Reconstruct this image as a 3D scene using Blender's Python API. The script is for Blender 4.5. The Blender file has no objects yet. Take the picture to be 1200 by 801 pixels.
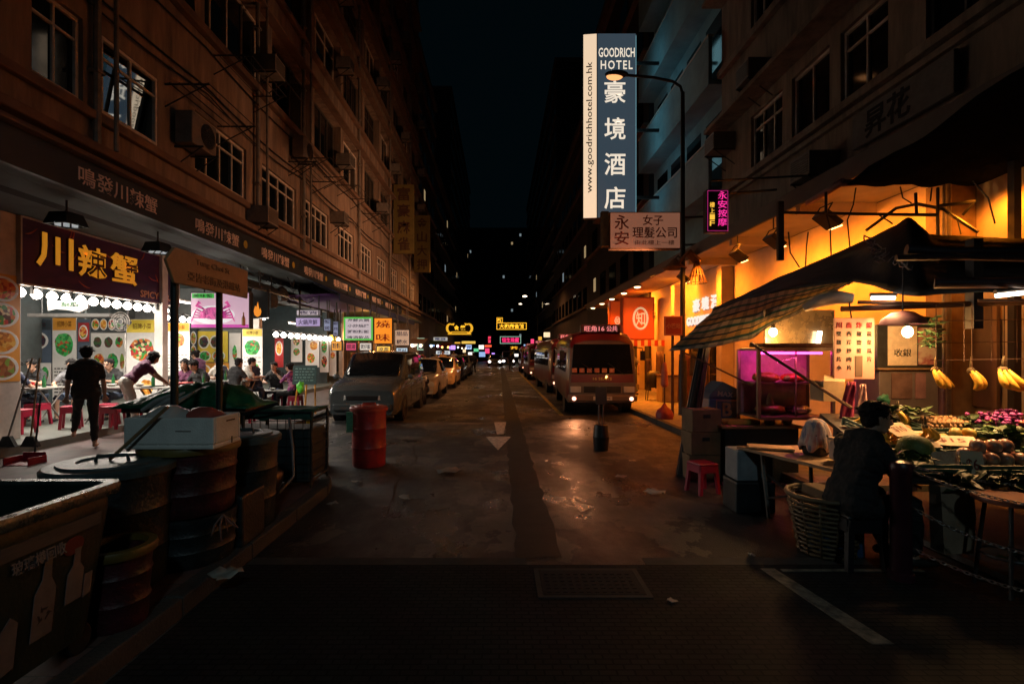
import bpy, math, random
from mathutils import Vector, Matrix, Euler
from mathutils.noise import noise as pnoise
R = math.radians
PI = math.pi
random.seed(7)
sc = bpy.context.scene
C = sc.collection
H, F, VX, VY = 1.7, 600.0, 585.0, 413.0      # eye height, focal length in photo pixels, vanishing point
def P(px, py, d):
 return Vector(((px - VX) * d / F, d, H - (py - VY) * d / F))
def XW(px, d):
 return (px - VX) * d / F
def ZW(py, d):
 return H - (py - VY) * d / F
_mats = {}
def mat(name, col, rough=0.6, metal=0.0, var=0.25, scale=6.0, bump=0.0, bscale=None, spec=0.5, trans=0.0, coat=0.0, stretch=None, col2=None):
 if name in _mats:
  return _mats[name]
 m = bpy.data.materials.new(name)
 m.use_nodes = True
 nt = m.node_tree
 b = nt.nodes['Principled BSDF']
 b.inputs['Roughness'].default_value = rough
 b.inputs['Metallic'].default_value = metal
 b.inputs['Specular IOR Level'].default_value = spec
 b.inputs['Transmission Weight'].default_value = trans
 b.inputs['Coat Weight'].default_value = coat
 tc = nt.nodes.new('ShaderNodeTexCoord')
 mp = nt.nodes.new('ShaderNodeMapping')
 if stretch:
  mp.inputs['Scale'].default_value = stretch
 nt.links.new(tc.outputs['Object'], mp.inputs['Vector'])
 n = nt.nodes.new('ShaderNodeTexNoise')
 n.inputs['Scale'].default_value = scale
 n.inputs['Detail'].default_value = 5
 n.inputs['Roughness'].default_value = 0.65
 nt.links.new(mp.outputs['Vector'], n.inputs['Vector'])
 r = nt.nodes.new('ShaderNodeMapRange')
 r.inputs['From Min'].default_value = 0.3
 r.inputs['From Max'].default_value = 0.7
 nt.links.new(n.outputs['Fac'], r.inputs['Value'])
 mx = nt.nodes.new('ShaderNodeMix')
 mx.data_type = 'RGBA'
 c = list(col)[:3]
 lo = [x * (1 - var) for x in c] if col2 is None else list(col2)
 hi = [min(1, x * (1 + var * 0.6)) for x in c]
 mx.inputs['A'].default_value = (*lo, 1)
 mx.inputs['B'].default_value = (*hi, 1)
 nt.links.new(r.outputs['Result'], mx.inputs['Factor'])
 nt.links.new(mx.outputs['Result'], b.inputs['Base Color'])
 rr = nt.nodes.new('ShaderNodeMapRange')
 rr.inputs['To Min'].default_value = max(0.02, rough - 0.12 * min(1, var * 3))
 rr.inputs['To Max'].default_value = min(1, rough + 0.12 * min(1, var * 3))
 nt.links.new(n.outputs['Fac'], rr.inputs['Value'])
 nt.links.new(rr.outputs['Result'], b.inputs['Roughness'])
 if bump:
  n2 = nt.nodes.new('ShaderNodeTexNoise')
  n2.inputs['Scale'].default_value = bscale or scale * 5
  n2.inputs['Detail'].default_value = 4
  nt.links.new(mp.outputs['Vector'], n2.inputs['Vector'])
  bp = nt.nodes.new('ShaderNodeBump')
  bp.inputs['Strength'].default_value = bump
  bp.inputs['Distance'].default_value = 0.02
  nt.links.new(n2.outputs['Fac'], bp.inputs['Height'])
  nt.links.new(bp.outputs['Normal'], b.inputs['Normal'])
 _mats[name] = m
 return m
def emat(name, col, strength, sample=False, base=None):
 if name in _mats:
  return _mats[name]
 m = bpy.data.materials.new(name)
 m.use_nodes = True
 b = m.node_tree.nodes['Principled BSDF']
 b.inputs['Base Color'].default_value = (*(base or [0.5 * x for x in col]), 1)
 b.inputs['Emission Color'].default_value = (*col, 1)
 b.inputs['Emission Strength'].default_value = strength
 b.inputs['Roughness'].default_value = 0.4
 if not sample:
  m.cycles.emission_sampling = 'NONE'
 _mats[name] = m
 return m
def ramp_noise(name, cols, scale=10, rough=0.5, kind='VORONOI', emit=0.0, bump=0.0, stretch=None):
 """several colours in cells or blotches (food pictures, patterned cloth, rubbish)"""
 if name in _mats:
  return _mats[name]
 m = bpy.data.materials.new(name)
 m.use_nodes = True
 nt = m.node_tree
 b = nt.nodes['Principled BSDF']
 b.inputs['Roughness'].default_value = rough
 tc = nt.nodes.new('ShaderNodeTexCoord')
 mp = nt.nodes.new('ShaderNodeMapping')
 if stretch:
  mp.inputs['Scale'].default_value = stretch
 nt.links.new(tc.outputs['Object'], mp.inputs['Vector'])
 if kind == 'VORONOI':
  t = nt.nodes.new('ShaderNodeTexVoronoi')
  t.inputs['Scale'].default_value = scale
  sp = nt.nodes.new('ShaderNodeSeparateColor')
  nt.links.new(mp.outputs['Vector'], t.inputs['Vector'])
  nt.links.new(t.outputs['Color'], sp.inputs['Color'])
  out = sp.outputs['Red']
  ht = t.outputs['Distance']
 else:
  t = nt.nodes.new('ShaderNodeTexNoise')
  t.inputs['Scale'].default_value = scale
  t.inputs['Detail'].default_value = 3
  nt.links.new(mp.outputs['Vector'], t.inputs['Vector'])
  mr = nt.nodes.new('ShaderNodeMapRange')
  mr.inputs['From Min'].default_value = 0.25
  mr.inputs['From Max'].default_value = 0.75
  nt.links.new(t.outputs['Fac'], mr.inputs['Value'])
  out = mr.outputs['Result']
  ht = t.outputs['Fac']
 cr = nt.nodes.new('ShaderNodeValToRGB')
 cr.color_ramp.interpolation = 'CONSTANT' if kind == 'VORONOI' else 'LINEAR'
 els = cr.color_ramp.elements
 while len(els) < len(cols):
  els.new(0.5)
 for i, c in enumerate(cols):
  els[i].position = i / len(cols) if kind == 'VORONOI' else i / max(1, len(cols) - 1)
  els[i].color = (*c, 1)
 nt.links.new(out, cr.inputs['Fac'])
 nt.links.new(cr.outputs['Color'], b.inputs['Base Color'])
 if emit:
  nt.links.new(cr.outputs['Color'], b.inputs['Emission Color'])
  b.inputs['Emission Strength'].default_value = emit
  m.cycles.emission_sampling = 'NONE'
 if bump:
  bp = nt.nodes.new('ShaderNodeBump')
  bp.inputs['Strength'].default_value = bump
  nt.links.new(ht, bp.inputs['Height'])
  nt.links.new(bp.outputs['Normal'], b.inputs['Normal'])
 _mats[name] = m
 return m
ORG = {}
def thing(name, label, cat, loc=(0, 0, 0), rz=0.0, group=None):
 o = bpy.data.objects.new(name, None)
 C.objects.link(o)
 o.location = loc
 o.rotation_euler = (0, 0, rz)
 o.empty_display_size = 0.2
 o['label'] = label
 o['category'] = cat
 if group:
  o['group'] = group
 ORG[o.name] = Vector(loc)
 return o
def tag(o, label, cat, group=None):
 o['label'] = label
 o['category'] = cat
 if group:
  o['group'] = group
 return o
def kind(o, k):
 o['kind'] = k
 return o
def dup(root, loc, rz=None, label=None, scale=None):
 r = root.copy()
 C.objects.link(r)
 r.location = loc
 if rz is not None:
  r.rotation_euler = (0, 0, rz)
 if scale:
  r.scale = (scale, scale, scale)
 if label:
  r['label'] = label
 for ch in list(root.children):
  c = ch.copy()
  C.objects.link(c)
  c.parent = r
  for g in list(ch.children):
   d = g.copy()
   C.objects.link(d)
   d.parent = c
 return r
class MB:
 def __init__(self):
  self.v = []
  self.f = []
  self.mi = []
  self.cur = 0
  self.uv = {}
 def add(self, vs, fs, M=None):
  b = len(self.v)
  for p in vs:
   p = Vector(p)
   self.v.append(M @ p if M is not None else p)
  for q in fs:
   self.f.append(tuple(b + i for i in q))
   self.mi.append(self.cur)
  return self
 def box(self, x0, y0, z0, x1, y1, z1, M=None):
  x0, x1 = min(x0, x1), max(x0, x1)
  y0, y1 = min(y0, y1), max(y0, y1)
  z0, z1 = min(z0, z1), max(z0, z1)
  return self.add([(x0, y0, z0), (x1, y0, z0), (x1, y1, z0), (x0, y1, z0), (x0, y0, z1), (x1, y0, z1), (x1, y1, z1), (x0, y1, z1)],
      [(0, 3, 2, 1), (4, 5, 6, 7), (0, 1, 5, 4), (1, 2, 6, 5), (2, 3, 7, 6), (3, 0, 4, 7)], M)
 def cbox(self, c, s, rz=0, rx=0, ry=0):
  M = Matrix.Translation(Vector(c)) @ Euler((rx, ry, rz)).to_matrix().to_4x4()
  return self.box(-s[0] / 2, -s[1] / 2, -s[2] / 2, s[0] / 2, s[1] / 2, s[2] / 2, M)
 def cyl(self, p0, p1, r0, r1=None, n=12, caps=True):
  r1 = r0 if r1 is None else r1
  p0, p1 = Vector(p0), Vector(p1)
  a = (p1 - p0).normalized()
  u = a.orthogonal().normalized()
  w = a.cross(u)
  vs = []
  for p, r in ((p0, r0), (p1, r1)):
   for i in range(n):
    t = 2 * PI * i / n
    vs.append(p + (u * math.cos(t) + w * math.sin(t)) * r)
  fs = [(i, (i + 1) % n, n + (i + 1) % n, n + i) for i in range(n)]
  if caps:
   fs += [tuple(range(n - 1, -1, -1)), tuple(range(n, 2 * n))]
  return self.add(vs, fs)
 def tube(self, path, r, n=6, closed=False):
  path = [Vector(p) for p in path]
  if len(path) < 2:
   return self
  N = len(path)
  vs = []
  up = None
  for k, p in enumerate(path):
   if closed:
    t = path[(k + 1) % N] - path[k - 1]
   else:
    t = path[min(k + 1, N - 1)] - path[max(k - 1, 0)]
   t.normalize()
   if up is None:
    up = t.orthogonal().normalized()
   u = (up - t * up.dot(t))
   u = u.normalized() if u.length > 1e-6 else t.orthogonal().normalized()
   up = u
   w = t.cross(u)
   rr = r[k] if isinstance(r, (list, tuple)) else r
   for i in range(n):
    a = 2 * PI * i / n
    vs.append(p + (u * math.cos(a) + w * math.sin(a)) * rr)
  fs = []
  for k in range(N if closed else N - 1):
   b0, b1 = k * n, ((k + 1) % N) * n
   for i in range(n):
    fs.append((b0 + i, b0 + (i + 1) % n, b1 + (i + 1) % n, b1 + i))
  if not closed:
   fs += [tuple(range(n - 1, -1, -1)), tuple(range((N - 1) * n, N * n))]
  return self.add(vs, fs)
 def lathe(self, prof, c=(0, 0, 0), n=20, sx=1, sy=1, closed=True):
  vs = []
  for r, z in prof:
   for i in range(n):
    t = 2 * PI * i / n
    vs.append((c[0] + r * math.cos(t) * sx, c[1] + r * math.sin(t) * sy, c[2] + z))
  fs = []
  for k in range(len(prof) - 1):
   for i in range(n):
    fs.append((k * n + i, k * n + (i + 1) % n, (k + 1) * n + (i + 1) % n, (k + 1) * n + i))
  if closed:
   fs += [tuple(range(n - 1, -1, -1)), tuple(range((len(prof) - 1) * n, len(prof) * n))]
  return self.add(vs, fs)
 def ell(self, c, rx, ry=None, rz=None, n=10, m=7, M=None):
  ry = rx if ry is None else ry
  rz = rx if rz is None else rz
  vs = [(0, 0, -rz)]
  for j in range(1, m):
   a = -PI / 2 + PI * j / m
   for i in range(n):
    t = 2 * PI * i / n
    vs.append((rx * math.cos(a) * math.cos(t), ry * math.cos(a) * math.sin(t), rz * math.sin(a)))
  vs.append((0, 0, rz))
  fs = [(0, 1 + (i + 1) % n, 1 + i) for i in range(n)]
  for j in range(m - 2):
   for i in range(n):
    fs.append((1 + j * n + i, 1 + j * n + (i + 1) % n, 1 + (j + 1) * n + (i + 1) % n, 1 + (j + 1) * n + i))
  top = len(vs) - 1
  b = 1 + (m - 2) * n
  fs += [(b + i, b + (i + 1) % n, top) for i in range(n)]
  T = Matrix.Translation(Vector(c))
  if M is not None:
   T = T @ M
  return self.add(vs, fs, T)
 def prism(self, poly, a0, a1, axis='x'):
  """poly in the plane across the axis: 'x' -> (y,z), 'y' -> (x,z), 'z' -> (x,y)"""
  def mk(a, q):
   return {'x': (a, q[0], q[1]), 'y': (q[0], a, q[1]), 'z': (q[0], q[1], a)}[axis]
  n = len(poly)
  vs = [mk(a0, q) for q in poly] + [mk(a1, q) for q in poly]
  fs = [(i, (i + 1) % n, n + (i + 1) % n, n + i) for i in range(n)] + [tuple(range(n - 1, -1, -1)), tuple(range(n, 2 * n))]
  return self.add(vs, fs)
 def slab(self, pts, th):
  """a polygon with thickness along its normal"""
  pts = [Vector(p) for p in pts]
  nrm = (pts[1] - pts[0]).cross(pts[2] - pts[0]).normalized()
  n = len(pts)
  vs = pts + [p - nrm * th for p in pts]
  fs = [tuple(range(n)), tuple(range(2 * n - 1, n - 1, -1))] + [(i, n + i, n + (i + 1) % n, (i + 1) % n) for i in range(n)]
  return self.add(vs, fs)
 def grid(self, rows):
  """rows of points -> quads"""
  n = len(rows[0])
  vs = [p for r in rows for p in r]
  fs = []
  for j in range(len(rows) - 1):
   for i in range(n - 1):
    fs.append((j * n + i, j * n + i + 1, (j + 1) * n + i + 1, (j + 1) * n + i))
  return self.add(vs, fs)
 def frame(self, a, b, w, t, plane='x', at=0.0, bars=(), hbars=()):
  """rectangular frame: a=(u0,z0) b=(u1,z1); plane 'x' lies in yz at x=at, 'y' lies in xz at y=at; centred thickness t"""
  def bx(u0, z0, u1, z1, tt=t):
   if plane == 'x':
    self.box(at - tt / 2, u0, z0, at + tt / 2, u1, z1)
   else:
    self.box(u0, at - tt / 2, z0, u1, at + tt / 2, z1)
  (u0, z0), (u1, z1) = a, b
  bx(u0, z0, u1, z0 + w)
  bx(u0, z1 - w, u1, z1)
  bx(u0, z0 + w, u0 + w, z1 - w)
  bx(u1 - w, z0 + w, u1, z1 - w)
  for u in bars:
   bx(u - w * .35, z0 + w, u + w * .35, z1 - w, t * .8)
  for z in hbars:
   bx(u0 + w, z - w * .35, u1 - w, z + w * .35, t * .7)
  return self
 def build(self, name, mats, parent=None, smooth=False, bevel=0.0, world=False, thick=0.0, seg=2):
  me = bpy.data.meshes.new(name)
  off = Vector((0, 0, 0))
  if parent is not None and world:
   off = ORG.get(parent.name, Vector((0, 0, 0)))
  me.from_pydata([tuple(p - off) for p in self.v], [], self.f)
  if not isinstance(mats, (list, tuple)):
   mats = [mats]
  for m in mats:
   me.materials.append(m)
  if len(mats) > 1:
   me.polygons.foreach_set('material_index', self.mi)
  if smooth:
   me.polygons.foreach_set('use_smooth', [True] * len(me.polygons))
  me.update()
  o = bpy.data.objects.new(name, me)
  C.objects.link(o)
  if parent is not None:
   o.parent = parent
   ORG[o.name] = ORG.get(parent.name, Vector((0, 0, 0)))
  else:
   ORG[o.name] = Vector((0, 0, 0))
  if smooth and smooth != 'full':
   es = o.modifiers.new('split', 'EDGE_SPLIT')
   es.split_angle = R(38)
  if thick:
   so = o.modifiers.new('solid', 'SOLIDIFY')
   so.thickness = thick
   so.offset = 0
  if bevel:
   bv = o.modifiers.new('bevel', 'BEVEL')
   bv.width = bevel
   bv.segments = seg
   bv.limit_method = 'ANGLE'
   bv.angle_limit = R(40)
  return o
_txt = {}
def text_geo(s, offset=0.0, extrude=0.0, spacing=1.0, lines=1.0):
 key = (s, offset, extrude, spacing, lines)
 if key in _txt:
  return _txt[key]
 cu = bpy.data.curves.new('lettering', 'FONT')
 cu.body = s
 cu.offset = offset
 cu.extrude = extrude
 cu.resolution_u = 2
 cu.space_character = spacing
 cu.space_line = lines
 cu.align_x = 'CENTER'
 o = bpy.data.objects.new('lettering', cu)
 C.objects.link(o)
 bpy.context.view_layer.update()
 dg = bpy.context.evaluated_depsgraph_get()
 me = bpy.data.meshes.new_from_object(o.evaluated_get(dg))
 vs = [v.co.copy() for v in me.vertices]
 fs = [tuple(p.vertices) for p in me.polygons]
 bpy.data.objects.remove(o)
 bpy.data.curves.remove(cu)
 bpy.data.meshes.remove(me)
 xs = [v.x for v in vs]
 ys = [v.y for v in vs]
 b = (min(xs), min(ys), max(xs), max(ys))
 _txt[key] = (vs, fs, b)
 return _txt[key]
def face_m(facing):
 """rotation taking text (x right, y up, z out) to a facing"""
 if isinstance(facing, (int, float)):
  return Matrix.Rotation(facing, 4, 'Z') @ Matrix.Rotation(PI / 2, 4, 'X')
 a = {'-y': 0, '+x': PI / 2, '-x': -PI / 2, '+y': PI}[facing]
 return Matrix.Rotation(a, 4, 'Z') @ Matrix.Rotation(PI / 2, 4, 'X')
def letter(mb, s, c, w, h, facing='-y', offset=0.0, depth=0.004, roll=0.0, keep=False, spacing=1.0, lines=1.0):
 """adds lettering to a mesh builder, fitted to a w x h box centred on c and looking along `facing`"""
 vs, fs, b = text_geo(s, offset, 0.01, spacing, lines)
 sx = w / max(1e-6, b[2] - b[0])
 sy = h / max(1e-6, b[3] - b[1])
 if keep:
  sx = sy = min(sx, sy)
 cx, cy = (b[0] + b[2]) / 2, (b[1] + b[3]) / 2
 M = Matrix.Translation(Vector(c)) @ face_m(facing) @ Matrix.Rotation(roll, 4, 'Z')
 mb.add([((v.x - cx) * sx, (v.y - cy) * sy, v.z / 0.01 * depth) for v in vs], fs, M)
 return mb
def light(name, typ, loc, energy, col, size=0.2, aim=None, spot=None, blend=0.5, size_y=None, shape=None):
 l = bpy.data.lights.new(name, typ)
 l.energy = energy
 l.color = col
 if typ == 'AREA':
  l.size = size
  if size_y:
   l.shape = 'RECTANGLE'
   l.size_y = size_y
 elif typ in ('POINT', 'SPOT'):
  l.shadow_soft_size = size
 if typ == 'SPOT':
  l.spot_size = spot or R(120)
  l.spot_blend = blend
 o = bpy.data.objects.new(name, l)
 C.objects.link(o)
 o.location = loc
 if aim is not None:
  dv = Vector(aim) - Vector(loc)
  o.rotation_euler = dv.to_track_quat('-Z', 'Y').to_euler()
 return o
ORD = ['nearest', 'second', 'third', 'fourth', 'fifth', 'sixth', 'seventh', 'eighth', 'ninth', 'tenth', 'eleventh', 'twelfth', 'thirteenth', 'fourteenth']
def capsule_geo(p0, r0, p1, r1, n=12):
 """tapered capsule with round ends"""
 p0, p1 = Vector(p0), Vector(p1)
 a = p1 - p0
 a = a.normalized() if a.length > 1e-6 else Vector((0, 0, 1))
 u = a.orthogonal().normalized()
 w = a.cross(u)
 rings = []
 for k in range(1, 4):
  t = -PI / 2 + PI / 2 * k / 3
  rings.append((p0 + a * (r0 * math.sin(t)), r0 * math.cos(t)))
 for k in range(0, 3):
  t = PI / 2 * k / 3
  rings.append((p1 + a * (r1 * math.sin(t)), r1 * math.cos(t)))
 vs = [p0 - a * r0]
 for c, r in rings:
  for i in range(n):
   t = 2 * PI * i / n
   vs.append(c + (u * math.cos(t) + w * math.sin(t)) * r)
 vs.append(p1 + a * r1)
 fs = [(0, 1 + (i + 1) % n, 1 + i) for i in range(n)]
 for k in range(len(rings) - 1):
  for i in range(n):
   fs.append((1 + k * n + i, 1 + k * n + (i + 1) % n, 1 + (k + 1) * n + (i + 1) % n, 1 + (k + 1) * n + i))
 b = 1 + (len(rings) - 1) * n
 fs += [(b + i, b + (i + 1) % n, len(vs) - 1) for i in range(n)]
 return vs, fs
def seg_dist(q, p0, r0, p1, r1):
 d = p1 - p0
 L = d.length_squared
 t = 0 if L < 1e-9 else max(0, min(1, (q - p0).dot(d) / L))
 return (q - (p0 + d * t)).length - (r0 + (r1 - r0) * t)
def ik(S, T, a, b, pole):
 S, T = Vector(S), Vector(T)
 d = T - S
 L = d.length
 mx = (a + b) * 0.995
 if L > mx:
  T = S + d * (mx / L)
  d = T - S
  L = mx
 x = (a * a - b * b + L * L) / (2 * L)
 h = math.sqrt(max(0, a * a - x * x))
 u = d.normalized()
 p = Vector(pole)
 p = p - u * p.dot(u)
 p = p.normalized() if p.length > 1e-6 else u.orthogonal().normalized()
 return S + u * x + p * h, T
def person(label, loc, face, pelvis, chest, hands, feet, mats, head=(0, 0), hair='short', group=None, k=1.0, voxel=0.014, sleeve='short', legs='long',
 knee=((0, 1, 0.3), (0, 1, 0.3)), elbow=((-1, -.6, -.6), (1, -.6, -.6)), female=False, seat=False, shoes=True, fingers=True, lean_neck=0.05):
 """local frame: forward +Y, right +X, ground z=0; pelvis and chest (base of the neck) are points; hands/feet are wrist and ankle targets"""
 sk, sh, tr, hr, so = mats['skin'], mats['shirt'], mats['legs'], mats['hair'], mats['shoe']
 root = thing('person', label, 'person', loc, face, group)
 caps = []                       # p0, r0, p1, r1, material slot
 SK, SH, TR, SO = 0, 1, 2, 3
 def cap(p0, r0, p1, r1, m):
  caps.append((Vector(p0), r0 * k, Vector(p1), r1 * k, m))
 pv, ch = Vector(pelvis), Vector(chest)
 up = (ch - pv).normalized()
 side = Vector((1, 0, 0))
 fwd = up.cross(side) * -1
 fwd = side.cross(up) * -1 if fwd.y < 0 else fwd
 if fwd.y < 0:
  fwd = -fwd
 swid = 0.155 if female else 0.18
 for i in range(7):
  t = i / 6
  c = pv.lerp(ch, t) + fwd * (0.015 * math.sin(PI * t))
  wd = [(.085, .115), (.08, .118), (.068, .108), (.07, .108), (.095, .112), (.10, .105), (.085, .075)][i]
  if female:
   wd = [(.095, .115), (.085, .112), (.055, .095), (.055, .095), (.075, .105), (.085, .095), (.075, .062)][i]
  m = TR if i == 0 else SH
  cap(c - side * wd[0] * k, wd[1], c + side * wd[0] * k, wd[1], m)
 if female:
  for s in (-1, 1):
   c = pv.lerp(ch, .68) + fwd * .075 + side * .06 * s
   cap(c, .062, c + up * .03, .05, SH)
 sl = [ch - up * .055 * k + side * s * swid * k for s in (-1, 1)]
 for s in (0, 1):
  cap(ch - up * .03 * k, .06, sl[s], .062, SH)
 yaw, pit = head
 hd = Matrix.Rotation(yaw, 3, 'Z') @ Matrix.Rotation(-pit, 3, 'X')
 nk = ch + (up * .07 + fwd * lean_neck) * k
 cap(ch - up * .02 * k, .062, nk, .052, SK)
 hc = nk + (Vector((0, 0, .10)) * .75 + up * .03) * k + hd @ Vector((0, .035, 0)) * k
 def hp(x, y, z):
  return hc + (hd @ Vector((x, y, z))) * k
 cap(hp(0, -.018, .035), .082, hp(0, .012, .04), .08, SK)         # skull
 cap(hp(0, .02, .0), .072, hp(0, .035, -.055), .055, SK)          # face
 cap(hp(-.025, .045, -.085), .028, hp(.025, .045, -.085), .028, SK)  # jaw
 cap(hp(0, .055, -.098), .02, hp(0, .06, -.098), .02, SK)         # chin
 cap(nk, .05, hp(0, 0, -.05), .052, SK)
 cap(hp(0, .088, .012), .009, hp(0, .108, -.03), .014, SK)        # nose
 cap(hp(-.012, .1, -.034), .009, hp(.012, .1, -.034), .009, SK)
 cap(hp(-.035, .083, .03), .011, hp(.035, .083, .03), .011, SK)   # brow
 cap(hp(-.02, .085, -.062), .010, hp(.02, .085, -.062), .010, SK)  # lips
 for s in (-1, 1):
  cap(hp(.078 * s, -.005, .015), .012, hp(.08 * s, -.012, -.03), .010, SK)   # ears
  cap(hp(.086 * s, -.02, .02), .008, hp(.083 * s, -.016, -.02), .007, SK)
 for s in (0, 1):
  sg = -1 if s == 0 else 1
  el, wr = ik(sl[s], hands[s], .285 * k, .25 * k, elbow[s])
  mid = sl[s].lerp(el, .62)
  fs_ = .9 if female else 1
  if sleeve == 'long':
   cap(sl[s], .06 * fs_, el, .046 * fs_, SH)
   cap(el, .046 * fs_, el.lerp(wr, .92), .036 * fs_, SH)
  else:
   cap(sl[s], .06 * fs_, mid, .056 * fs_, SH)
   cap(mid, .042 * fs_, el, .037 * fs_, SK)
  cap(el, .039 * fs_, el.lerp(wr, .35), .04 * fs_, SK)
  cap(el.lerp(wr, .35), .04 * fs_, wr, .026 * fs_, SK)
  fd = (wr - el).normalized()
  dn = Vector((0, 0, -1))
  lat = fd.cross(dn)
  lat = lat.normalized() if lat.length > .05 else Vector((1, 0, 0))
  dn = lat.cross(fd) * -1 if lat.cross(fd).z > 0 else lat.cross(fd)
  for q in (-1, 0, 1):
   cap(wr, .02, wr + (fd * .075 + lat * .022 * q) * k, .0155, SK)
  if fingers:
   for q, (ln, of) in enumerate(((.062, -.032), (.072, -.011), (.067, .011), (.052, .031))):
    b0 = wr + (fd * .07 + lat * of) * k
    b1 = b0 + (fd * ln * .55 + dn * ln * .22) * k
    b2 = b1 + (fd * ln * .2 + dn * ln * .5) * k
    cap(b0, .0105, b1, .0092, SK)
    cap(b1, .0092, b2, .008, SK)
   tb = wr + (fd * .02 - lat * .02 * sg) * k
   t1 = tb + (fd * .035 - lat * .035 * sg + dn * .012) * k
   t2 = t1 + (fd * .032 - lat * .004 * sg + dn * .012) * k
   cap(tb, .015, t1, .0115, SK)
   cap(t1, .0115, t2, .0095, SK)
 for s in (0, 1):
  sg = -1 if s == 0 else 1
  hip = pv + side * .092 * sg * k - up * .02 * k
  kn, an = ik(hip, feet[s], .43 * k, .42 * k, knee[s])
  cap(hip, .088, hip.lerp(kn, .4), .082, TR)
  cap(hip.lerp(kn, .4), .082, kn, .058, TR)
  m2 = TR if legs == 'long' else SK
  cap(kn, .057, kn.lerp(an, .35), .058 if legs == 'long' else .052, m2)
  cap(kn.lerp(an, .35), .058 if legs == 'long' else .052, kn.lerp(an, .85), .044 if legs == 'long' else .034, m2)
  cap(kn.lerp(an, .8), .034, an, .034, SK)
  toe = an + Vector((.03 * sg, .15, -.045)) * k
  fm = SO if shoes else SK
  cap(an + Vector((0, -.035, -.035)) * k, .036, an + Vector((.01 * sg, .06, -.04)) * k, .036, fm)
  cap(an + Vector((.01 * sg, .06, -.042)) * k, .036, toe, .028, fm)
 vs, fs = [], []
 for c in caps:
  v, f = capsule_geo(*c[:4])
  b = len(vs)
  vs += v
  fs += [tuple(b + i for i in q) for q in f]
 me = bpy.data.meshes.new('body')
 me.from_pydata([tuple(v) for v in vs], [], fs)
 o = bpy.data.objects.new('body', me)
 C.objects.link(o)
 rm = o.modifiers.new('r', 'REMESH')
 rm.mode = 'VOXEL'
 rm.voxel_size = voxel
 sm = o.modifiers.new('s', 'SMOOTH')
 sm.factor = .5
 sm.iterations = 2
 dg = bpy.context.evaluated_depsgraph_get()
 me2 = bpy.data.meshes.new_from_object(o.evaluated_get(dg))
 o.modifiers.clear()
 o.data = me2
 bpy.data.meshes.remove(me)
 me2.name = 'body'
 for m in (sk, sh, tr, so):
  me2.materials.append(m)
 big = [(c[0], c[1], c[2], c[3], c[4], (c[0] + c[2]) / 2, (c[0] - c[2]).length / 2 + max(c[1], c[3])) for c in caps]
 idx = []
 vco = me2.vertices
 for p in me2.polygons:
  q = vco[p.vertices[0]].co
  best, bm = 9, 0
  for c in big:
   if (q - c[5]).length - c[6] > best:
    continue
   dd = seg_dist(q, c[0], c[1], c[2], c[3])
   if dd < best:
    best, bm = dd, c[4]
  idx.append(bm)
 me2.polygons.foreach_set('material_index', idx)
 me2.polygons.foreach_set('use_smooth', [True] * len(me2.polygons))
 cl = {}
 for p in me2.polygons:
  if idx[p.index] in (SH, TR):
   for v_ in p.vertices:
    cl[v_] = p.normal
 sd = Vector((loc[0] * 3.1, loc[1] * 1.7, 0))
 for v_, nm_ in cl.items():                      # folds in the cloth only
  q = vco[v_].co + sd
  vco[v_].co += nm_ * (.012 * pnoise(Vector((q.x * 13, q.y * 13, q.z * 8))) + .007 * pnoise(q * 31) + .006)
 o.parent = root
 hb = MB()
 M = hd.to_4x4()
 hb.ell(hp(0, -.022, .052), .094 * k, .108 * k, .088 * k, 30, 20, M)
 hb.ell(hp(0, -.05, .0), .082 * k, .06 * k, .085 * k, 14, 10, M)
 if hair == 'short':
  hb.ell(hp(0, .028, .098), .07 * k, .05 * k, .036 * k, 12, 8, M)
 random.seed(int(abs(loc[0] * 100)))
 for _ in range(70):                             # loose tufts break the outline
  a_, e_ = random.uniform(.4, 2 * PI - .4) + PI / 2, random.uniform(-.3, 1.3)
  d_ = hd @ Vector((math.cos(a_) * math.cos(e_), math.sin(a_) * math.cos(e_), math.sin(e_)))
  p_ = hp(0, -.022, .052) + Vector((d_.x * .088, d_.y * .1, d_.z * .08)) * k
  hb.cyl(p_, p_ + (d_ + Vector((random.uniform(-.9, .9), random.uniform(-.9, .9), -.5))) * .028 * k, .010 * k, .001, 5)
 if hair == 'bun':
  hb.ell(hp(0, -.13, .06), .045 * k, .045 * k, .045 * k, 10, 7, M)
 if hair == 'long':
  hb.ell(hp(0, -.075, -.10), .085 * k, .05 * k, .16 * k, 14, 10, M)
  for s in (-1, 1):
   hb.ell(hp(.075 * s, -.02, -.05), .025 * k, .05 * k, .10 * k, 8, 8, M)
 for i, v in enumerate(hb.v):
  n_ = pnoise(v * 30) * .010 + pnoise(v * 75) * .008
  hb.v[i] = v + (v - hc).normalized() * n_
 hb.build('hair', hr, root, smooth='full')
 if mats.get('glasses'):
  gb = MB()
  for s in (-1, 1):
   c = hp(.034 * s, .098, .012)
   gb.tube([c + hd @ Vector((.026 * k * math.cos(a), 0, .019 * k * math.sin(a))) for a in [2 * PI * j / 12 for j in range(12)]], .0035, 5, True)
   gb.tube([hp(.06 * s, .095, .018), hp(.082 * s, .05, .02), hp(.084 * s, -.01, .02)], .003, 4)
  gb.tube([hp(-.009, .1, .014), hp(.009, .1, .014)], .003, 4)
  gb.build('glasses', mats['glasses'], root)
 eb = MB()
 for s in (-1, 1):
  eb.ell(hp(.031 * s, .081, .012), .013 * k, .009 * k, .008 * k, 8, 6, M)
 eb.build('eyes', mat('eye_dark', (.03, .02, .02), .15), root, smooth='full')
 return root
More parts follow.
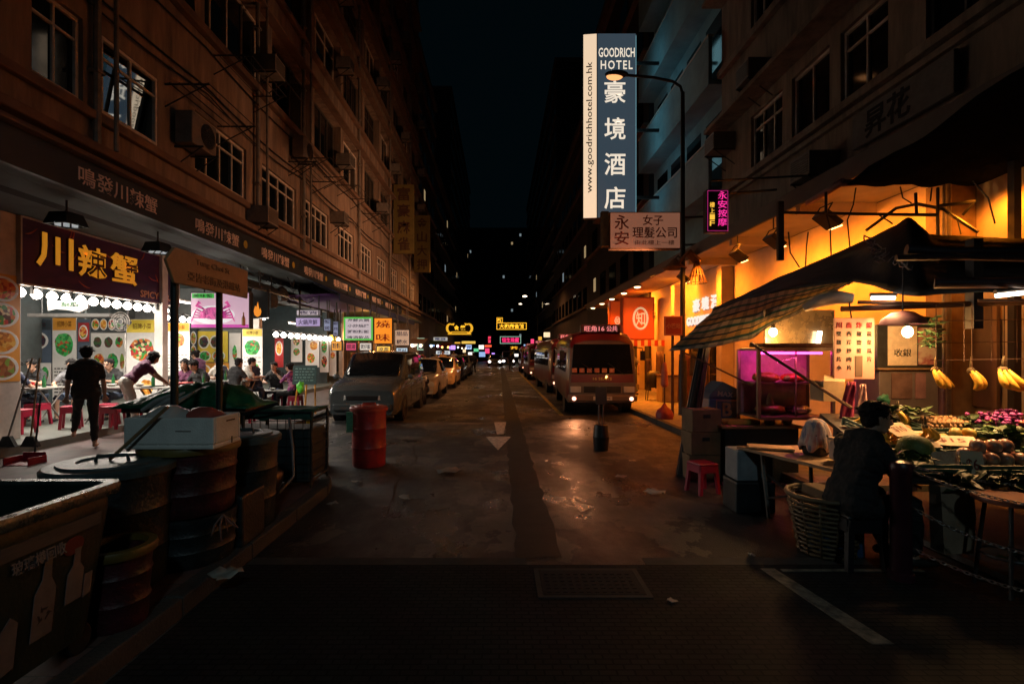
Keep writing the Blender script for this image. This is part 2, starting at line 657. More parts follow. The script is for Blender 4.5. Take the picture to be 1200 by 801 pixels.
def road_mat():
 m = mat('asphalt', (.020, .020, .020), .62, var=.5, scale=2.2, bump=.9, bscale=110)
 nt = m.node_tree
 b = nt.nodes['Principled BSDF']
 base = b.inputs['Base Color'].links[0].from_socket
 tc = [n for n in nt.nodes if n.type == 'TEX_COORD'][0]
 def mask(scale, stretch, lo, hi, seed):
  mp = nt.nodes.new('ShaderNodeMapping')
  mp.inputs['Scale'].default_value = stretch
  mp.inputs['Location'].default_value = (seed, seed * 1.7, 0)
  nt.links.new(tc.outputs['Object'], mp.inputs['Vector'])
  n = nt.nodes.new('ShaderNodeTexNoise')
  n.inputs['Scale'].default_value = scale
  n.inputs['Detail'].default_value = 7
  n.inputs['Roughness'].default_value = .66
  nt.links.new(mp.outputs['Vector'], n.inputs['Vector'])
  r = nt.nodes.new('ShaderNodeMapRange')
  r.inputs['From Min'].default_value = lo
  r.inputs['From Max'].default_value = hi
  nt.links.new(n.outputs['Fac'], r.inputs['Value'])
  return r.outputs['Result']
 def mix(a, col, fac, k):
  mu = nt.nodes.new('ShaderNodeMath')
  mu.operation = 'MULTIPLY'
  mu.inputs[1].default_value = k
  nt.links.new(fac, mu.inputs[0])
  x = nt.nodes.new('ShaderNodeMix')
  x.data_type = 'RGBA'
  nt.links.new(mu.outputs[0], x.inputs['Factor'])
  nt.links.new(a, x.inputs['A'])
  x.inputs['B'].default_value = (*col, 1)
  return x.outputs['Result']
 w1 = mask(.8, (1, .75, 1), .525, .531, 3.1)       # worn pale crust
 w2 = mask(1.6, (1, .7, 1), .6, .62, 8.4)         # dark repairs
 w3 = mask(9, (1, 1, 1), .66, .7, 1.3)            # spots of gum and grit
 a = mix(base, (.095, .085, .068), w1, .9)
 a = mix(a, (.012, .012, .012), w2, .85)
 a = mix(a, (.07, .065, .06), w3, .35)
 nt.links.new(a, b.inputs['Base Color'])
 w4 = mask(.6, (1, .6, 1), .45, .62, 5.2)
 rr = nt.nodes.new('ShaderNodeMapRange')
 rr.inputs['To Min'].default_value = .58
 rr.inputs['To Max'].default_value = .2
 nt.links.new(w4, rr.inputs['Value'])
 nt.links.new(rr.outputs['Result'], b.inputs['Roughness'])
 return m
M_ROAD = road_mat()
def brick_mat(name, c1, c2, mort, scale, bw=.5, rh=.25, rough=.7, rot=0.0, bump=.6, msize=.02):
 m = bpy.data.materials.new(name)
 m.use_nodes = True
 nt = m.node_tree
 b = nt.nodes['Principled BSDF']
 b.inputs['Roughness'].default_value = rough
 b.inputs['Specular IOR Level'].default_value = .22
 tc = nt.nodes.new('ShaderNodeTexCoord')
 mp = nt.nodes.new('ShaderNodeMapping')
 mp.inputs['Rotation'].default_value = (0, 0, rot)
 nt.links.new(tc.outputs['Object'], mp.inputs['Vector'])
 t = nt.nodes.new('ShaderNodeTexBrick')
 t.inputs['Color1'].default_value = (*c1, 1)
 t.inputs['Color2'].default_value = (*c2, 1)
 t.inputs['Mortar'].default_value = (*mort, 1)
 t.inputs['Scale'].default_value = scale
 t.inputs['Brick Width'].default_value = bw
 t.inputs['Row Height'].default_value = rh
 t.inputs['Mortar Size'].default_value = msize
 nt.links.new(mp.outputs['Vector'], t.inputs['Vector'])
 n = nt.nodes.new('ShaderNodeTexNoise')
 n.inputs['Scale'].default_value = 3
 n.inputs['Detail'].default_value = 6
 nt.links.new(tc.outputs['Object'], n.inputs['Vector'])
 mx = nt.nodes.new('ShaderNodeMix')
 mx.data_type = 'RGBA'
 mx.blend_type = 'MULTIPLY'
 mx.inputs['Factor'].default_value = .8
 nt.links.new(t.outputs['Color'], mx.inputs['A'])
 nt.links.new(n.outputs['Color'], mx.inputs['B'])
 hs = nt.nodes.new('ShaderNodeHueSaturation')
 hs.inputs['Saturation'].default_value = .6
 hs.inputs['Value'].default_value = 1.25
 nt.links.new(mx.outputs['Result'], hs.inputs['Color'])
 nt.links.new(hs.outputs['Color'], b.inputs['Base Color'])
 bp = nt.nodes.new('ShaderNodeBump')
 bp.inputs['Strength'].default_value = bump
 bp.inputs['Distance'].default_value = .01
 bp.invert = True
 nt.links.new(t.outputs['Fac'], bp.inputs['Height'])
 nt.links.new(bp.outputs['Normal'], b.inputs['Normal'])
 return m
M_CONC = mat('concrete', (.10, .095, .085), .8, var=.35, scale=3, bump=.4, bscale=60)
M_KERB = mat('kerb_stone', (.045, .043, .038), .8, var=.4, scale=4, bump=.4, bscale=50)
M_PAVE = brick_mat('pavers', (.030, .030, .027), (.020, .020, .018), (.007, .007, .007), 5.2, .5, .25, .75, R(0), 1.0, .03)
M_TILE = brick_mat('pavement_tiles', (.15, .06, .045), (.12, .05, .04), (.04, .03, .027), 2.0, .5, .5, .55, 0, .4, .012)
M_TILE2 = brick_mat('pavement_tiles_right', (.30, .27, .22), (.25, .225, .18), (.10, .09, .075), 2.2, .5, .5, .6, 0, .4, .015)
b = MB().box(-400, -200, -.30, 400, 600, -.02)
kind(b.build('ground', mat('earth', (.05, .05, .05), .9)), 'structure')
b = MB()
n = 40
b.box(-4.72, -6, -.02, 3.72, 400, 0.0)
kind(b.build('road', M_ROAD), 'structure')
b = MB().box(-2.02, -6, .0, 6.4, 4.10, .004)
kind(b.build('paved_crossing', M_PAVE), 'structure')
b = MB()
b.box(-2.02, 4.10, .0, .22, 4.24, .0042)
b.box(1.18, 4.10, .0, 3.71, 4.24, .0042)
kind(b.build('crossing_edging', mat('edging', (.05, .046, .04), .8, var=.5, scale=5)), 'structure')
b = MB()
jl = [(.14 + .05 * pnoise(Vector((i * .9, 2, 0))) + .02 * pnoise(Vector((i * 2.3, 5, 0))), 4.25 + i * .28) for i in range(200)]
jr = [(.52 + .05 * pnoise(Vector((i * .8, 9, 0))) + .02 * pnoise(Vector((i * 2.1, 7, 0))), 4.25 + i * .28) for i in range(200)]
b.grid([[(a[0], a[1], .0035) for a in jl], [(a[0], a[1], .0035) for a in jr]])
b.f = [tuple(reversed(f)) for f in b.f]
kind(b.build('road_trench', mat('trench_asphalt', (.012, .012, .012), .6, var=.3, scale=5, bump=.4, bscale=120)), 'structure')
b = MB()
random.seed(41)
for (x0, y0, x1, y1) in ((-2.6, 8.4, -.5, 9.3), (.7, 9.8, 2.6, 11.9), (-1.2, 5.0, -1.6, 11.5)):
 pts = []
 for i in range(26):
  q = i / 25
  pts.append((x0 + (x1 - x0) * q + .16 * pnoise(Vector((q * 5, x0, y0))) + .05 * pnoise(Vector((q * 19, x0, y1))), y0 + (y1 - y0) * q + .16 * pnoise(Vector((y0, q * 5, x1)))))
 for (a, c) in zip(pts[:-1], pts[1:]):
  w = .004 + .008 * random.random()
  L = math.hypot(c[0] - a[0], c[1] - a[1]) or 1
  nx, ny = -(c[1] - a[1]) / L * w, (c[0] - a[0]) / L * w
  b.add([(a[0] - nx, a[1] - ny, .0022), (c[0] - nx, c[1] - ny, .0022), (c[0] + nx, c[1] + ny, .0022), (a[0] + nx, a[1] + ny, .0022)], [(0, 1, 2, 3)])
kind(b.build('road_cracks', mat('tar_seam', (.006, .006, .006), .35, var=.3)), 'structure')
b = MB()
path = [(-2.17, -6), (-2.17, 6.1), (-2.25, 6.45), (-2.5, 6.72), (-2.9, 6.82), (-4.3, 6.82), (-4.6, 6.95), (-4.74, 7.3), (-4.74, 400)]
poly = path + [(-15, 400), (-15, -6)]
b.prism(poly, 0, .12, 'z')
kind(b.build('pavement', M_TILE), 'structure')
b = MB()
for (x0, y0), (x1, y1) in zip(path[:-1], path[1:]):
 dx, dy = x1 - x0, y1 - y0
 L = math.hypot(dx, dy)
 nx, ny = dy / L, -dx / L
 k_ = max(1, int(L / .9)) if L < 60 else 60
 for i in range(k_):
  a, e = i / k_, (i + 1) / k_ - .008 / L
  b.prism([(x0 + dx * a, y0 + dy * a), (x0 + dx * a + nx * .13, y0 + dy * a + ny * .13), (x0 + dx * e + nx * .13, y0 + dy * e + ny * .13), (x0 + dx * e, y0 + dy * e)], -.01, .125, 'z')
kind(b.build('kerb', M_KERB, bevel=.012), 'structure')
b = MB().box(3.85, 6.1, 0, 12, 400, .12)
kind(b.build('pavement', M_TILE2), 'structure')
b = MB().box(3.75, -6, 0, 12, 6.09, .05)
kind(b.build('pavement', M_CONC), 'structure')
b = MB()
for i in range(120):
 b.box(3.72, 6.1 + i * 1.0, -.01, 3.849, 7.09 + i * 1.0, .125)
kind(b.build('kerb', M_KERB, bevel=.012), 'structure')
b = MB().box(-15, 5.5, .12, -7.5, 60, .26)
kind(b.build('shop_floor', mat('shop_floor_tile', (.15, .16, .14), .4, var=.3, scale=3)), 'structure')
M_WORN = mat('worn_white_paint', (.20, .175, .13), .7, var=.75, scale=11, bump=.3, col2=(.035, .033, .03))
M_YEL = mat('yellow_paint', (.55, .40, .06), .7, var=.6, scale=5, col2=(.10, .085, .04))
b = MB()
b.prism([(-.02, 8.95), (.24, 10.35), (-.27, 10.35)], .0, .0048, 'z')
b.prism([(-.05, 10.70), (.09, 10.70), (.17, 12.5), (-.12, 12.5)], .0, .0048, 'z')
kind(b.build('road_arrow_marking', mat('arrow_paint', (.62, .55, .44), .7, var=.5, scale=14, col2=(.10, .09, .08))), 'structure')
b = MB()
y = 17.2
b.box(1.64, 13.9, 0, 1.75, 46, .0045)
kind(b.build('road_line_marking', M_YEL), 'structure')
b = MB()
b.prism([(2.05, 4.02), (2.16, 4.02), (2.30, 2.98), (2.17, 2.98)], .004, .0085, 'z')
b.box(2.2, 3.97, .004, 3.3, 4.01, .0085)
b.prism([(-1.15, 12.2), (-.4, 12.2), (-.4, 12.4), (-1.15, 12.4)], 0, .0045, 'z')
b.prism([(-1.5, 22), (-1.4, 22), (-1.2, 28), (-1.3, 28)], 0, .0045, 'z')
kind(b.build('parking_bay_marking', M_WORN), 'structure')
t = thing('manhole_cover', 'dark metal access cover set into the paved crossing', 'manhole cover', (.67, 3.78, .004))
b = MB()
b.box(-.36, -.20, 0, .36, .2, .008)
for i in range(12):
 for j in range(6):
  b.box(-.33 + i * .056, -.17 + j * .058, .008, -.30 + i * .056, -.14 + j * .058, .011)
b.build('plate', mat('iron', (.012, .012, .012), .75, 0, var=.5, scale=20), t)
b = MB().frame((-.40, -.24), (.40, .24), .038, .01, 'y', 0)
b2 = MB()
b2.box(-.40, -.24, 0, .40, -.203, .006)
b2.box(-.40, .203, 0, .40, .24, .006)
b2.box(-.40, -.203, 0, -.363, .203, .006)
b2.box(.363, -.203, 0, .40, .203, .006)
b2.build('rim', mat('edging', (.05, .046, .04)), t)
M_LIT = ramp_noise('litter', [(.5, .48, .42), (.35, .32, .27), (.45, .3, .2)], 12, kind='NOISE', rough=.7)
def scrap(px, py, size, label, z=0.0, mt=None, cat='litter', nm='paper_scrap', grp=None):
 d = (H - z) * F / (py - VY)
 x = XW(px, d)
 b = MB()
 rows = []
 for j in range(5):
  rows.append([((i / 4 - .5) * size * (1 + .3 * random.random()), (j / 4 - .5) * size * .8 * (1 + .4 * random.random()),
 .012 + size * .35 * abs(pnoise(Vector((i * .9 + px, j * .9, py)))) + size * .15 * random.random()) for i in range(5)])
 b.grid(rows)
 o = b.build(nm, mt or M_LIT, smooth='full', thick=.002)
 o.location = (x, d, z)
 o.rotation_euler = (0, 0, random.random() * 6)
 return tag(o, label, cat, grp)
scrap(525, 554, .26, 'crumpled pale paper lying left of the worn arrow in the road')
scrap(418, 566, .10, 'small white scrap on the road just in front of the red barrel')
scrap(390, 592, .10, 'bluish scrap in the gutter beside the left kerb turn')
scrap(264, 677, .17, 'long pale wrapper on the left kerb near the dark bins', .125)
scrap(252, 656, .07, 'little white scrap on the left kerb behind the long wrapper', .125)
scrap(741, 541, .09, 'bright crumpled scrap on the road below the bucket post')
scrap(768, 579, .18, 'flattened pale scrap on the road left of the leaning stall post')
scrap(881, 652, .05, 'tiny white speck of paper by the edge of the paved crossing')
scrap(474, 585, .12, 'grey scrap on the worn patch in front of the red barrel')
scrap(728, 560, .12, 'thin pale scrap between the bright crumpled one and the flat one')
scrap(788, 706, .05, 'tiny crumb of paper on the dark brick crossing')
M_SALMON = mat('render_salmon', (.26, .195, .155), .85, var=.55, scale=1.6, stretch=(2.2, 2.2, .35), bump=.3, bscale=30)
M_SALMON2 = mat('render_pale', (.42, .31, .23), .85, var=.4, scale=1.0, bump=.3, bscale=30)
M_TRIM = mat('trim_brown', (.18, .115, .085), .8, var=.35, scale=2, bump=.2)
M_FRAMEW = mat('window_frame_pale', (.64, .58, .52), .5, var=.25, scale=8)
M_FRAMED = mat('window_frame_dark', (.07, .065, .06), .5, var=.3, scale=8)
M_GLASS = mat('dark_glass', (.006, .009, .012), .06, var=.2, scale=2, spec=.6)
M_DARK = mat('dark_void', (.012, .012, .013), .9, var=.3)
M_METAL = mat('dark_steel', (.05, .05, .05), .5, .5, var=.4, scale=9)
M_GALV = mat('grey_pipe', (.22, .20, .18), .55, .2, var=.35, scale=6)
M_ACW = mat('ac_casing', (.20, .18, .165), .6, var=.35, scale=6)
M_BLACK = mat('black_plastic', (.012, .012, .014), .45, var=.3, scale=8)
M_RUST = mat('rusty_steel', (.12, .06, .035), .75, .2, var=.5, scale=12)
def holed_wall(mb, x, y0, y1, z0, z1, holes, depth=.3, sgn=1):
 """wall in the plane x facing sgn; holes (ya,yb,za,zb) with reveals going back"""
 ys = sorted({y0, y1} | {v for h in holes for v in h[:2]})
 zs = sorted({z0, z1} | {v for h in holes for v in h[2:]})
 ys = [v for v in ys if y0 <= v <= y1]
 zs = [v for v in zs if z0 <= v <= z1]
 for i in range(len(ys) - 1):
  for j in range(len(zs) - 1):
   cy, cz = (ys[i] + ys[i + 1]) / 2, (zs[j] + zs[j + 1]) / 2
   if any(h[0] < cy < h[1] and h[2] < cz < h[3] for h in holes):
    continue
   mb.add([(x, ys[i], zs[j]), (x, ys[i + 1], zs[j]), (x, ys[i + 1], zs[j + 1]), (x, ys[i], zs[j + 1])], [(0, 1, 2, 3) if sgn > 0 else (3, 2, 1, 0)])
 xb = x - sgn * depth
 for a, c, e, f in holes:
  mb.add([(x, a, e), (xb, a, e), (xb, c, e), (x, c, e)], [(0, 1, 2, 3)])
  mb.add([(x, a, f), (xb, a, f), (xb, c, f), (x, c, f)], [(3, 2, 1, 0)])
  mb.add([(x, a, e), (xb, a, e), (xb, a, f), (x, a, f)], [(3, 2, 1, 0)])
  mb.add([(x, c, e), (xb, c, e), (xb, c, f), (x, c, f)], [(0, 1, 2, 3)])
 return mb
def window(parent, x, a, c, e, f, sgn, fm, bars=2, hb=True, setback=.12, glass=M_GLASS):
 xx = x - sgn * setback
 b = MB()
 L = c - a
 bs = [a + L * (i + 1) / (bars + 1) for i in range(bars)]
 hz = [e + (f - e) * .72] if hb else []
 b.frame((a, e), (c, f), .06, .07, 'x', xx, bs, hz)
 w = b.build('window', fm, parent, world=True, bevel=.006, seg=1)
 g = MB().box(xx - sgn * .015 - .004, a + .03, e + .03, xx - sgn * .015 + .004, c - .03, f - .03)
 g.build('pane', glass, w, world=True)
 return w
XL = -6.3
Y0, Y1 = -2.0, 40.0
tn = thing('tenement', 'long salmon rendered tenement above the left restaurants', 'building', (XL, 0, 0))
W1 = [(6.9, 7.75), (8.1, 9.45), (10.6, 12.75), (13.6, 15.9), (16.65, 18.9), (20.0, 22.2), (23.2, 25.4), (26.4, 28.6), (29.6, 31.8), (32.8, 35.0), (36, 38.2)]
holes = [(a, c, 5.5, 6.74) for a, c in W1]
bays = [(1.2 + 3.25 * k, 4.1 + 3.25 * k) for k in range(12) if 4.1 + 3.25 * k < 40]
floors = [8.7 + 3.2 * k for k in range(7)]
for fz in floors:
 for a, c in bays:
  holes.append((a, c, fz, fz + 1.95))
b = holed_wall(MB(), XL, Y0, Y1, 4.0, 32.0, holes, .55)
b.add([(XL, Y1, 0), (-16, Y1, 0), (-16, Y1, 32), (XL, Y1, 32)], [(3, 2, 1, 0)])
b.add([(XL, Y0, 4), (-16, Y0, 4), (-16, Y0, 32), (XL, Y0, 32)], [(0, 1, 2, 3)])
b.add([(XL, Y0, 32), (XL, Y1, 32), (-16, Y1, 32), (-16, Y0, 32)], [(0, 1, 2, 3)])
b.build('wall', M_SALMON, tn, world=True)
b = MB()
for fz in floors:
 b.box(XL + .003, Y0, fz - .30, XL + .16, Y1 - .1, fz - .12)
 b.box(XL + .003, Y0, fz + 1.96, XL + .30, Y1 - .1, fz + 2.03)
b.box(XL + .003, Y0, 5.28, XL + .12, Y1 - .1, 5.42)
b.box(XL + .003, Y0, 4.72, XL + .28, Y1 - .1, 4.86)
b.box(XL + .003, Y0, 4.52, XL + .20, Y1 - .1, 4.68)
b.build('ledge', M_TRIM, tn, world=True, bevel=.02)
b = MB().box(XL - .8, Y0, 4.0, XL - .55, Y1 - .1, 31.9)
b.build('dark_interior', M_DARK, tn, world=True)
for i, (a, c) in enumerate(W1):
 w = window(tn, XL, a, c, 5.5, 6.74, 1, M_FRAMEW, 3 if c - a > 2 else 1, True, .04 if i == 1 else .10)
 if i == 1:                                      # this sash hangs slightly ajar and mirrors the lit sign over the road
  p_ = w.children[0]
  p_.data.materials[0] = mat('mirror_film', (.42, .45, .47), .03, 1.0, var=.02)
  nn = Vector((1.263, -.102, -.141)).normalized()
  cc = Vector((XL - .22, 8.80, 6.12))
  u_ = Vector((0, 1, 0)) - nn * nn.y
  u_.normalize()
  v_ = nn.cross(u_)
  q = MB().slab([cc + u_ * s1 * .62 + v_ * s2 * .57 for s1, s2 in ((-1, -1), (1, -1), (1, 1), (-1, 1))], .006)
  p_.data.clear_geometry()
  p_.data.from_pydata([tuple(v - ORG[tn.name]) for v in q.v], [], q.f)
for fi, fz in enumerate(floors):
 for k, (a, c) in enumerate(bays):
  if fi > 5 or a < 3:
   continue
  window(tn, XL, a, c, fz, fz + 1.95, 1, M_FRAMED if (k + fi) % 3 else M_FRAMEW, 2 + (k + fi) % 2, (k + fi) % 2 == 0, .32)
b = MB()
for y in (7.9, 13.15, 16.25, 22.7, 29.1, 35.6):
 b.tube([(XL + .10, y, 4.87), (XL + .10, y, 31)], .055, 8)
 if y < 17:
  b.tube([(XL + .26, y + .18, 4.87), (XL + .26, y + .18, 22)], .035, 8)
 for z in range(6, 31, 2):
  b.box(XL + .0, y - .08, z, XL + .17, y + .08, z + .05)
b.build('drainpipe', M_GALV, tn, world=True, smooth=True)
b = MB()
for z, sag, x_ in ((7.35, .12, .06), (7.2, .2, .09), (8.2, .1, .05)):
 for i in range(6):
  a0 = 5.5 + i * 5.4
  b.tube([(XL + x_, a0 + 5.4 * t, z - sag * math.sin(PI * t)) for t in [j / 8 for j in range(9)]], .018, 5)
b.build('cable', M_BLACK, tn, world=True)
for y in (12.15, 17.0, 26.0, 33.0, 39.5):
 MB().box(-8.12, y - .10, .26, -7.92, y + .10, 4.0).build('shop_pier', mat('white_tile', (.62, .60, .56), .4, var=.2, scale=5), tn, world=True, bevel=.01)
MB().box(-12.6, 5.5, .26, -12.5, 40, 4.0).build('shop_back_wall', mat('back_wall_teal', (.07, .09, .095), .7), tn, world=True)
b = MB().box(-12.6, 5.4, 4.002, -6.02, 40, 4.10)
b.build('soffit', mat('soffit_paint', (.085, .11, .11), .8, var=.4, scale=1.5), tn, world=True)
def ac_unit(kd='window'):
 t = thing('air_conditioner', 'x', 'air conditioner', (0, 0, 0), 0, 'air conditioners on the facades')
 if kd == 'window':
  MB().box(0, -.30, 0, .55, .30, .42).build('casing', M_ACW, t, bevel=.015)
  g = MB()
  for i in range(8):
   g.box(.551, -.26, .05 + i * .042, .56, .26, .072 + i * .042)
  g.build('grille', M_FRAMED, t)
 else:
  MB().box(.1, -.42, 0, .44, .42, .62).build('casing', M_ACW, t, bevel=.02)
  g = MB()
  for r_ in (.05, .1, .15, .2, .24):
   g.tube([(.452, .1 + r_ * math.cos(a), .31 + r_ * math.sin(a)) for a in [2 * PI * j / 20 for j in range(20)]], .006, 4, True)
  for j in range(8):
   a = PI * j / 4
   g.tube([(.452, .1, .31), (.452, .1 + .24 * math.cos(a), .31 + .24 * math.sin(a))], .005, 4)
  g.build('fan_guard', M_FRAMED, t)
  g = MB()
  for j in range(20):
   pass
  g.cyl((.441, .1, .31), (.447, .1, .31), .235, n=24)
  g.build('fan', M_BLACK, t)
 k = MB()
 for s in (-.26, .26):
  k.box(-.02, s - .015, -.04, .56, s + .015, -.01)
  k.tube([(.52, s, -.03), (0, s, -.40)], .014, 5)
 k.build('bracket', M_METAL, t)
 return t
ac1 = ac_unit('window')
ac2 = ac_unit('split')
used_ac = {'w': False, 's': False}
def put_ac(kd, x, y, z, rz, label):
 src = ac1 if kd == 'w' else ac2
 if not used_ac[kd]:
  used_ac[kd] = True
  src.location = (x, y, z)
  src.rotation_euler = (0, 0, rz)
  src['label'] = label
  return src
 return dup(src, (x, y, z), rz, label)
put_ac('s', XL, 10.2, 5.72, 0, 'pale split air conditioner beside the second lit window above the fascia')
put_ac('s', XL, 15.75, 7.6, 0, 'split air conditioner on a dark frame above the third pale window')
put_ac('w', XL, 19.35, 6.55, 0, 'window air conditioner just right of the fourth pale window')
put_ac('w', XL, 13.05, 4.95, 0, 'pale box unit low on the wall between second and third windows')
names = {0: 'second', 1: 'third', 2: 'fourth', 3: 'fifth', 4: 'sixth'}
for fi, fz in enumerate(floors[:5]):
 ks = [k for k in range(3, 12, 2)] if fi % 2 == 0 else [k for k in range(2, 12, 3)]
 for n_, k in enumerate([q for q in ks if q < len(bays)]):
  put_ac('w', XL + .05, bays[k][1] - .5, fz + .7 - .5 * ((k + fi) % 2), 0,
 'boxy air conditioner on the tenement\'s %s floor, %s from the near end' % (names[fi], ORD[n_] if n_ else 'first'))
rk = thing('drying_rack', 'x', 'laundry rack', (0, 0, 0), 0, 'laundry racks on the left front')
b = MB()
for s in (-.9, .9):
 b.tube([(0, s, 0), (.85, s, 0)], .018, 5)
 b.tube([(0, s, -.42), (.8, s, 0)], .014, 5)
for i in range(5):
 b.tube([(.12 + i * .18, -.95, .0), (.12 + i * .18, .95, .0)], .011, 5)
b.build('rack_frame', M_METAL, rk)
for i, (y, z) in enumerate(((10.55, 6.75), (16.2, 7.4), (17.5, 8.0), (20.8, 8.2), (12.2, 8.25), (24.5, 8.1))):
 lb = ['folding laundry rack sticking out beside the nearest reflecting window', 'laundry rack below the frame-mounted split unit',
 'laundry rack just under the second floor beyond the split unit', 'laundry rack over the fifth first floor window', 'laundry rack above the second pale window',
 'farthest laundry rack, under the second floor past the fifth window'][i]
 if i == 0:
  rk.location = (XL, y, z)
  rk['label'] = lb
 else:
  dup(rk, (XL, y, z), 0, lb)
t = thing('shop_fascia', 'long dark blue fascia with repeated pink shop name over the left restaurants', 'shop fascia', (-6.0, 0, 4.2))
b = MB().box(-6.02, 4.0, 3.98, -5.92, 31, 4.46)
b.build('board', mat('fascia_blue', (.02, .035, .055), .5, var=.4, scale=2), t, world=True, bevel=.01)
b = MB().box(-6.3, 4.0, 4.464, -5.80, 31, 4.50)
b.build('drip_ledge', M_TRIM, t, world=True, bevel=.008)
lt = MB()
for i in range(8):
 y = 7.2 + 2.78 * i
 letter(lt, '鳴發川辣蟹', (-5.917, y + .83, 4.215), 1.66, .27, '+x', .004)
lt.build('lettering', mat('fascia_letter', (.95, .72, .66), .6, var=.2), t, world=True)
b = MB()
for i in range(8):
 b.cyl((-5.92, 10 + 2.78 * i + 1.95, 4.22), (-5.914, 10 + 2.78 * i + 1.95, 4.22), .09, n=14)
b.build('emblem', mat('emblem_gold', (.5, .38, .05), .5), t, world=True)
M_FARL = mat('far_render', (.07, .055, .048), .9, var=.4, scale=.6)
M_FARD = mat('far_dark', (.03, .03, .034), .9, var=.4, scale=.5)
E_WARMW = emat('lit_room_warm', (1, .72, .36), .28)
E_COOLW = emat('lit_room_cool', (.7, .9, 1), .22)
E_OFFW = M_GLASS
def put_windows(t, wl):
 rest = MB()
 n_ = 0
 for w in sorted(wl, key=lambda w: (w[6] == 0, w[1])):
  if n_ < 100:
   a = w[:6]
   if w[6]:
    a = [a[0], a[1] * .7 + a[4] * .3, a[2] * .65 + a[5] * .35, a[3], a[1] * .3 + a[4] * .7, a[5]] if a[3] - a[0] < .1 else [a[0] * .7 + a[3] * .3, a[1], a[2] * .65 + a[5] * .35, a[0] * .3 + a[3] * .7, a[4], a[5]]
   MB().box(*a).build('lit_window' if w[6] else 'window', (M_GLASS, E_WARMW, E_COOLW)[w[6]], t, world=True)
   n_ += 1
  else:
   rest.box(*w[:6])
 if rest.v:
  rest.build('window', M_GLASS, t, world=True)['kind'] = 'stuff'
def far_block(name, label, x, y0, y1, z1, sgn, m, lit=(), step=3.1, cap=True, depth=9):
 t = thing(name, label, 'building', (x, y0, 0))
 b = MB().box(x, y0, 0, x - sgn * depth, y1, z1)
 b.build('wall', m, t, world=True)
 wl = []
 k = 0
 z = 5.2
 while z < z1 - 1.5:
  y = y0 + .8
  while y < y1 - 1.6:
   wl.append((x + sgn * .003, y, z, x + sgn * .04, y + 1.5, z + 1.3, 1 if k in lit else (2 if -k in lit and k else 0)))
   k += 1
   y += 2.6
  z += step
 z = 5.4
 j = 0
 while z < z1 - 1.5:
  for q in range(3):
   xx = x - sgn * (1.0 + 2.4 * q)
   wl.append((xx - .6, y0 - .04, z, xx + .6, y0 - .003, z + 1.3, 0))
   j += 1
  z += step
 put_windows(t, wl)
 b = MB()
 z = 4.9
 while z < z1:
  b.box(x + sgn * .003, y0, z, x + sgn * .22, y1, z + .12)
  z += step
 b.box(x + sgn * .25, y0 - .1, z1 + .002, x - sgn * depth, y1, z1 + .5)
 b.build('ledge', M_TRIM, t, world=True)
 return t
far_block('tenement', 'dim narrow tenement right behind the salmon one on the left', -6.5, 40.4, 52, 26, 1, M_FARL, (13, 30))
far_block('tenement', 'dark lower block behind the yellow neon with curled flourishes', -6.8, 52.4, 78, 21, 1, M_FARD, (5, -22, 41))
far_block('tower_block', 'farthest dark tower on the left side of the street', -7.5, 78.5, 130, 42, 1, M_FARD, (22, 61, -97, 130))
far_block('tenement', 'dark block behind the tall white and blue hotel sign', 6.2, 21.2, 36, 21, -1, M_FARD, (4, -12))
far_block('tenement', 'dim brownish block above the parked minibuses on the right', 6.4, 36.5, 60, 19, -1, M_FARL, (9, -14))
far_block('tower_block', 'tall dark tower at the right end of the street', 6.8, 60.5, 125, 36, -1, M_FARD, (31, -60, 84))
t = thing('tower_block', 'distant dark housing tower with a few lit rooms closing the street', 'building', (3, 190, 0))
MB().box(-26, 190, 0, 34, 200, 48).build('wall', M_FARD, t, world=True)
wl = []
random.seed(11)
for i in range(19):
 for j in range(14):
  a = -24 + i * 3.1
  z = 4 + j * 3.1
  q = random.random()
  wl.append((a, 189.9, z, a + 1.7, 189.997, z + 1.5, 1 if q < .035 else (2 if q < .07 else 0)))
put_windows(t, wl)
XR = 6.0
t = thing('corner_building', 'ochre shop building over the fruit stall on the right', 'building', (XR, 0, 0))
WR = [(2.6, 4.6), (5.6, 7.2), (7.9, 9.0), (9.3, 10.5), (10.85, 12.2)]
holes = [(a, c, 6.05, 7.3) for a, c in WR] + [(a, c, 9.4 + 3.2 * k, 10.9 + 3.2 * k) for a, c in WR for k in range(5)]
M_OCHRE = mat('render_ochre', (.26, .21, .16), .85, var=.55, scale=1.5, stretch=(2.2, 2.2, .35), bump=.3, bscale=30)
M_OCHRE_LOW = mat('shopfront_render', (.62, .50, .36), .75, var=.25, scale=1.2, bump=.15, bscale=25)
b = holed_wall(MB(), XR, -2, 13.8, 4.36, 27, holes, .3, -1)
b.add([(XR, 13.8, 4.36), (15, 13.8, 4.36), (15, 13.8, 27), (XR, 13.8, 27)], [(0, 1, 2, 3)])
b.add([(XR, -2, 4.36), (15, -2, 4.36), (15, -2, 27), (XR, -2, 27)], [(3, 2, 1, 0)])
b.add([(XR, -2, 27), (XR, 13.8, 27), (15, 13.8, 27), (15, -2, 27)], [(3, 2, 1, 0)])
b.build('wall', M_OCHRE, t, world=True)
MB().box(XR + .35, -2, 4.4, XR + .6, 13.7, 26.9).build('dark_interior', M_DARK, t, world=True)
for z in [6.05] + [9.4 + 3.2 * k for k in range(2)]:
 for i, (a, c) in enumerate(WR):
  window(t, XR, a, c, z, z + (1.25 if z < 7 else 1.5), -1, M_FRAMEW if i > 1 else M_FRAMED, 2 if c - a > 1.2 else 1, i % 2 == 0, .1)
b = MB()
b.box(XR - .14, -2, 5.86, XR - .003, 13.8, 6.0)
b.box(XR - .10, -2, 5.70, XR - .003, 13.8, 5.80)
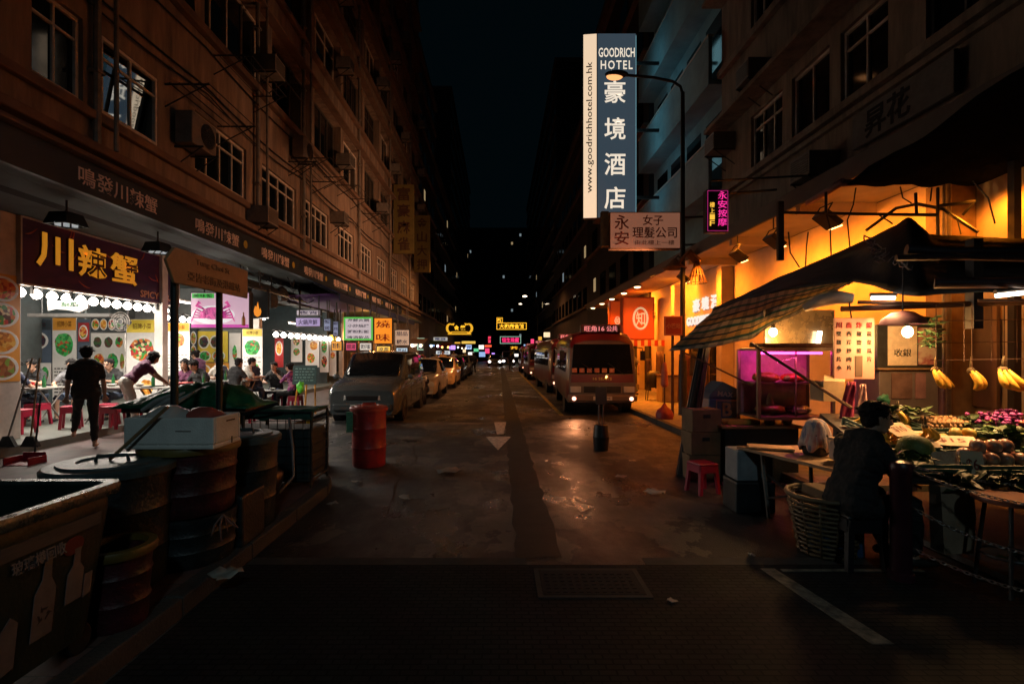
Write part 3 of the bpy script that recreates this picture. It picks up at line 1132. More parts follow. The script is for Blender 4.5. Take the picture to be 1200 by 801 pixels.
b.box(XR - .5, -2, 7.55, XR - .003, 13.8, 7.66)
for k in range(5):
 b.box(XR - .14, -2, 9.05 + 3.2 * k, XR - .003, 13.8, 9.22 + 3.2 * k)
 b.box(XR - .55, -2, 10.95 + 3.2 * k, XR - .003, 13.8, 11.05 + 3.2 * k)
b.build('ledge', M_OCHRE, t, world=True, bevel=.012)
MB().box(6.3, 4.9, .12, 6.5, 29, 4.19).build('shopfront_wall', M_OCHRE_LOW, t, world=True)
b = MB()
b.box(5.0, -2, 4.20, 6.3, 29, 4.355)
b.build('canopy', mat('canopy_paint', (.50, .44, .34), .75, var=.3, scale=1.3), t, world=True)
b = MB().box(4.94, -2, 4.14, 4.998, 29, 4.44)
b.build('canopy_edge', mat('canopy_edge', (.10, .085, .07), .6, var=.3, scale=3), t, world=True, bevel=.01)
for y in (8.6, 11.1, 13.6):
 MB().box(5.02, y - .06, 4.02, 6.298, y + .06, 4.198).build('canopy_beam', M_OCHRE_LOW, t, world=True)
put_ac('w', XR, 11.5, 7.75, PI, 'window air conditioner high on the ochre building above its row of windows')
put_ac('w', XR, 13.3, 6.9, PI, 'pale framed air conditioner at the far corner of the ochre building')
put_ac('w', XR, 9.3, 4.85, PI, 'dark air conditioner on brackets just above the right canopy')
t = thing('signboard', 'pale unlit board with dark brush characters under the ochre building windows', 'sign', (5.95, 7.3, 5.3))
MB().box(5.86, 6.6, 5.05, 5.94, 8.5, 5.62).build('board', mat('board_pale', (.13, .12, .11), .7, var=.3), t, world=True, bevel=.01)
letter(MB(), '昇花', (5.857, 7.75, 5.33), .9, .45, '-x', .02).build('lettering', M_DARK, t, world=True)
t = thing('balcony_building', 'blue grey building with long stepped balconies beyond the ochre one', 'building', (6, 14, 0))
M_TEAL = mat('render_teal', (.20, .33, .37), .8, var=.3, scale=1.0)
MB().box(6.35, 14.0, 4.36, 15, 21, 30).build('wall', M_TEAL, t, world=True)
for k in range(7):
 z = 7.0 + 2.9 * k
 MB().box(5.72, 14.0, z - .75, 5.82, 21, z + .45).build('balcony_front', M_TEAL, t, world=True)
 MB().box(5.72, 14.0, z - .87, 6.35, 21, z - .753).build('balcony_floor', M_TEAL, t, world=True)
 b = MB()
 b.box(5.70, 14.0, z + .452, 5.86, 21, z + .50)
 b.build('balcony_rail', mat('rail_pale', (.42, .40, .36), .5, var=.2), t, world=True)
 for i in range(4):
  MB().box(6.34, 14.5 + 1.6 * i, z + .1, 6.347, 15.7 + 1.6 * i, z + 1.6).build('window', M_GLASS, t, world=True)
E_SIGNW = emat('lit_letter_white', (1, .87, .70), .86)
E_SIDEW = emat('lit_acrylic_cream', (1, .74, .50), .86, True)
E_SLATE = emat('lit_acrylic_slate', (.040, .060, .080), .9, False, (.03, .04, .05))
M_INK = mat('ink_black', (.02, .02, .02), .6)
t = thing('hotel_sign', 'tall slate blue lit hotel sign with white lettering and cream side', 'sign', (3.42, 18, 6.44))
zb, zt = 6.44, 12.9
fp = [(3.42, 18.0), (4.82, 18.0), (4.82, 18.9), (3.10, 18.9)]
b = MB()
b.prism([(3.44, 18.02), (4.80, 18.02), (4.80, 18.88), (3.44, 18.88)], zb, zt, 'z')
b.box(2.99, 18.06, zb, 3.44, 18.3, zt)
b.box(4.86, 18.3, 7.2, 6.34, 18.38, 7.3)
b.box(4.86, 18.3, 9.6, 6.34, 18.38, 9.7)
b.box(4.86, 18.3, 12.0, 6.34, 18.38, 12.1)
b.build('sign_box', M_METAL, t, world=True)
b = MB()
for i in range(4):
 z0 = zb + (zt - zb) * i / 4
 b.box(3.46, 17.985, z0 + .006, 4.80, 18.015, z0 + (zt - zb) / 4 - .006)
b.build('front_panel', E_SLATE, t, world=True)
b = MB()
A_, B_ = Vector((2.97, 18.055, 0)), Vector((3.425, 18.0, 0))
nrm = Vector((-(A_ - B_).y, (A_ - B_).x, 0)).normalized()
b.add([(A_.x, A_.y, zb), (B_.x, B_.y, zb), (B_.x, B_.y, zt), (A_.x, A_.y, zt)], [(0, 1, 2, 3)])
b.build('side_panel', E_SIDEW, t, world=True)
lt = MB()
fy = 17.98
def hz(py):
 return ZW(py, 18)
letter(lt, 'GOODRICH', (XW(722.5, 18), fy, hz(62)), 1.27, .33, '-y', .012)
letter(lt, 'HOTEL', (XW(722.5, 18), fy, hz(76.5)), 1.12, .31, '-y', .012, spacing=1.25)
for ch, py in (('豪', 108), ('境', 151), ('酒', 192.5), ('店', 232)):
 letter(lt, ch, (XW(720.5, 18), fy, hz(py)), .74, .78, '-y', .012)
lt.build('lettering', E_SIGNW, t, world=True)
MB().box(4.823, 18.06, zb + .02, 4.83, 18.86, zt - .02).build('inner_side_panel', emat('lit_acrylic_teal', (.28, .62, .72), 1.0, True), t, world=True)  # added glow panel, unseen from the camera, throws cool light on the balcony building
mid = (A_ + B_) / 2
ang = math.atan2((B_ - A_).y, (B_ - A_).x)
nout = Vector((math.sin(ang), -math.cos(ang), 0))
lt = MB()
letter(lt, 'www.goodrichhotel.com.hk', mid + nout * .012 + Vector((0, 0, hz(149))), 4.6, .27, ang, .004, roll=PI / 2)
lt.build('web_address', mat('ink_on_cream', (.03, .025, .02), .6), t, world=True)
t = thing('street_lamp', 'tall street lamp with glowing orange head in front of the hotel sign', 'street lamp', (4.66, 13, .12))
b = MB()
b.cyl((4.66, 13, .12), (4.66, 13, 1.5), .11, .10, 14)
b.cyl((4.66, 13, 1.5), (4.66, 13, 8.3), .065, .05, 12)
b.tube([(4.66, 13, 8.25), (4.60, 13, 8.45), (4.40, 13, 8.58), (3.9, 13, 8.68), (3.2, 13, 8.74)], .035, 8)
b.build('post', mat('lamp_post_paint', (.035, .032, .03), .5, .3), t, world=True, smooth=True)
b = MB()
b.ell((2.98, 13, 8.76), .30, .14, .09, 16, 10)
b.build('lamp_head', M_GALV, t, world=True, smooth='full')
b = MB()
b.ell((2.93, 13, 8.70), .21, .10, .085, 16, 10)
b.build('lens', emat('sodium_lens', (1, .42, .15), 1.4), t, world=True, smooth='full')
LAMP = Vector((2.93, 13, 8.55))
t = thing('hanging_hood', 'dark bell shaped hood fixed to the street lamp post', 'lamp hood', (4.42, 12.9, 3.85))
MB().lathe([(.02, .22), (.06, .2), (.16, .08), (.30, -.02), (.29, -.04), (.14, .05), (.03, .15)], (0, 0, 0), 18).build('hood', M_RUST, t, smooth=True)
MB().tube([(0, 0, .2), (.1, .05, .3), (.24, .1, .2)], .015, 6).build('arm', M_METAL, t)
t = thing('hanging_net', 'cone shaped dark net hanging right of the street lamp post', 'net', (4.98, 12.9, 3.45))
b = MB()
for i in range(14):
 a, a2 = 2 * PI * i / 14, 2 * PI * (i + 2) / 14
 b.tube([(.02 * math.cos(a), .02 * math.sin(a), .62), (.24 * math.cos(a2), .24 * math.sin(a2), 0)], .008, 4)
 b.tube([(.02 * math.cos(a2), .02 * math.sin(a2), .62), (.24 * math.cos(a), .24 * math.sin(a), 0)], .008, 4)
for z, r in ((0, .24), (.2, .17), (.4, .09)):
 b.tube([(r * math.cos(2 * PI * j / 16), r * math.sin(2 * PI * j / 16), z) for j in range(16)], .009, 4, True)
b.build('net', M_RUST, t)
t = thing('roof_flap', 'small rusty gabled flap above the net on the lamp post', 'flap', (4.75, 12.9, 4.05))
MB().prism([(-.32, -.12), (0, .22), (.28, -.05), (.24, -.09), (0, .15), (-.28, -.16)], -.2, .2, 'y').build('flap', M_RUST, t)
t = thing('barber_sign', 'pinkish lit hanging sign with dark red characters below the hotel sign', 'sign', (3.95, 14, 5.0))
x0, x1, z0, z1 = XW(715, 14), XW(797, 14), ZW(290.5, 14), ZW(249.5, 14)
MB().box(x0 - .02, 14.0, z0 - .03, x1 + .02, 14.22, z1 + .03).build('sign_box', M_RUST, t, world=True, bevel=.01)
MB().box(x0 + .01, 13.985, z0, x1 - .01, 14.0, z1).build('front_panel', emat('lit_acrylic_pink', (.42, .17, .10), .42, True), t, world=True)
lt = MB()
for s, a, c, e, f in (('永', 720, 737, 252, 269), ('安', 720, 737, 271, 287), ('女子', 753, 777, 252, 264), ('理髮公司', 741, 793, 266, 279), ('由此樓上一樓', 744, 790, 281.5, 287)):
 letter(lt, s, (XW((a + c) / 2, 14), 13.983, ZW((e + f) / 2, 14)), XW(c, 14) - XW(a, 14), ZW(e, 14) - ZW(f, 14), '-y', .010 if f - e > 9 else .0)
lt.build('lettering', mat('sign_red_paint', (.13, .012, .01), .6), t, world=True)
b = MB()
b.box(XW(705, 14), 14.0, z0 + .05, XW(713.5, 14), 14.2, z1 + .05)
b.tube([(x1, 14.1, z1 - .1), (6.35, 14.1, z1 - .05)], .03, 6)
b.tube([(x1, 14.1, z0 + .1), (6.35, 14.1, z0 + .15)], .03, 6)
b.build('bracket', M_METAL, t, world=True)
t = thing('neon_sign', 'small black box sign with pink and yellow neon characters by the right canopy', 'sign', (3.85, 9, 4.2))
x0, x1, z0, z1 = XW(828, 9), XW(854, 9), ZW(272, 9), ZW(222, 9)
MB().box(x0, 9.0, z0, x1, 9.16, z1).build('sign_box', M_BLACK, t, world=True, bevel=.01)
lt = MB()
for i, ch in enumerate('永安按摩'):
 letter(lt, ch, (XW(846.5, 9), 8.993, ZW(229 + 10.4 * i, 9)), .155, .135, '-y', .0)
lt.build('pink_lettering', emat('neon_pink', (1, .04, .36), 1.0), t, world=True)
lt = MB()
for i, ch in enumerate('樓上1F'):
 letter(lt, ch, (XW(834.5, 9), 8.993, ZW(240 + 7.2 * i, 9)), .085, .09, '-y', .0)
lt.build('yellow_lettering', emat('neon_yellow', (1, .55, .06), 1.0), t, world=True)
MB().tube([(x1, 9.08, z1 - .05), (4.92, 9.08, z1 + .02)], .02, 5).build('bracket', M_METAL, t, world=True)
b = MB()
b.tube([(x0 + .1, 9.08, z1), (x0 + .1, 9.08, z1 + .18), (5.98, 9.08, z1 + .3)], .018, 5)
b.build('bracket', M_METAL, t, world=True)
b = MB()
b.frame((x0 + .015, z0 + .02), (x1 - .015, z1 - .02), .008, .01, 'y', 8.994)
b.build('neon_border', emat('neon_border', (.6, .03, .25), .5), t, world=True)
M_REDSIGN = mat('sign_orange_red', (.55, .10, .03), .45, var=.2, scale=2)
for (px0, px1, py0, py1, d, lb) in ((730, 767, 348, 398, 20, 'large orange red box sign with pale round emblem under the canopy'), (715, 728, 352, 399, 24, 'smaller red box sign behind the large orange one under the canopy')):
 t = thing('box_sign', lb, 'sign', (XW(px0, d), d, ZW(py1, d)))
 MB().box(XW(px0, d), d, ZW(py1, d), XW(px1, d), d + .5, ZW(py0, d)).build('sign_box', M_REDSIGN, t, world=True, bevel=.02)
 MB().box(XW(px0, d) + .05, d - .012, ZW(py1, d) + .05, XW(px1, d) - .05, d - .001, ZW(py0, d) - .05).build('front_panel', emat('lit_orange_panel', (.55, .08, .01), .28, False, (.5, .09, .02)), t, world=True)
 c = Vector((XW((px0 + px1) / 2 + 2, d), d - .013, ZW((py0 + py1) / 2, d)))
 r = (XW(px1, d) - XW(px0, d)) * .22
 e = MB()
 e.tube([(c.x + r * math.cos(a), c.y, c.z + r * 1.5 * math.sin(a)) for a in [2 * PI * j / 20 for j in range(20)]], r * .16, 5, True)
 letter(e, '知', (c.x, c.y, c.z), r * 1.3, r * 2.0, '-y', .015)
 e.build('emblem', emat('emblem_white', (.85, .75, .45), .45), t, world=True)
 b = MB()
 letter(b, '川\n味', (c.x + r * 2.0, c.y, c.z + r), r * .5, r * 2.4, '-y')
 b.build('lettering', M_INK, t, world=True)
t = thing('striped_valance', 'short striped valance hanging under the orange box sign', 'valance', (5.4, 19.5, 2.1))
for i, cl in enumerate(((.6, .55, .5), (.45, .05, .04))):
 b = MB()
 for j in range(i, 14, 2):
  b.box(4.75 + j * .13, 19.5, 1.95, 4.75 + (j + 1) * .13 - .004, 19.52, 2.18)
 b.build('red_stripes' if i else 'white_stripes', mat('valance%d' % i, cl, .8), t, world=True)
t = thing('stop_sign_post', 'thin post with a red plate above the kerb right of the minibus', 'sign post', (4.3, 12.7, .12))
b = MB().cyl((4.3, 12.7, .12), (4.3, 12.7, 2.62), .035, n=10)
b.build('post', M_RUST, t, world=True)
MB().box(4.07, 12.62, 2.12, 4.52, 12.66, 2.60).build('plate', mat('plate_red', (.42, .05, .045), .5), t, world=True, bevel=.01)
b = MB().frame((4.09, 2.14), (4.50, 2.58), .012, .004, 'y', 12.617)
letter(b, '小巴站', (4.295, 12.617, 2.36), .34, .13, '-y', .01)
b.build('lettering', mat('plate_pale', (.65, .35, .30), .5), t, world=True)
t = thing('parasol_stand', 'red cone shaped stand with a thin stick on the right pavement', 'stand', (3.97, 12.3, .12))
MB().lathe([(.20, 0), (.21, .1), (.17, .2), (.07, .28), (.03, .36), (.02, .36)], (0, 0, 0), 20).build('base', mat('stand_red', (.28, .03, .035), .5), t, smooth=True)
MB().cyl((0, 0, .3), (0, 0, 1.55), .018, n=8).build('stick', M_RUST, t)
MB().lathe([(.05, .75), (.09, .8), (.075, 1.1), (.05, 1.3), (.03, 1.35)], (0, 0, 0), 12).build('furled_flag', mat('flag_pink', (.5, .14, .1), .8), t, smooth=True)
t = thing('bucket_post', 'black weighted bucket holding two thin poles on the road before the minibus', 'bucket post', (1.78, 8.95, 0))
MB().lathe([(.12, 0), (.125, .02), (.14, .22), (.145, .24), (.135, .24), (.13, .27), (.115, .44), (.10, .45), (.09, .44)], (0, 0, 0), 22).build('bucket', M_BLACK, t, smooth=True)
b = MB()
b.cyl((-.035, 0, .4), (-.03, 0, 1.12), .014, n=8)
b.cyl((.035, 0, .4), (.045, 0, 1.05), .014, n=8)
b.build('pole', mat('pole_dim', (.15, .12, .10), .5, .4), t)
MB().cbox((0, -.01, .95), (.2, .02, .3)).build('back_plate', mat('plate_back', (.06, .05, .05), .6), t, bevel=.01)
t = thing('wall_sign', 'white lit hotel lettering on the orange right wall above the striped tarp', 'sign', (6.25, 15.2, 3))
lt = MB()
for i, ch in enumerate('豪境酒店'):
 letter(lt, ch, (6.27, 16.3 - .70 * i, 3.20), .52, .40, '-x', .015, depth=.02)
letter(lt, 'GOODRICH HOTEL', (6.27, 15.5, 2.72), 3.2, .28, '-x', .012, depth=.02)
lt.build('lettering', emat('lit_letter_cool', (1, .93, .84), .85, False, (.1, .1, .1)), t, world=True)
fl = thing('floodlight', 'x', 'floodlight', (0, 0, 0), 0, 'floodlights under the right canopy')
MB().cbox((0, 0, 0), (.30, .34, .09), ry=R(38)).build('housing', M_BLACK, fl, bevel=.012)
MB().cbox((.035, 0, -.045), (.25, .29, .012), ry=R(38)).build('lens', emat('flood_lens', (1, .55, .16), 7), fl)
b = MB()
b.tube([(-.12, -.15, .05), (-.02, -.15, .22), (-.02, .15, .22), (-.12, .15, .05)], .012, 5)
b.tube([(-.02, 0, .22), (-.02, 0, .42)], .012, 5)
b.build('yoke', M_METAL, fl)
FLOODS = [(5.0, 7.8, 3.72, 'floodlight nearest the fruit stall, over the dark tarp ridge'), (5.0, 9.3, 3.72, 'second floodlight under the right canopy'), (5.0, 10.7, 3.72, 'third floodlight, beside the pale ceiling panel'),
 (5.0, 13.9, 3.72, 'floodlight just beyond the street lamp post under the canopy')]
for i, (x, y, z, lb) in enumerate(FLOODS):
 if i == 0:
  fl.location = (x, y, z)
  fl['label'] = lb
 else:
  dup(fl, (x, y, z), 0, lb)
dl = thing('downlight', 'x', 'lamp', (0, 0, 0), 0, 'lamps along the far canopy edge')
MB().lathe([(.03, .10), (.10, .08), (.17, 0), (.16, -.01)], (0, 0, 0), 16).build('shade', M_METAL, dl, smooth=True)
MB().ell((0, 0, -.015), .12, .12, .05, 12, 8).build('bulb', emat('canopy_bulb', (1, .66, .32), 5), dl, smooth='full')
for i, y in enumerate((18.6, 20.6, 22.8, 25.0, 27.4)):
 lb = '%s round lamp along the far canopy edge beyond the hotel letters' % ORD[i]
 if i == 0:
  dl.location = (5.02, y, 4.10)
  dl['label'] = lb
 else:
  dup(dl, (5.02, y, 4.10), 0, lb)
for i, (pa, pb, qa, qb, d, s, lb) in enumerate(((461, 485, 216, 297, 30, '富豪麻雀', 'dim yellow vertical sign board high on the left front, the nearer of two'), (485, 504, 252, 319, 36, '金山大押', 'dim yellow vertical sign board behind the nearer one on the left'))):
 t = thing('vertical_sign', lb, 'sign', (XW(pa, d), d, ZW(qb, d)))
 MB().box(XW(pa, d), d, ZW(qb, d), XW(pb, d), d + .18, ZW(qa, d)).build('board', mat('banner_ochre', (.16, .125, .035), .7, var=.3, scale=2), t, world=True, bevel=.02)
 b = MB()
 w = (XW(pb, d) - XW(pa, d)) * .62
 hh = ZW(qa, d) - ZW(qb, d)
 for k, ch in enumerate(s):
  letter(b, ch, ((XW(pa, d) + XW(pb, d)) / 2, d - .005, ZW(qb, d) + hh * (.86 - .24 * k)), w, w * 1.05, '-y', .02)
 b.build('lettering', mat('banner_ink', (.06, .025, .015), .7), t, world=True)
 for q in (.2, .8):
  b = MB()
  b.tube([(XW(pa, d), d + .09, ZW(qb, d) + hh * q), (-6.3, d + .09, ZW(qb, d) + hh * q)], .03, 5)
  b.tube([(XW(pa, d), d + .09, ZW(qb, d) + hh * q), (-6.3, d + .09, ZW(qb, d) + hh * q - .9)], .025, 5)
  b.build('bracket', M_METAL, t, world=True)
def far_sign(name, label, px0, px1, py0, py1, d, board, col, text, tcol, tstr=1.2, border=None, bstr=1.0, pan=0.0):
 t = thing(name, label, 'sign', (XW(px0, d), d, ZW(py1, d)))
 a, c, e, f = XW(px0, d), XW(px1, d), ZW(py1, d), ZW(py0, d)
 MB().box(a, d, e, c, d + .3, f).build('board', emat(board, col, pan) if pan else mat(board, col, .6), t, world=True, bevel=.02)
 if text:
  lt = MB()
  letter(lt, text, ((a + c) / 2, d - .01, (e + f) / 2), (c - a) * .82, (f - e) * .66, '-y', .02)
  lt.build('lettering', emat(tcol[0], tcol[1], tstr), t, world=True)
 if border:
  b = MB()
  w = (f - e) * .07
  b.frame((a, e), (c, f), w, .05, 'y', d - .03)
  b.build('neon_border', emat(border[0], border[1], bstr), t, world=True)
 return t
YN = ('neon_amber', (1, .50, .03))
d = 62
t = thing('neon_sign', 'yellow lit hanging sign with two curled flourishes above the parked cars', 'sign', (XW(538, d), d, ZW(393, d)))
MB().box(XW(524, d), d, ZW(393, d), XW(553, d), d + .3, ZW(377, d)).build('board', M_BLACK, t, world=True)
lt = MB()
letter(lt, '金', (XW(535, d), d - .02, ZW(384, d)), .55, .62, '-y', .03)
letter(lt, '龍', (XW(542.5, d), d - .02, ZW(384, d)), .55, .62, '-y', .03)
lt.build('lettering', emat(*YN, 1.6), t, world=True)
b = MB()
for s in (-1, 1):
 cx = XW(538.5 + 10.5 * s, d)
 cz = ZW(384.5, d)
 b.tube([(cx + s * .42 * math.cos(a), d - .04, cz + .52 * math.sin(a)) for a in [R(-120) + R(240) * j / 14 for j in range(15)]], [.04 + .11 * math.sin(PI * j / 14) for j in range(15)], 6)
 b.tube([(cx - s * .05, d - .04, cz + .45), (cx - s * .45, d - .04, cz + .55), (cx - s * .3, d - .04, cz + .35)], .09, 5)
b.tube([(XW(525, d), d - .04, ZW(391, d)), (XW(552, d), d - .04, ZW(391, d))], .09, 5)
b.tube([(XW(529, d), d - .04, ZW(388.7, d)), (XW(548, d), d - .04, ZW(388.7, d))], .05, 5)
b.build('flourish', emat('neon_amber_soft', (1, .50, .03), .9), t, world=True)
MB().tube([(XW(524, d), d + .1, ZW(378, d)), (-6.6, d + .1, ZW(378, d))], .08, 5).build('bracket', M_METAL, t, world=True)
far_sign('neon_sign', 'row of amber outlined characters hanging over the street centre', 582, 617, 378, 386, 75, 'board_black', (.01, .01, .01), '大和麻雀館', YN, .25, YN, .08)
far_sign('neon_sign', 'small amber outlined box above the row of amber characters', 582, 589, 372, 377.6, 75, 'board_black', (.01, .01, .01), '新', YN, .35, YN, .2)
far_sign('neon_sign', 'pink red characters in a pale green frame over the street centre', 586, 610.5, 394, 402.5, 70, 'board_wine', (.12, .004, .02), '恒生珠寶', ('neon_rose', (1, .03, .18)), 1.3, ('neon_mint', (.45, .8, .6)), .7)
far_sign('neon_sign', 'pale yellow lit bar sign below the sign with curled flourishes', 541, 557, 399.5, 402.5, 66, 'lit_bar_yellow', (1, .62, .1), '', None, pan=.8)
far_sign('neon_sign', 'bluish white square light box left of the street centre', 546, 552.5, 404, 409, 64, 'lit_box_blue', (.45, .62, 1), '押', ('ink_lit', (.05, .05, .3)), .2, pan=1.1)
far_sign('neon_sign', 'white light box next to a red neon at the end of the street', 561, 567, 404, 409, 80, 'lit_box_white', (1, .9, .85), '', None, pan=1.2)
far_sign('neon_sign', 'red orange low neon bar at the end of the street', 568, 576, 404, 406.5, 80, 'lit_bar_red', (1, .12, .04), '', None, pan=1.1)
far_sign('neon_sign', 'upright pink red neon at the end of the street', 571.5, 575.5, 392, 403.5, 80, 'board_black', (.01, .01, .01), '押\n當', ('neon_red', (1, .05, .12)), 1.4)
far_sign('neon_sign', 'dim brown hanging board under the green framed sign', 597, 608, 405, 410, 68, 'board_rust', (.2, .06, .03), '茶', YN, .3)
far_sign('neon_sign', 'white lit shop board above the parked cars on the left', 511, 527, 411, 415, 48, 'lit_board_white', (.85, .9, .9), '家居用品', ('ink_lit', (.05, .05, .3)), .1, pan=.8)
far_sign('neon_sign', 'slim white lit board on the left under the yellow sign', 508, 524, 395, 399, 50, 'lit_board_dim', (.75, .72, .65), '電器', ('ink_lit', (.05, .05, .3)), .1, pan=.55)
far_sign('neon_sign', 'upright white board with mint neon frame at the far left corner', 489, 497.5, 396, 410, 40, 'board_black', (.01, .01, .01), '藥\n房', ('neon_white', (.7, .9, .9)), .5, ('neon_mint', (.45, .8, .6)), 1.2)
t = thing('round_sign', 'round white lamp disc beside the mint framed board', 'sign', (XW(484.5, 39), 39, ZW(402, 39)))
MB().cyl((0, .0, 0), (0, .12, 0), .30, n=20).build('disc', emat('disc_white', (1, .85, .72), 1.2), t)
MB().cyl((0, .06, 0), (-.8, .06, 0), .03, n=6).build('bracket', M_METAL, t)
random.seed(17)
CN = [('pale blue', (.4, .6, 1)), ('white', (1, .92, .85)), ('amber', (1, .5, .06)), ('rose', (1, .06, .2)), ('green', (.15, .8, .35)), ('cream', (1, .75, .45)), ('violet', (.55, .3, 1))]
SW = [(506, 403, 44), (515, 405, 56), (530, 407, 52), (536, 402, 70), (544, 411, 60), (552, 414, 72), (558, 410, 86), (565, 415, 95), (571, 411, 105), (578, 416, 110), (592, 416, 100), (599, 414, 88), (606, 416, 78), (612, 411, 70), (617, 405, 62), (624, 400, 54),
 (519, 398, 66), (633, 397, 48), (641, 392, 44), (648, 400, 41)]
for i, (px, py, d) in enumerate(SW):
 nm_, cl_ = CN[(i * 3) % 7]
 w_, h_ = random.uniform(1.6, 4.0), random.uniform(1.2, 3.0)
 far_sign('lit_board', 'tiny %s lit board far down the %s, %s from the left' % (nm_, 'left side' if px < 585 else 'right side', ['first', 'second', 'third', 'fourth', 'fifth', 'sixth', 'seventh', 'eighth', 'ninth', 'tenth', 'eleventh', 'twelfth', 'thirteenth', 'fourteenth', 'fifteenth', 'sixteenth', 'seventeenth', 'eighteenth', 'nineteenth', 'twentieth'][sorted(q[0] for q in SW).index(px)]),
 px - w_, px + w_, py - h_, py + h_, d, 'swarm_' + nm_, cl_, '', None, pan=.8 + .3 * (i % 3))['group'] = 'small lit boards far down the street'
fsl = thing('street_lamp', 'x', 'street lamp', (0, 0, 0), 0, 'distant street lamps')
MB().tube([(1.6, 0, 0), (1.6, 0, 8.2), (1.2, 0, 8.8), (0, 0, 9)], .07, 6).build('post', M_METAL, fsl)
MB().ell((-.1, 0, 8.95), .32, .2, .12, 10, 7).build('lens', emat('far_lamp_lens', (1, .8, .55), 5), fsl)
for i, (px, py, d, lb) in enumerate(((616, 347, 68, 'distant street lamp above the minibuses'), (610.5, 356, 100, 'farther distant street lamp left of the nearer one'))):
 z = ZW(py, d) - 8.95
 if i == 0:
  fsl.location = (XW(px, d), d, z)
  fsl['label'] = lb
 else:
  dup(fsl, (XW(px, d), d, z), 0, lb)
XS = -8.0
t = thing('restaurant_sign', 'big dark purple sign with golden characters over the first restaurant', 'sign', (XS, 8.5, 2.85))
M_PURPLE = ramp_noise('sign_purple', [(.038, .008, .05), (.06, .013, .075), (.03, .006, .05), (.09, .02, .07)], 1.6, .35, 'NOISE', stretch=(1, .8, 2.2))
MB().box(XS - .12, 8.55, 2.86, XS, 12.75, 4.0).build('board', M_PURPLE, t, world=True, bevel=.01)
b = MB()
b.frame((8.53, 2.84), (12.77, 3.995), .03, .16, 'x', XS - .05)
b.build('sign_frame', mat('frame_pale', (.45, .40, .36), .4, .3), t, world=True)
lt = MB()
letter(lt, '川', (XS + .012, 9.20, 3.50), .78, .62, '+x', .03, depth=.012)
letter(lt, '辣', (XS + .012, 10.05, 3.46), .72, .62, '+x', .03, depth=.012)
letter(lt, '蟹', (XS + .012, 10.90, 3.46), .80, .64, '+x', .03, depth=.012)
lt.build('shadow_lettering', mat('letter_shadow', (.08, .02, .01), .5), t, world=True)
lt = MB()
letter(lt, '川', (XS + .026, 9.20, 3.51), .76, .60, '+x', .015, depth=.012)
letter(lt, '辣', (XS + .026, 10.05, 3.47), .70, .60, '+x', .015, depth=.012)
letter(lt, '蟹', (XS + .026, 10.90, 3.47), .78, .62, '+x', .015, depth=.012)
lt.build('lettering', emat('letter_gold', (.75, .30, .02), .45, False, (.8, .4, .04)), t, world=True)
lt = MB()
letter(lt, 'SPICY CRAB', (XS + .012, 12.05, 3.02), 1.3, .16, '+x', .02)
lt.build('english_lettering', mat('letter_peach', (.75, .42, .25), .5), t, world=True)
b = MB()
random.seed(3)
for i in range(16):
 y, z = 8.7 + random.random() * 3.9, 2.95 + random.random() * .95
 a = random.random() * 3
 b.tube([(XS + .004, y + .16 * t_ * math.cos(a), z + .10 * t_ * math.sin(a) + .03 * t_ * t_) for t_ in (-1, -.5, 0, .5, 1)], [.004, .012, .016, .012, .003], 5)
b.build('painted_chilli', mat('chilli_paint', (.45, .10, .05), .5), t, world=True)
b = MB()
for y in (8.8, 9.6, 10.4, 11.2, 12.0, 12.6):
 b.box(XS - .06, y, 2.70, XS - .02, y + .03, 2.84)
b.build('clamp', M_METAL, t, world=True)
def bulb_string(label, x, y0, y1, z, n, r, em):
 t = thing('bulb_string', label, 'string lights', (x, y0, z))
 w = MB()
 w.tube([(x, y0 + (y1 - y0) * i / 40, z + r + .05 + .02 * math.sin(i)) for i in range(41)], .012, 5)
 w.build('wire', M_BLACK, t, world=True)
 for i in range(n):
  y = y0 + (y1 - y0) * (i + .5) / n
  s = MB()
  s.cyl((x, y, z + r * .8), (x, y, z + r + .06), .022, n=8)
  bl = MB()
  bl.lathe([(.004, -r), (r * .6, -r * .8), (r, -r * .15), (r * .9, r * .35), (r * .45, r * .9), (.02, r * 1.05)], (x, y, z), 12)
  o = bl.build('bulb', em, t, world=True, smooth='full')
  s.build('socket', M_BLACK, o, world=True)
 return t
E_BULB = emat('bulb_white', (1, .88, .74), 14)
bulb_string('string of bright bulbs under the big purple sign', XS - .12, 8.2, 12.6, 2.72, 14, .085, E_BULB)
bulb_string('string of bulbs beside the pink crab light box', XS - .1, 12.3, 16.8, 2.55, 14, .075, E_BULB)
bulb_string('string of large bulbs over the third shop left of the van', XS + .1, 17.8, 25.5, 2.34, 12, .10, E_BULB)
ff = thing('ceiling_light', 'x', 'ceiling light', (0, 0, 0), 0, 'ceiling lights in the restaurants')
MB().box(-.06, -.62, .02, .06, .62, .07).build('casing', M_FRAMEW, ff)
MB().cyl((0, -.6, 0), (0, .6, 0), .022, n=8).build('tube', emat('tube_white', (1, .93, .85), 12), ff)
CL = [(-9.6, 9.4, 3.3), (-9.6, 11.2, 3.3), (-11, 10.5, 3.3), (-9.4, 13.6, 3.2), (-9.4, 15.6, 3.2), (-9.2, 19.5, 3.0), (-9.2, 23, 3.0)]
for i, p in enumerate(CL):
 lb = '%s white tube light inside the left restaurants' % ORD[i]
 if i == 0:
  ff.location = p
  ff['label'] = lb
 else:
  dup(ff, p, 0, lb)
t = thing('end_pier', 'pale pier with a strip of dish pictures at the left edge', 'pier', (XS, 7, .26))
MB().box(XS - .4, 6.0, .26, XS - .05, 8.62, 4.0).build('pier', mat('pier_tile', (.55, .47, .42), .5, var=.25, scale=4), t, world=True, bevel=.01)
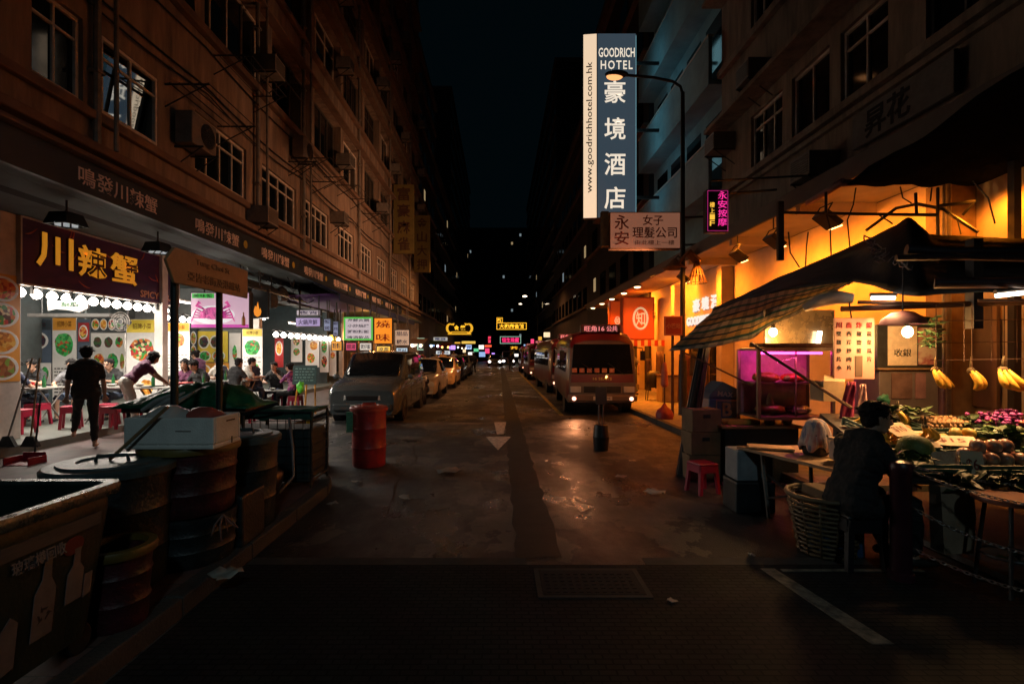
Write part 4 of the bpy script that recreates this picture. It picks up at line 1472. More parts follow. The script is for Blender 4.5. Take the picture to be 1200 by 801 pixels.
FOODS = [
 ramp_noise('food_red', [(.6, .06, .02), (.75, .2, .05), (.5, .04, .02), (.8, .45, .1), (.12, .3, .03)], 16, .3, bump=.3),
 ramp_noise('food_greens', [(.02, .25, .05), (.03, .4, .09), (.05, .16, .04), (.12, .45, .12), (.5, .1, .04)], 15, .3, bump=.3),
 ramp_noise('food_golden', [(.75, .35, .05), (.6, .22, .03), (.8, .5, .12), (.45, .15, .02)], 17, .3, bump=.3),
 ramp_noise('food_brown', [(.35, .14, .05), (.5, .25, .09), (.2, .35, .05), (.25, .08, .03)], 14, .3, bump=.3),
 ramp_noise('food_mixed', [(.5, .04, .04), (.04, .3, .06), (.75, .6, .35), (.6, .18, .03), (.08, .02, .02)], 15, .3, bump=.3),
 ramp_noise('food_dark', [(.04, .03, .05), (.12, .03, .03), (.05, .12, .04), (.1, .06, .03)], 15, .3, bump=.3)]
M_PLATE = mat('printed_plate', (.75, .73, .70), .4, var=.1)
M_POSTW = mat('poster_white', (.72, .69, .66), .45, var=.1, scale=3)
M_POSTO = mat('poster_orange', (.75, .32, .04), .45, var=.12, scale=3)
M_POSTY = mat('poster_yellow', (.78, .58, .06), .45, var=.12, scale=3)
M_POSTB = mat('poster_blue_grey', (.09, .12, .17), .45, var=.2, scale=3)
M_POSTD = mat('poster_dark', (.04, .05, .06), .45, var=.2, scale=3)
def fm(c, facing):
 return Matrix.Translation(Vector(c)) @ face_m(facing)
def poster(label, c, w, h, facing, bg, dishes, header=None, lines=0, group='menu posters in the restaurants', name='menu_poster', cat='poster', em=False):
 """c centre; dishes: (u,v,rx,ry,food) in poster fractions"""
 M = fm(c, facing)
 t = thing(name, label, cat, c, 0, group)
 o = Vector(c)
 def loc(mb):
  mb.v = [p for p in mb.v]
  return mb
 b = MB()
 b.box(-w / 2, -h / 2, -.015, w / 2, h / 2, 0, M)
 b.build('sheet', bg, t, world=True)
 if header is not None:
  hb = MB()
  hb.box(-w / 2 + .01, h / 2 - .16 * h, .0, w / 2 - .01, h / 2 - .01, .003, M)
  hb.build('header_band', header, t, world=True)
  lt = MB()
  vs, fs, bb = text_geo('招牌小菜', .01, .01)
  sx, sy = w * .6 / (bb[2] - bb[0]), h * .07 / (bb[3] - bb[1])
  lt.add([((v.x - (bb[0] + bb[2]) / 2) * sx, h / 2 - .085 * h + (v.y - (bb[1] + bb[3]) / 2) * sy, .004) for v in vs], fs, M)
  lt.build('lettering', mat('poster_ink', (.25, .03, .02), .5), t, world=True)
 for u, v, rx, ry, fd in dishes:
  pb = MB()
  pb.lathe([(1.0, .004), (.98, .006)], (0, 0, 0), 22)
  pm = MB()
  pm.add([(p.x * rx * w + u * w, p.y * ry * h + v * h, p.z) for p in pb.v], pb.f, M)
  q = pm.build('plate_picture', M_PLATE, t, world=True)
  fb = MB()
  ring = []
  for i in range(26):
   a = 2 * PI * i / 26
   k = .80 + .10 * pnoise(Vector((math.cos(a) * 2 + u * 9, math.sin(a) * 2, v * 9)))
   ring.append((u * w + math.cos(a) * rx * w * k, v * h + math.sin(a) * ry * h * k, .0085))
  ring.append((u * w, v * h, .013))
  fb.add(ring, [(i, (i + 1) % 26, 26) for i in range(26)], M)
  fb.build('dish_picture', FOODS[fd], q, world=True)
 if lines:
  lb = MB()
  random.seed(hash(label) % 99)
  for i in range(lines):
   y = -h * .12 - i * h * .36 / lines
   x = -w * .42
   while x < w * .3:
    L = w * (.05 + .13 * random.random())
    lb.box(x, y, .001, min(x + L, w * .42), y + h * .014, .003, M)
    x += L + w * .04
  lb.build('price_lines', M_INK, t, world=True)
 return t
poster('tall strip of four stacked dish pictures on the left end pier', (XS - .04, 8.28, 2.1), .62, 1.75, '+x', M_POSTO,
 [(0, .36, .46, .12, 0), (0, .12, .46, .115, 4), (0, -.13, .46, .115, 2), (0, -.37, .46, .115, 3)])
poster('second strip of dish pictures farther left on the end pier', (XS - .04, 7.5, 2.1), .62, 1.75, '+x', M_POSTO,
 [(0, .33, .46, .14, 0), (0, .0, .46, .13, 3), (0, -.33, .46, .13, 2)])
def at(px, d):
 return XW(px, d)
D1 = 14.0
def back_poster(label, p0, p1, q0, q1, d, bg, dishes, header=None, lines=0):
 c = (XW((p0 + p1) / 2, d), d, (ZW(q0, d) + ZW(q1, d)) / 2)
 return poster(label, c, XW(p1, d) - XW(p0, d), ZW(q0, d) - ZW(q1, d), '-y', bg, dishes, header, lines)
back_poster('dim blue grey panel with a dark dish at the left of the back wall', 29, 60, 374, 452, D1, M_POSTB, [(0, .18, .40, .13, 5)], M_POSTD)
back_poster('white poster with a green vegetable dish left of the standing man', 61.5, 89.5, 371, 470, D1, M_POSTW, [(0, .17, .49, .17, 1), (.3, -.06, .12, .07, 1)], M_POSTO, 9)
back_poster('grey panel with small print between green dish and photo panel', 91, 105, 374, 440, D1, M_POSTB, [], None, 0)
back_poster('white panel of six small dish photos behind the standing man', 106.5, 146.5, 390, 450, D1, M_POSTW,
   [(-.3, .32, .15, .13, 5), (.02, .32, .15, .13, 5), (.33, .32, .14, .13, 4), (-.26, -.05, .20, .19, 0), (.14, -.05, .20, .19, 1), (.42, -.05, .08, .19, 3)])
back_poster('white poster with a mixed round dish and yellow header by the white pillar', 148, 185, 374, 470, D1 - 1.2, M_POSTW, [(0, .13, .48, .17, 4), (.15, -.33, .26, .12, 2)], M_POSTY, 0)
D2 = 17.5
back_poster('orange headed poster with a brown dish just right of the white pillar', 195, 222, 378, 440, D2 - 2, M_POSTW, [(0, .17, .40, .16, 3)], M_POSTO, 6)
back_poster('wide yellow panel of crowded dishes behind the second table group', 231, 267, 388, 424, D2, M_POSTY, [(-.28, .15, .18, .22, 5), (.1, .15, .2, .22, 5), (-.25, -.3, .2, .17, 1), (.2, -.3, .22, .17, 1)], None)
back_poster('pale narrow panel with a green bottle picture', 268.5, 282, 390, 432, D2, M_POSTW, [(0, -.05, .25, .25, 1)], None, 0)
back_poster('white poster with a long green dish and yellow tag at the room end', 284, 307.5, 385, 440, D2 - 1.5, M_POSTW, [(0, .10, .47, .2, 1), (.1, -.32, .3, .11, 1)], M_POSTY, 4)
back_poster('white print sheet between dark columns in the third shop', 341, 354, 390, 424, 23, M_POSTW, [(0, .2, .38, .16, 4), (0, -.15, .38, .16, 1)], None, 0)
back_poster('second white sheet with small photos in the third shop', 358, 374, 394, 430, 23, M_POSTW, [(-.1, -.2, .36, .2, 0), (.1, .2, .36, .18, 2)], None, 0)
back_poster('slim poster with a yellow top at the end of the third shop', 386, 394, 392, 440, 24, M_POSTW, [(0, .0, .4, .1, 0)], M_POSTY, 0)
back_poster('row of tiny snapshots between the green dish and the yellow headed poster', 106.5, 146, 372, 388, D1, M_POSTD, [(-.36, 0, .12, .42, 0), (-.12, 0, .11, .42, 2), (.12, 0, .11, .42, 4), (.36, 0, .11, .42, 1)])
back_poster('small crimson chilli print over the grey small print panel', 91.5, 104, 378, 400, D1 - .05, mat('poster_crimson', (.4, .03, .03), .45), [(0, 0, .42, .38, 0)])
back_poster('green print beside the dim blue grey panel', 46, 59.5, 425, 450, D1 - .05, M_POSTW, [(0, 0, .42, .40, 1)])
back_poster('dark panel of skewers between orange and yellow posters', 222.5, 231, 384, 424, D2 - .1, M_POSTD, [(0, .2, .42, .2, 3), (0, -.2, .42, .2, 0)])
back_poster('orange panel of fried snacks under the wide yellow panel', 231, 268, 425, 446, D2 - .05, M_POSTO, [(-.25, 0, .2, .4, 2), (.22, 0, .2, .4, 0)])
back_poster('red menu sheet in the dark corner of the third shop', 322, 332, 396, 430, 22, mat('poster_crimson', (.4, .03, .03), .45), [(0, .15, .4, .25, 2)])
back_poster('tall green print at the right of the third shop', 375, 385, 394, 436, 23.5, M_POSTW, [(0, .2, .42, .2, 1), (0, -.2, .42, .2, 4)])
t = thing('partition', 'pale grey partition behind the first row of menu panels', 'partition', (-12, 14.05, .26))
MB().box(-12.6, 14.03, .26, XW(100, 14.05), 14.10, 3.2).build('panel', mat('partition_grey', (.10, .125, .13), .6, var=.25), t, world=True)
t = thing('partition', 'pale partition behind the second row of menu panels', 'partition', (-9, 17.55, .26))
MB().box(-12.6, 17.56, .26, -8.14, 17.62, 3.9).build('panel', mat('partition_white', (.16, .17, .17), .6, var=.2), t, world=True)
t = thing('partition', 'dark teal partition at the back of the third shop', 'partition', (-9, 24.2, .26))
MB().box(-12.6, 24.2, .26, -8.14, 24.26, 3.9).build('panel', mat('partition_teal', (.07, .10, .11), .6, var=.2), t, world=True)
t = thing('hanging_shelf', 'long dark shelf hanging under the bulbs of the first room', 'shelf', (-9.6, 11.5, 2.4))
MB().box(XW(32, 11.5), 11.5, ZW(371, 11.5), XW(128, 11.5), 11.9, ZW(367, 11.5)).build('board', M_FRAMED, t, world=True)
b = MB()
for px in (40, 80, 120):
 b.tube([(XW(px, 11.5), 11.7, ZW(368, 11.5)), (XW(px, 11.5), 11.7, 3.99)], .012, 5)
b.build('hanger', M_METAL, t, world=True)
t = thing('curved_sign', 'white wavy edged sign standing on the hanging shelf', 'sign', (-9.7, 11.6, 2.5))
prof = [(XW(55, 11.6), ZW(352, 11.6)), (XW(103, 11.6), ZW(352, 11.6)), (XW(103, 11.6), ZW(361, 11.6)), (XW(93, 11.6), ZW(366, 11.6)), (XW(78, 11.6), ZW(363, 11.6)), (XW(66, 11.6), ZW(362, 11.6)), (XW(56, 11.6), ZW(364, 11.6))]
MB().prism([(p[0], p[1]) for p in prof], 11.6, 11.64, 'y').build('board', M_POSTW, t, world=True)
lt = MB()
letter(lt, '菜牌', (XW(82, 11.6), 11.597, ZW(356.5, 11.6)), .42, .1, '-y', .02)
lt.build('lettering', mat('poster_green_ink', (.03, .15, .06), .5), t, world=True)
t = thing('wall_fan', 'grey round wall fan under the bulbs near the white pillar', 'fan', (XW(144, 11.4), 11.4, ZW(377, 11.4)))
b = MB()
for r in (.06, .11, .16, .21):
 b.tube([(r * math.cos(2 * PI * j / 20), -.08, r * math.sin(2 * PI * j / 20)) for j in range(20)], .006, 4, True)
b.build('guard', M_GALV, t)
b = MB()
for j in range(4):
 a = PI * j / 2
 b.slab([(.03 * math.cos(a), -.04, .03 * math.sin(a)), (.18 * math.cos(a + .3), -.05, .18 * math.sin(a + .3)), (.18 * math.cos(a - .35), -.02, .18 * math.sin(a - .35))], .006)
b.build('blade', M_FRAMED, t)
MB().cyl((0, -.06, 0), (0, .2, 0), .055, n=12).build('motor', M_BLACK, t)
MB().cyl((0, .15, 0), (0, .15, 1.0), .02, n=8).build('rod', M_BLACK, t)
t = thing('service_pipes', 'dark tangle of pipes and cables under the soffit beside the flame sign', 'pipes', (-6.8, 14.5, 3.6))
b = MB()
random.seed(9)
for k in range(5):
 z = 3.45 + .11 * k
 x = -6.6 - .25 * k
 b.tube([(x, 12.9, z), (x, 16 + k * .3, z), (x - .3, 16.5 + k * .3, z + .05), (x - .3, 21, z + .05)], .035 + .01 * (k % 3), 7)
b.build('pipe', M_METAL, t, world=True, smooth=True)
b = MB()
for k in range(14):
 y = 12.8 + random.random() * 5
 x = -6.3 - random.random() * 1.4
 L = .3 + random.random() * 1.0
 b.tube([(x + .3 * math.sin(q * 3 + k) * q, y + .5 * q * L + .1 * math.sin(q * 7 + k), 3.95 - L * q * (1.4 - q)) for q in [j / 9 for j in range(10)]], .012, 5)
b.build('cable', M_BLACK, t, world=True)
t = thing('air_duct', 'square dull metal duct running under the soffit over the lavender screen', 'duct', (-7.4, 15, 3.5))
MB().box(-7.75, 14.6, 3.42, -7.3, 22, 3.80).build('duct', mat('duct_metal', (.14, .16, .16), .4, .6, var=.4, scale=4), t, world=True, bevel=.01)
b = MB()
for k in range(8):
 b.box(-7.77, 14.8 + k, 3.40, -7.28, 14.84 + k, 3.82)
b.build('flange', M_METAL, t, world=True)
wl = thing('work_lamp', 'x', 'lamp', (0, 0, 0), 0, 'dark work lamps under the left soffit')
b = MB()
b.lathe([(.12, .20), (.20, .18), (.26, .03), (.27, .0), (.25, .0), (.12, .12)], (0, 0, 0), 4)
b.build('shade', M_BLACK, wl)
b = MB()
for i in range(3):
 for j in range(3):
  b.cbox((-.1 + i * .1, -.1 + j * .1, .012), (.075, .075, .01))
b.build('lens', emat('dim_lens', (.5, .6, .65), .35), wl)
MB().cyl((0, 0, .18), (0, 0, .40), .015, n=6).build('stem', M_BLACK, wl)
for i, (x, y, z, lb) in enumerate(((-6.55, 7.75, 3.62, 'square dark work lamp hanging at the upper left, with cool lens'), (-6.5, 9.75, 3.60, 'second dark work lamp under the soffit, left of the brown direction sign'))):
 if i == 0:
  wl.location = (x, y, z)
  wl.rotation_euler = (0, 0, .7)
  wl['label'] = lb
 else:
  dup(wl, (x, y, z), .7, lb)
d = 13.2
t = thing('light_box', 'bright light box with a pink crab on a white plate, behind the brown direction sign', 'light box', (XW(258, d), d, ZW(365, d)))
x0, x1, z0, z1 = XW(223, d), XW(293, d), ZW(385, d), ZW(342, d)
MB().box(x0, d, z0, x1, d + .18, z1).build('box', M_BLACK, t, world=True, bevel=.01)
MB().box(x0 + .03, d - .012, z0 + .03, x1 - .03, d - .001, z1 - .03).build('front_panel', emat('lit_white_pink', (.85, .55, .70), .55), t, world=True)
cx, cz = XW(250, d), ZW(367, d)
b = MB()
b.add([(cx + .56 * math.cos(a), d - .014, cz - .04 + .24 * math.sin(a)) for a in [2 * PI * j / 28 for j in range(28)]], [tuple(range(27, -1, -1))])
b.build('plate_picture', emat('lit_plate', (.9, .88, .9), .65), t, world=True)
b = MB()
b.add([(cx + .30 * math.cos(a), d - .017, cz + .16 * math.sin(a)) for a in [2 * PI * j / 22 for j in range(22)]], [tuple(range(21, -1, -1))])
for s in (-1, 1):
 for q in range(4):
  b.tube([(cx + s * .2, d - .017, cz - .02 - .03 * q), (cx + s * (.42 + .03 * q), d - .017, cz + .1 - .07 * q), (cx + s * (.5 + .02 * q), d - .017, cz - .03 - .06 * q)], [.03, .024, .01], 5)
 b.tube([(cx + s * .22, d - .018, cz + .1), (cx + s * .42, d - .018, cz + .2), (cx + s * .34, d - .018, cz + .29)], [.03, .045, .05], 6)
b.build('crab_picture', ramp_noise('lit_crab', [(.35, .02, .16), (.6, .08, .3), (.22, .01, .12), (.75, .25, .45)], 7, .4, 'NOISE', emit=.7), t, world=True)
b = MB()
b.box(x0 + .05, d - .015, z1 - .16, x0 + .62, d - .0125, z1 - .04)
b.build('green_band', emat('lit_green_band', (.06, .55, .08), .7), t, world=True)
b = MB()
letter(b, '美味蟹', (x0 + .33, d - .017, z1 - .10), .5, .09, '-y', .01)
b.build('lettering', M_INK, t, world=True)
b = MB().lathe([(.04, 0), (.045, .02), (.045, .18), (.015, .26), (.015, .34)], (XW(286, d), d - .03, z0 + .08), 10)
b.build('bottle_picture', mat('bottle_amber', (.35, .15, .02), .3), t, world=True)
b = MB()
b.box(x0 + .03, d - .0135, z0 + .03, x1 - .03, d - .0125, z0 + .11)
b.build('magenta_band', emat('lit_magenta', (.55, .02, .35), .7), t, world=True)
MB().tube([(x0 + .3, d + .1, z1), (x0 + .3, d + .1, 3.98)], .02, 5).tube([(x1 - .3, d + .1, z1), (x1 - .3, d + .1, 3.98)], .02, 5).build('hanger', M_METAL, t, world=True)
t = thing('flame_sign', 'black hanging sign with an orange flame right of the pink crab light box', 'sign', (XW(303, 14.5), 14.5, 3))
d = 14.5
MB().box(XW(295, d), d, ZW(373, d), XW(314, d), d + .1, ZW(338, d)).build('board', M_BLACK, t, world=True)
b = MB()
c = Vector((XW(302, d), d - .01, ZW(368, d)))
b.add([c + Vector(v) for v in ((0, 0, -.08), (.08, 0, -.03), (.11, 0, .07), (.08, 0, .18), (.05, 0, .12), (.01, 0, .36), (-.03, 0, .2), (-.07, 0, .24), (-.11, 0, .08), (-.08, 0, -.03))], [(0, 1, 2, 3, 4, 9), (4, 5, 6, 9), (6, 7, 8, 9)])
b.build('flame_picture', emat('flame_orange', (1, .32, .03), .8), t, world=True)
MB().tube([(XW(304, d), d + .05, ZW(338, d)), (XW(304, d), d + .05, 3.98)], .02, 5).build('hanger', M_METAL, t, world=True)
for i, (px, py, d, lb) in enumerate(((318, 352, 15.2, 'dark metal lantern hanging right of the flame sign'), (330, 345, 16.5, 'second dark lantern, nearer the lavender screen'))):
 t = thing('hanging_lantern', lb, 'lantern', (XW(px, d), d, ZW(py, d)), 0, 'dark lanterns under the soffit')
 MB().lathe([(.05, .25), (.16, .18), (.2, 0), (.16, -.2), (.06, -.24)], (0, 0, 0), 10).build('lantern_body', M_METAL, t)
 MB().cyl((0, 0, .2), (0, 0, 3.98 - ZW(py, d)), .012, n=5).build('chain', M_BLACK, t)
def light_box(label, p0, p1, q0, q1, d, col, st, text=None, border=None, tcol=(.05, .03, .10), rows=1, name='light_box'):
 t = thing(name, label, 'light box', (XW(p0, d), d, ZW(q1, d)))
 a, c, e, f = XW(p0, d), XW(p1, d), ZW(q1, d), ZW(q0, d)
 MB().box(a, d, e, c, d + .15, f).build('box', M_BLACK, t, world=True)
 MB().box(a + .03, d - .012, e + .03, c - .03, d - .001, f - .03).build('front_panel', emat('lit_%d_%d' % (p0, q0), col, st, True), t, world=True)
 if border:
  b = MB().frame((a, e), (c, f), .06, .02, 'y', d - .02)
  b.build('border', emat('border_%d_%d' % (p0, q0), border, .8), t, world=True)
 if text:
  lt = MB()
  for r_ in range(rows):
   z = f - (f - e) * (r_ + .5) / rows
   letter(lt, text[r_ % len(text)] if isinstance(text, list) else text, ((a + c) / 2, d - .016, z), (c - a) * .74, (f - e) / rows * .55, '-y', .01)
  lt.build('lettering', mat('lb_ink%d' % p0, tcol, .6), t, world=True)
 b = MB()
 b.tube([(a + .1, d + .1, f), (a + .1, d + .1, 3.98)], .02, 5)
 b.tube([(c - .1, d + .1, f), (c - .1, d + .1, 3.98)], .02, 5)
 b.build('hanger', M_METAL, t, world=True)
 return t
light_box('lavender lit screen board over the third shop', 346, 376, 371.5, 383, 17, (.36, .28, .52), .8, '火鍋海鮮')
light_box('slim pale lit board above the lavender screen', 347, 376, 362.5, 370, 17.2, (.55, .48, .55), .55, '夜宵')
light_box('bluish small lit board right of the lavender screen', 379, 388, 373, 388, 18, (.35, .40, .60), .5, ['蟹', '煲'], rows=2)
light_box('slim bluish lit board left of the green bordered menu', 390, 397, 376, 394, 18.6, (.32, .36, .55), .5, ['蝦', '貝', '魚'], rows=3)
light_box('white lit menu with green border over the parked van', 403, 437, 371.5, 398.5, 19, (.72, .62, .66), .65, ['海鮮火鍋', '小炒燒烤', '粥粉麵飯', '啤酒飲品'], (.10, .55, .08), rows=4)
light_box('orange and red lit food sign right of the green bordered menu', 438, 460, 372, 403, 21, (1, .30, .02), .85, ['燒', '味'], None, (.55, .02, .01), rows=2)
light_box('beige lit board at the end of the left awning', 462.5, 480, 386, 405, 25, (.62, .42, .28), .55, ['甜品', '糖水'], rows=2)
light_box('small amber lit board low beside the green bordered menu', 388, 401, 399, 411, 20.5, (1, .42, .06), .7, '粉麵')
light_box('small rose lit board between the menu and the parked van roof', 405, 418, 401, 411, 20, (.9, .10, .22), .6, '甜湯')
light_box('small white lit board under the green bordered menu', 421, 436, 401, 411, 19.5, (.8, .72, .62), .7, '煲仔飯')
light_box('small yellow lit board under the orange food sign', 441, 458, 405, 413, 22, (1, .62, .10), .7, '涼茶')
light_box('slim cool lit board at the far end of the left row', 464, 478, 407, 414, 26, (.55, .75, .9), .7, '藥材')
t = thing('shop_awning', 'dark blue sloping awning over the last shops of the left row', 'awning', (-6, 17, 3.9))
b = MB()
b.slab([(-6.0, 16.5, 4.0), (-5.15, 16.5, 3.62), (-5.15, 31, 3.62), (-6.0, 31, 4.0)], .03)
b.box(-5.16, 16.5, 3.36, -5.13, 31, 3.62)
b.build('sheet', mat('awning_blue', (.02, .035, .10), .6, var=.3), t, world=True)
b = MB()
for y in (16.6, 19.5, 22.4, 25.3, 28.2, 30.9):
 b.tube([(-6.0, y, 3.94), (-5.18, y, 3.55)], .018, 5)
b.build('rib', M_METAL, t, world=True)
t = thing('purple_sheet', 'purple tarpaulin stretched below the blue awning', 'tarpaulin', (-6.5, 18, 3.5))
rows = []
for j in range(5):
 rows.append([(-7.6 + 2.2 * i / 6, 16.8 + j * 1.7, 3.55 - .18 * math.sin(PI * i / 6) * math.sin(PI * j / 4) + .1 * i / 6) for i in range(7)])
MB().grid(rows).build('sheet', mat('tarp_purple', (.10, .03, .16), .6), t, world=True, smooth='full', thick=.008)
def make_stool(m):
 t = thing('plastic_stool', 'x', 'stool', (0, 0, 0), 0, 'red plastic stools at the tables')
 MB().box(-.15, -.15, .40, .15, .15, .43).build('seat', m, t, bevel=.015)
 for sx in (-1, 1):
  for sy in (-1, 1):
   b = MB()
   b.add([(sx * .17, sy * .17, 0), (sx * .125, sy * .17, 0), (sx * .125, sy * .125, 0), (sx * .17, sy * .125, 0),
 (sx * .14, sy * .14, .41), (sx * .09, sy * .14, .41), (sx * .09, sy * .09, .41), (sx * .14, sy * .09, .41)],
 [(0, 1, 2, 3), (4, 5, 6, 7), (0, 1, 5, 4), (1, 2, 6, 5), (2, 3, 7, 6), (3, 0, 4, 7)])
   b.build('leg', m, t)
 b = MB()
 for s in (-1, 1):
  b.box(-.14, s * .145 - .006, .30, .14, s * .145 + .006, .40)
  b.box(s * .145 - .006, -.13, .30, s * .145 + .006, .13, .40)
 b.build('apron', m, t)
 return t
M_STOOL = mat('stool_red', (.34, .012, .04), .4, var=.15)
st0 = make_stool(M_STOOL)
ST = [(-8.55, 9.15, .26, 'red stool just right of the end pier at the left edge'), (-8.15, 9.75, .26, 'red stool left of the standing man in black'), (-7.35, 9.75, .26, 'red stool right beside the standing man\'s legs'),
 (-7.75, 10.15, .26, 'red stool hidden partly by the standing man'), (-9.2, 10.2, .26, 'red stool under the table of the seated man at the far left'), (-7.05, 10.25, .26, 'red stool under the table beside the woman in white trousers'),
 (-5.9, 11.0, .12, 'red stool right behind the left sign pole'), (-5.75, 11.6, .12, 'red stool in the stack zone by the woman in mauve'),
 (-5.45, 13.7, .12, 'red stool under the woman in a patterned blouse'), (-6.15, 14.3, .12, 'red stool left of the woman in a patterned blouse')]
for i, (x, y, z, lb) in enumerate(ST):
 if i == 0:
  st0.location = (x, y, z)
  st0['label'] = lb
 else:
  dup(st0, (x, y, z), random.random() * .6, lb)
def make_table(L, W, hgt, top):
 t = thing('dining_table', 'x', 'table', (0, 0, 0), 0, 'tables of the left restaurants')
 MB().box(-L / 2, -W / 2, hgt - .03, L / 2, W / 2, hgt).build('table_top', top, t, bevel=.01)
 for sx in (-1, 1):
  b = MB()
  b.tube([(sx * (L / 2 - .08), -W / 2 + .08, hgt - .03), (sx * (L / 2 - .12), W / 2 - .08, 0)], .016, 6)
  b.tube([(sx * (L / 2 - .08), W / 2 - .08, hgt - .03), (sx * (L / 2 - .12), -W / 2 + .08, 0)], .016, 6)
  b.build('leg', M_GALV, t)
 return t
M_TOP = mat('table_top', (.25, .24, .22), .35, var=.2)
tb = make_table(1.5, .75, .74, M_TOP)
TB = [(-9.75, 10.4, .26, 'long table in front of the seated man at the far left'), (-7.75, 10.65, .26, 'table behind the standing man in black'), (-6.55, 10.6, .26, 'table the woman in white trousers leans over'),
 (-7.1, 13.2, .26, 'table behind the woman in mauve'), (-6.05, 14.0, .12, 'table between the couple right of the white poster')]
for i, (x, y, z, lb) in enumerate(TB):
 if i == 0:
  tb.location = (x, y, z)
  tb['label'] = lb
 else:
  dup(tb, (x, y, z), 0, lb, .75 if i == 4 else None)
M_BOWL = mat('bowl_white', (.7, .68, .64), .3)
bw = thing('bowl', 'x', 'bowl', (0, 0, 0), 0, 'bowls on the restaurant tables')
MB().lathe([(.03, 0), (.05, .01), (.085, .05), (.09, .06), (.08, .055), (.045, .02)], (0, 0, 0), 16).build('bowl_body', M_BOWL, bw, smooth=True)
for i, (x, y, z, lb) in enumerate(((-9.5, 10.3, 1.0, 'white bowl before the seated man at the far left'), (-7.95, 10.5, 1.0, 'white bowl on the table behind the standing man'), (-7.45, 10.6, 1.0, 'white bowl near the man with glasses'),
 (-6.75, 10.6, 1.0, 'white bowl beside the red box'), (-6.2, 14.0, .675, 'white bowl between the couple'))):
 if i == 0:
  bw.location = (x, y, z)
  bw['label'] = lb
 else:
  dup(bw, (x, y, z), 0, lb)
b = MB().lathe([(.035, 0), (.035, .15), (.012, .2), (.012, .25)], (0, 0, 0), 12)
o = b.build('green_bottle', mat('bottle_green', (.02, .12, .04), .2), smooth=True)
o.location = (-9.2, 10.35, 1.0)
tag(o, 'green bottle right of the white bowl on the far left table', 'bottle', 'bottles on the restaurant tables')
for (x, y, lb) in ((-8.1, 10.75, 'green bottle behind the standing man'), (-7.3, 10.8, 'green bottle beside the bending woman'), (-6.2, 10.75, 'green bottle near the red food box'), (-7.0, 13.1, 'green bottle before the woman in mauve'), (-10.0, 10.5, 'green bottle at the far left end of the long table')):
 q = o.copy()
 C.objects.link(q)
 q.location = (x, y, 1.0)
 q['label'] = lb
b = MB().lathe([(.035, 0), (.04, .12), (.042, .12)], (0, 0, 0), 12)
o = b.build('red_can', mat('can_red', (.5, .03, .03), .3), smooth=True)
o.location = (-9.35, 10.25, 1.0)
tag(o, 'red can next to the green bottle on the far left table', 'can')
b = MB().box(-.16, -.11, 0, .16, .11, .10)
o = b.build('red_box', mat('box_red', (.55, .05, .06), .45), bevel=.015)
o.location = (-6.4, 10.35, 1.0)
tag(o, 'red food box on the table before the woman in white trousers', 'box')
M_WOOD = mat('wood_stick', (.28, .17, .08), .7, var=.3, stretch=(1, 1, .2))
for i, (px, px2, lb, m) in enumerate(((17, 9, 'thin grey handled broom leaning left on the end pier', M_GALV), (26, 36, 'wood handled broom leaning right by the end pier', M_WOOD))):
 d = 7.85
 t = thing('broom', lb, 'broom', (XW(px2, d), d, .26), 0, 'brooms by the end pier')
 top = Vector((XW(px, d) - XW(px2, d), .3, 1.35))
 MB().tube([(0, 0, .12), top], .013, 6).build('handle', m, t)
 MB().prism([(-.14, 0), (.14, 0), (.05, .16), (-.05, .16)], -.03, .03, 'y').build('bristles', mat('bristles', (.05, .05, .05), .9), t)
t = thing('dustpan', 'red long handled dustpan at the foot of the end pier', 'dustpan', (XW(30, 7.3), 7.3, .12))
b = MB()
b.slab([(-.18, -.16, .01), (.18, -.16, .01), (.16, .14, .03), (-.16, .14, .03)], .01)
b.box(-.16, .13, .0, .16, .15, .14)
b.box(-.18, -.15, .0, -.165, .14, .10)
b.box(.165, -.15, .0, .18, .14, .10)
b.build('pan', mat('pan_red', (.30, .015, .04), .45), t)
MB().tube([(0, .14, .1), (-.05, .3, .95)], .012, 6).build('handle', M_BLACK, t)
t = thing('chalkboard_easel', 'dark chalkboard on an orange wooden easel left of the parked van', 'easel', (XW(357, 13.2), 13.2, .12))
b = MB()
for s in (-.28, 0.0, .28):
 b.tube([(s, 0, 0), (s * .75, .16, .92)], .022, 5)
b.tube([(-.26, .03, .14), (.26, .03, .14)], .02, 5)
b.build('easel_leg', mat('easel_orange', (.75, .33, .05), .5), t)
b = MB().cbox((-.05, .15, 1.0), (.62, .03, .5), rx=R(-8))
b.build('board', mat('chalkboard', (.02, .07, .07), .6, var=.4, scale=12), t)
b = MB()
random.seed(5)
for r_ in range(5):
 x = -.3
 while x < .15:
  w = .03 + .06 * random.random()
  b.cbox((x + w / 2, .128 - .014 * (r_ - 2), 1.16 - r_ * .075), (w, .004, .018), rx=R(-8))
  x += w + .03
b.build('chalk_writing', mat('chalk', (.25, .45, .42), .9), t)
q = MB().ell((0, 0, .0), .10, .08, .14, 18, 12)
for i, v in enumerate(q.v):
 q.v[i] = v * (1 + .4 * pnoise(v * 14))
o = q.build('green_bag', mat('bag_green', (.10, .6, .04), .4), smooth='full')
o.location = (XW(352.5, 13), 13, .82)
tag(o, 'bright green bag hanging on the orange easel', 'bag')
t = thing('direction_sign', 'brown unlit direction sign with arrow end on two dark poles', 'sign', (-2.95, 5.4, .12))
xs = -2.95
def ys(px):
 return -xs * F / (VX - px)
def zs(px, py):
 return H + (VY - py) * ys(px) / F
ya, ybb = ys(205), ys(290.5)
zt, zb_ = 2.66, 2.335
b = MB()
b.prism([(ya - .12, (zt + zb_) / 2 + .03), (ya, zb_), (ybb, zb_), (ybb, zt), (ya, zt)], xs - .03, xs + .0, 'x')
b.build('panel', mat('sign_brown', (.42, .26, .13), .6, var=.3, scale=4), t, world=True, bevel=.006)
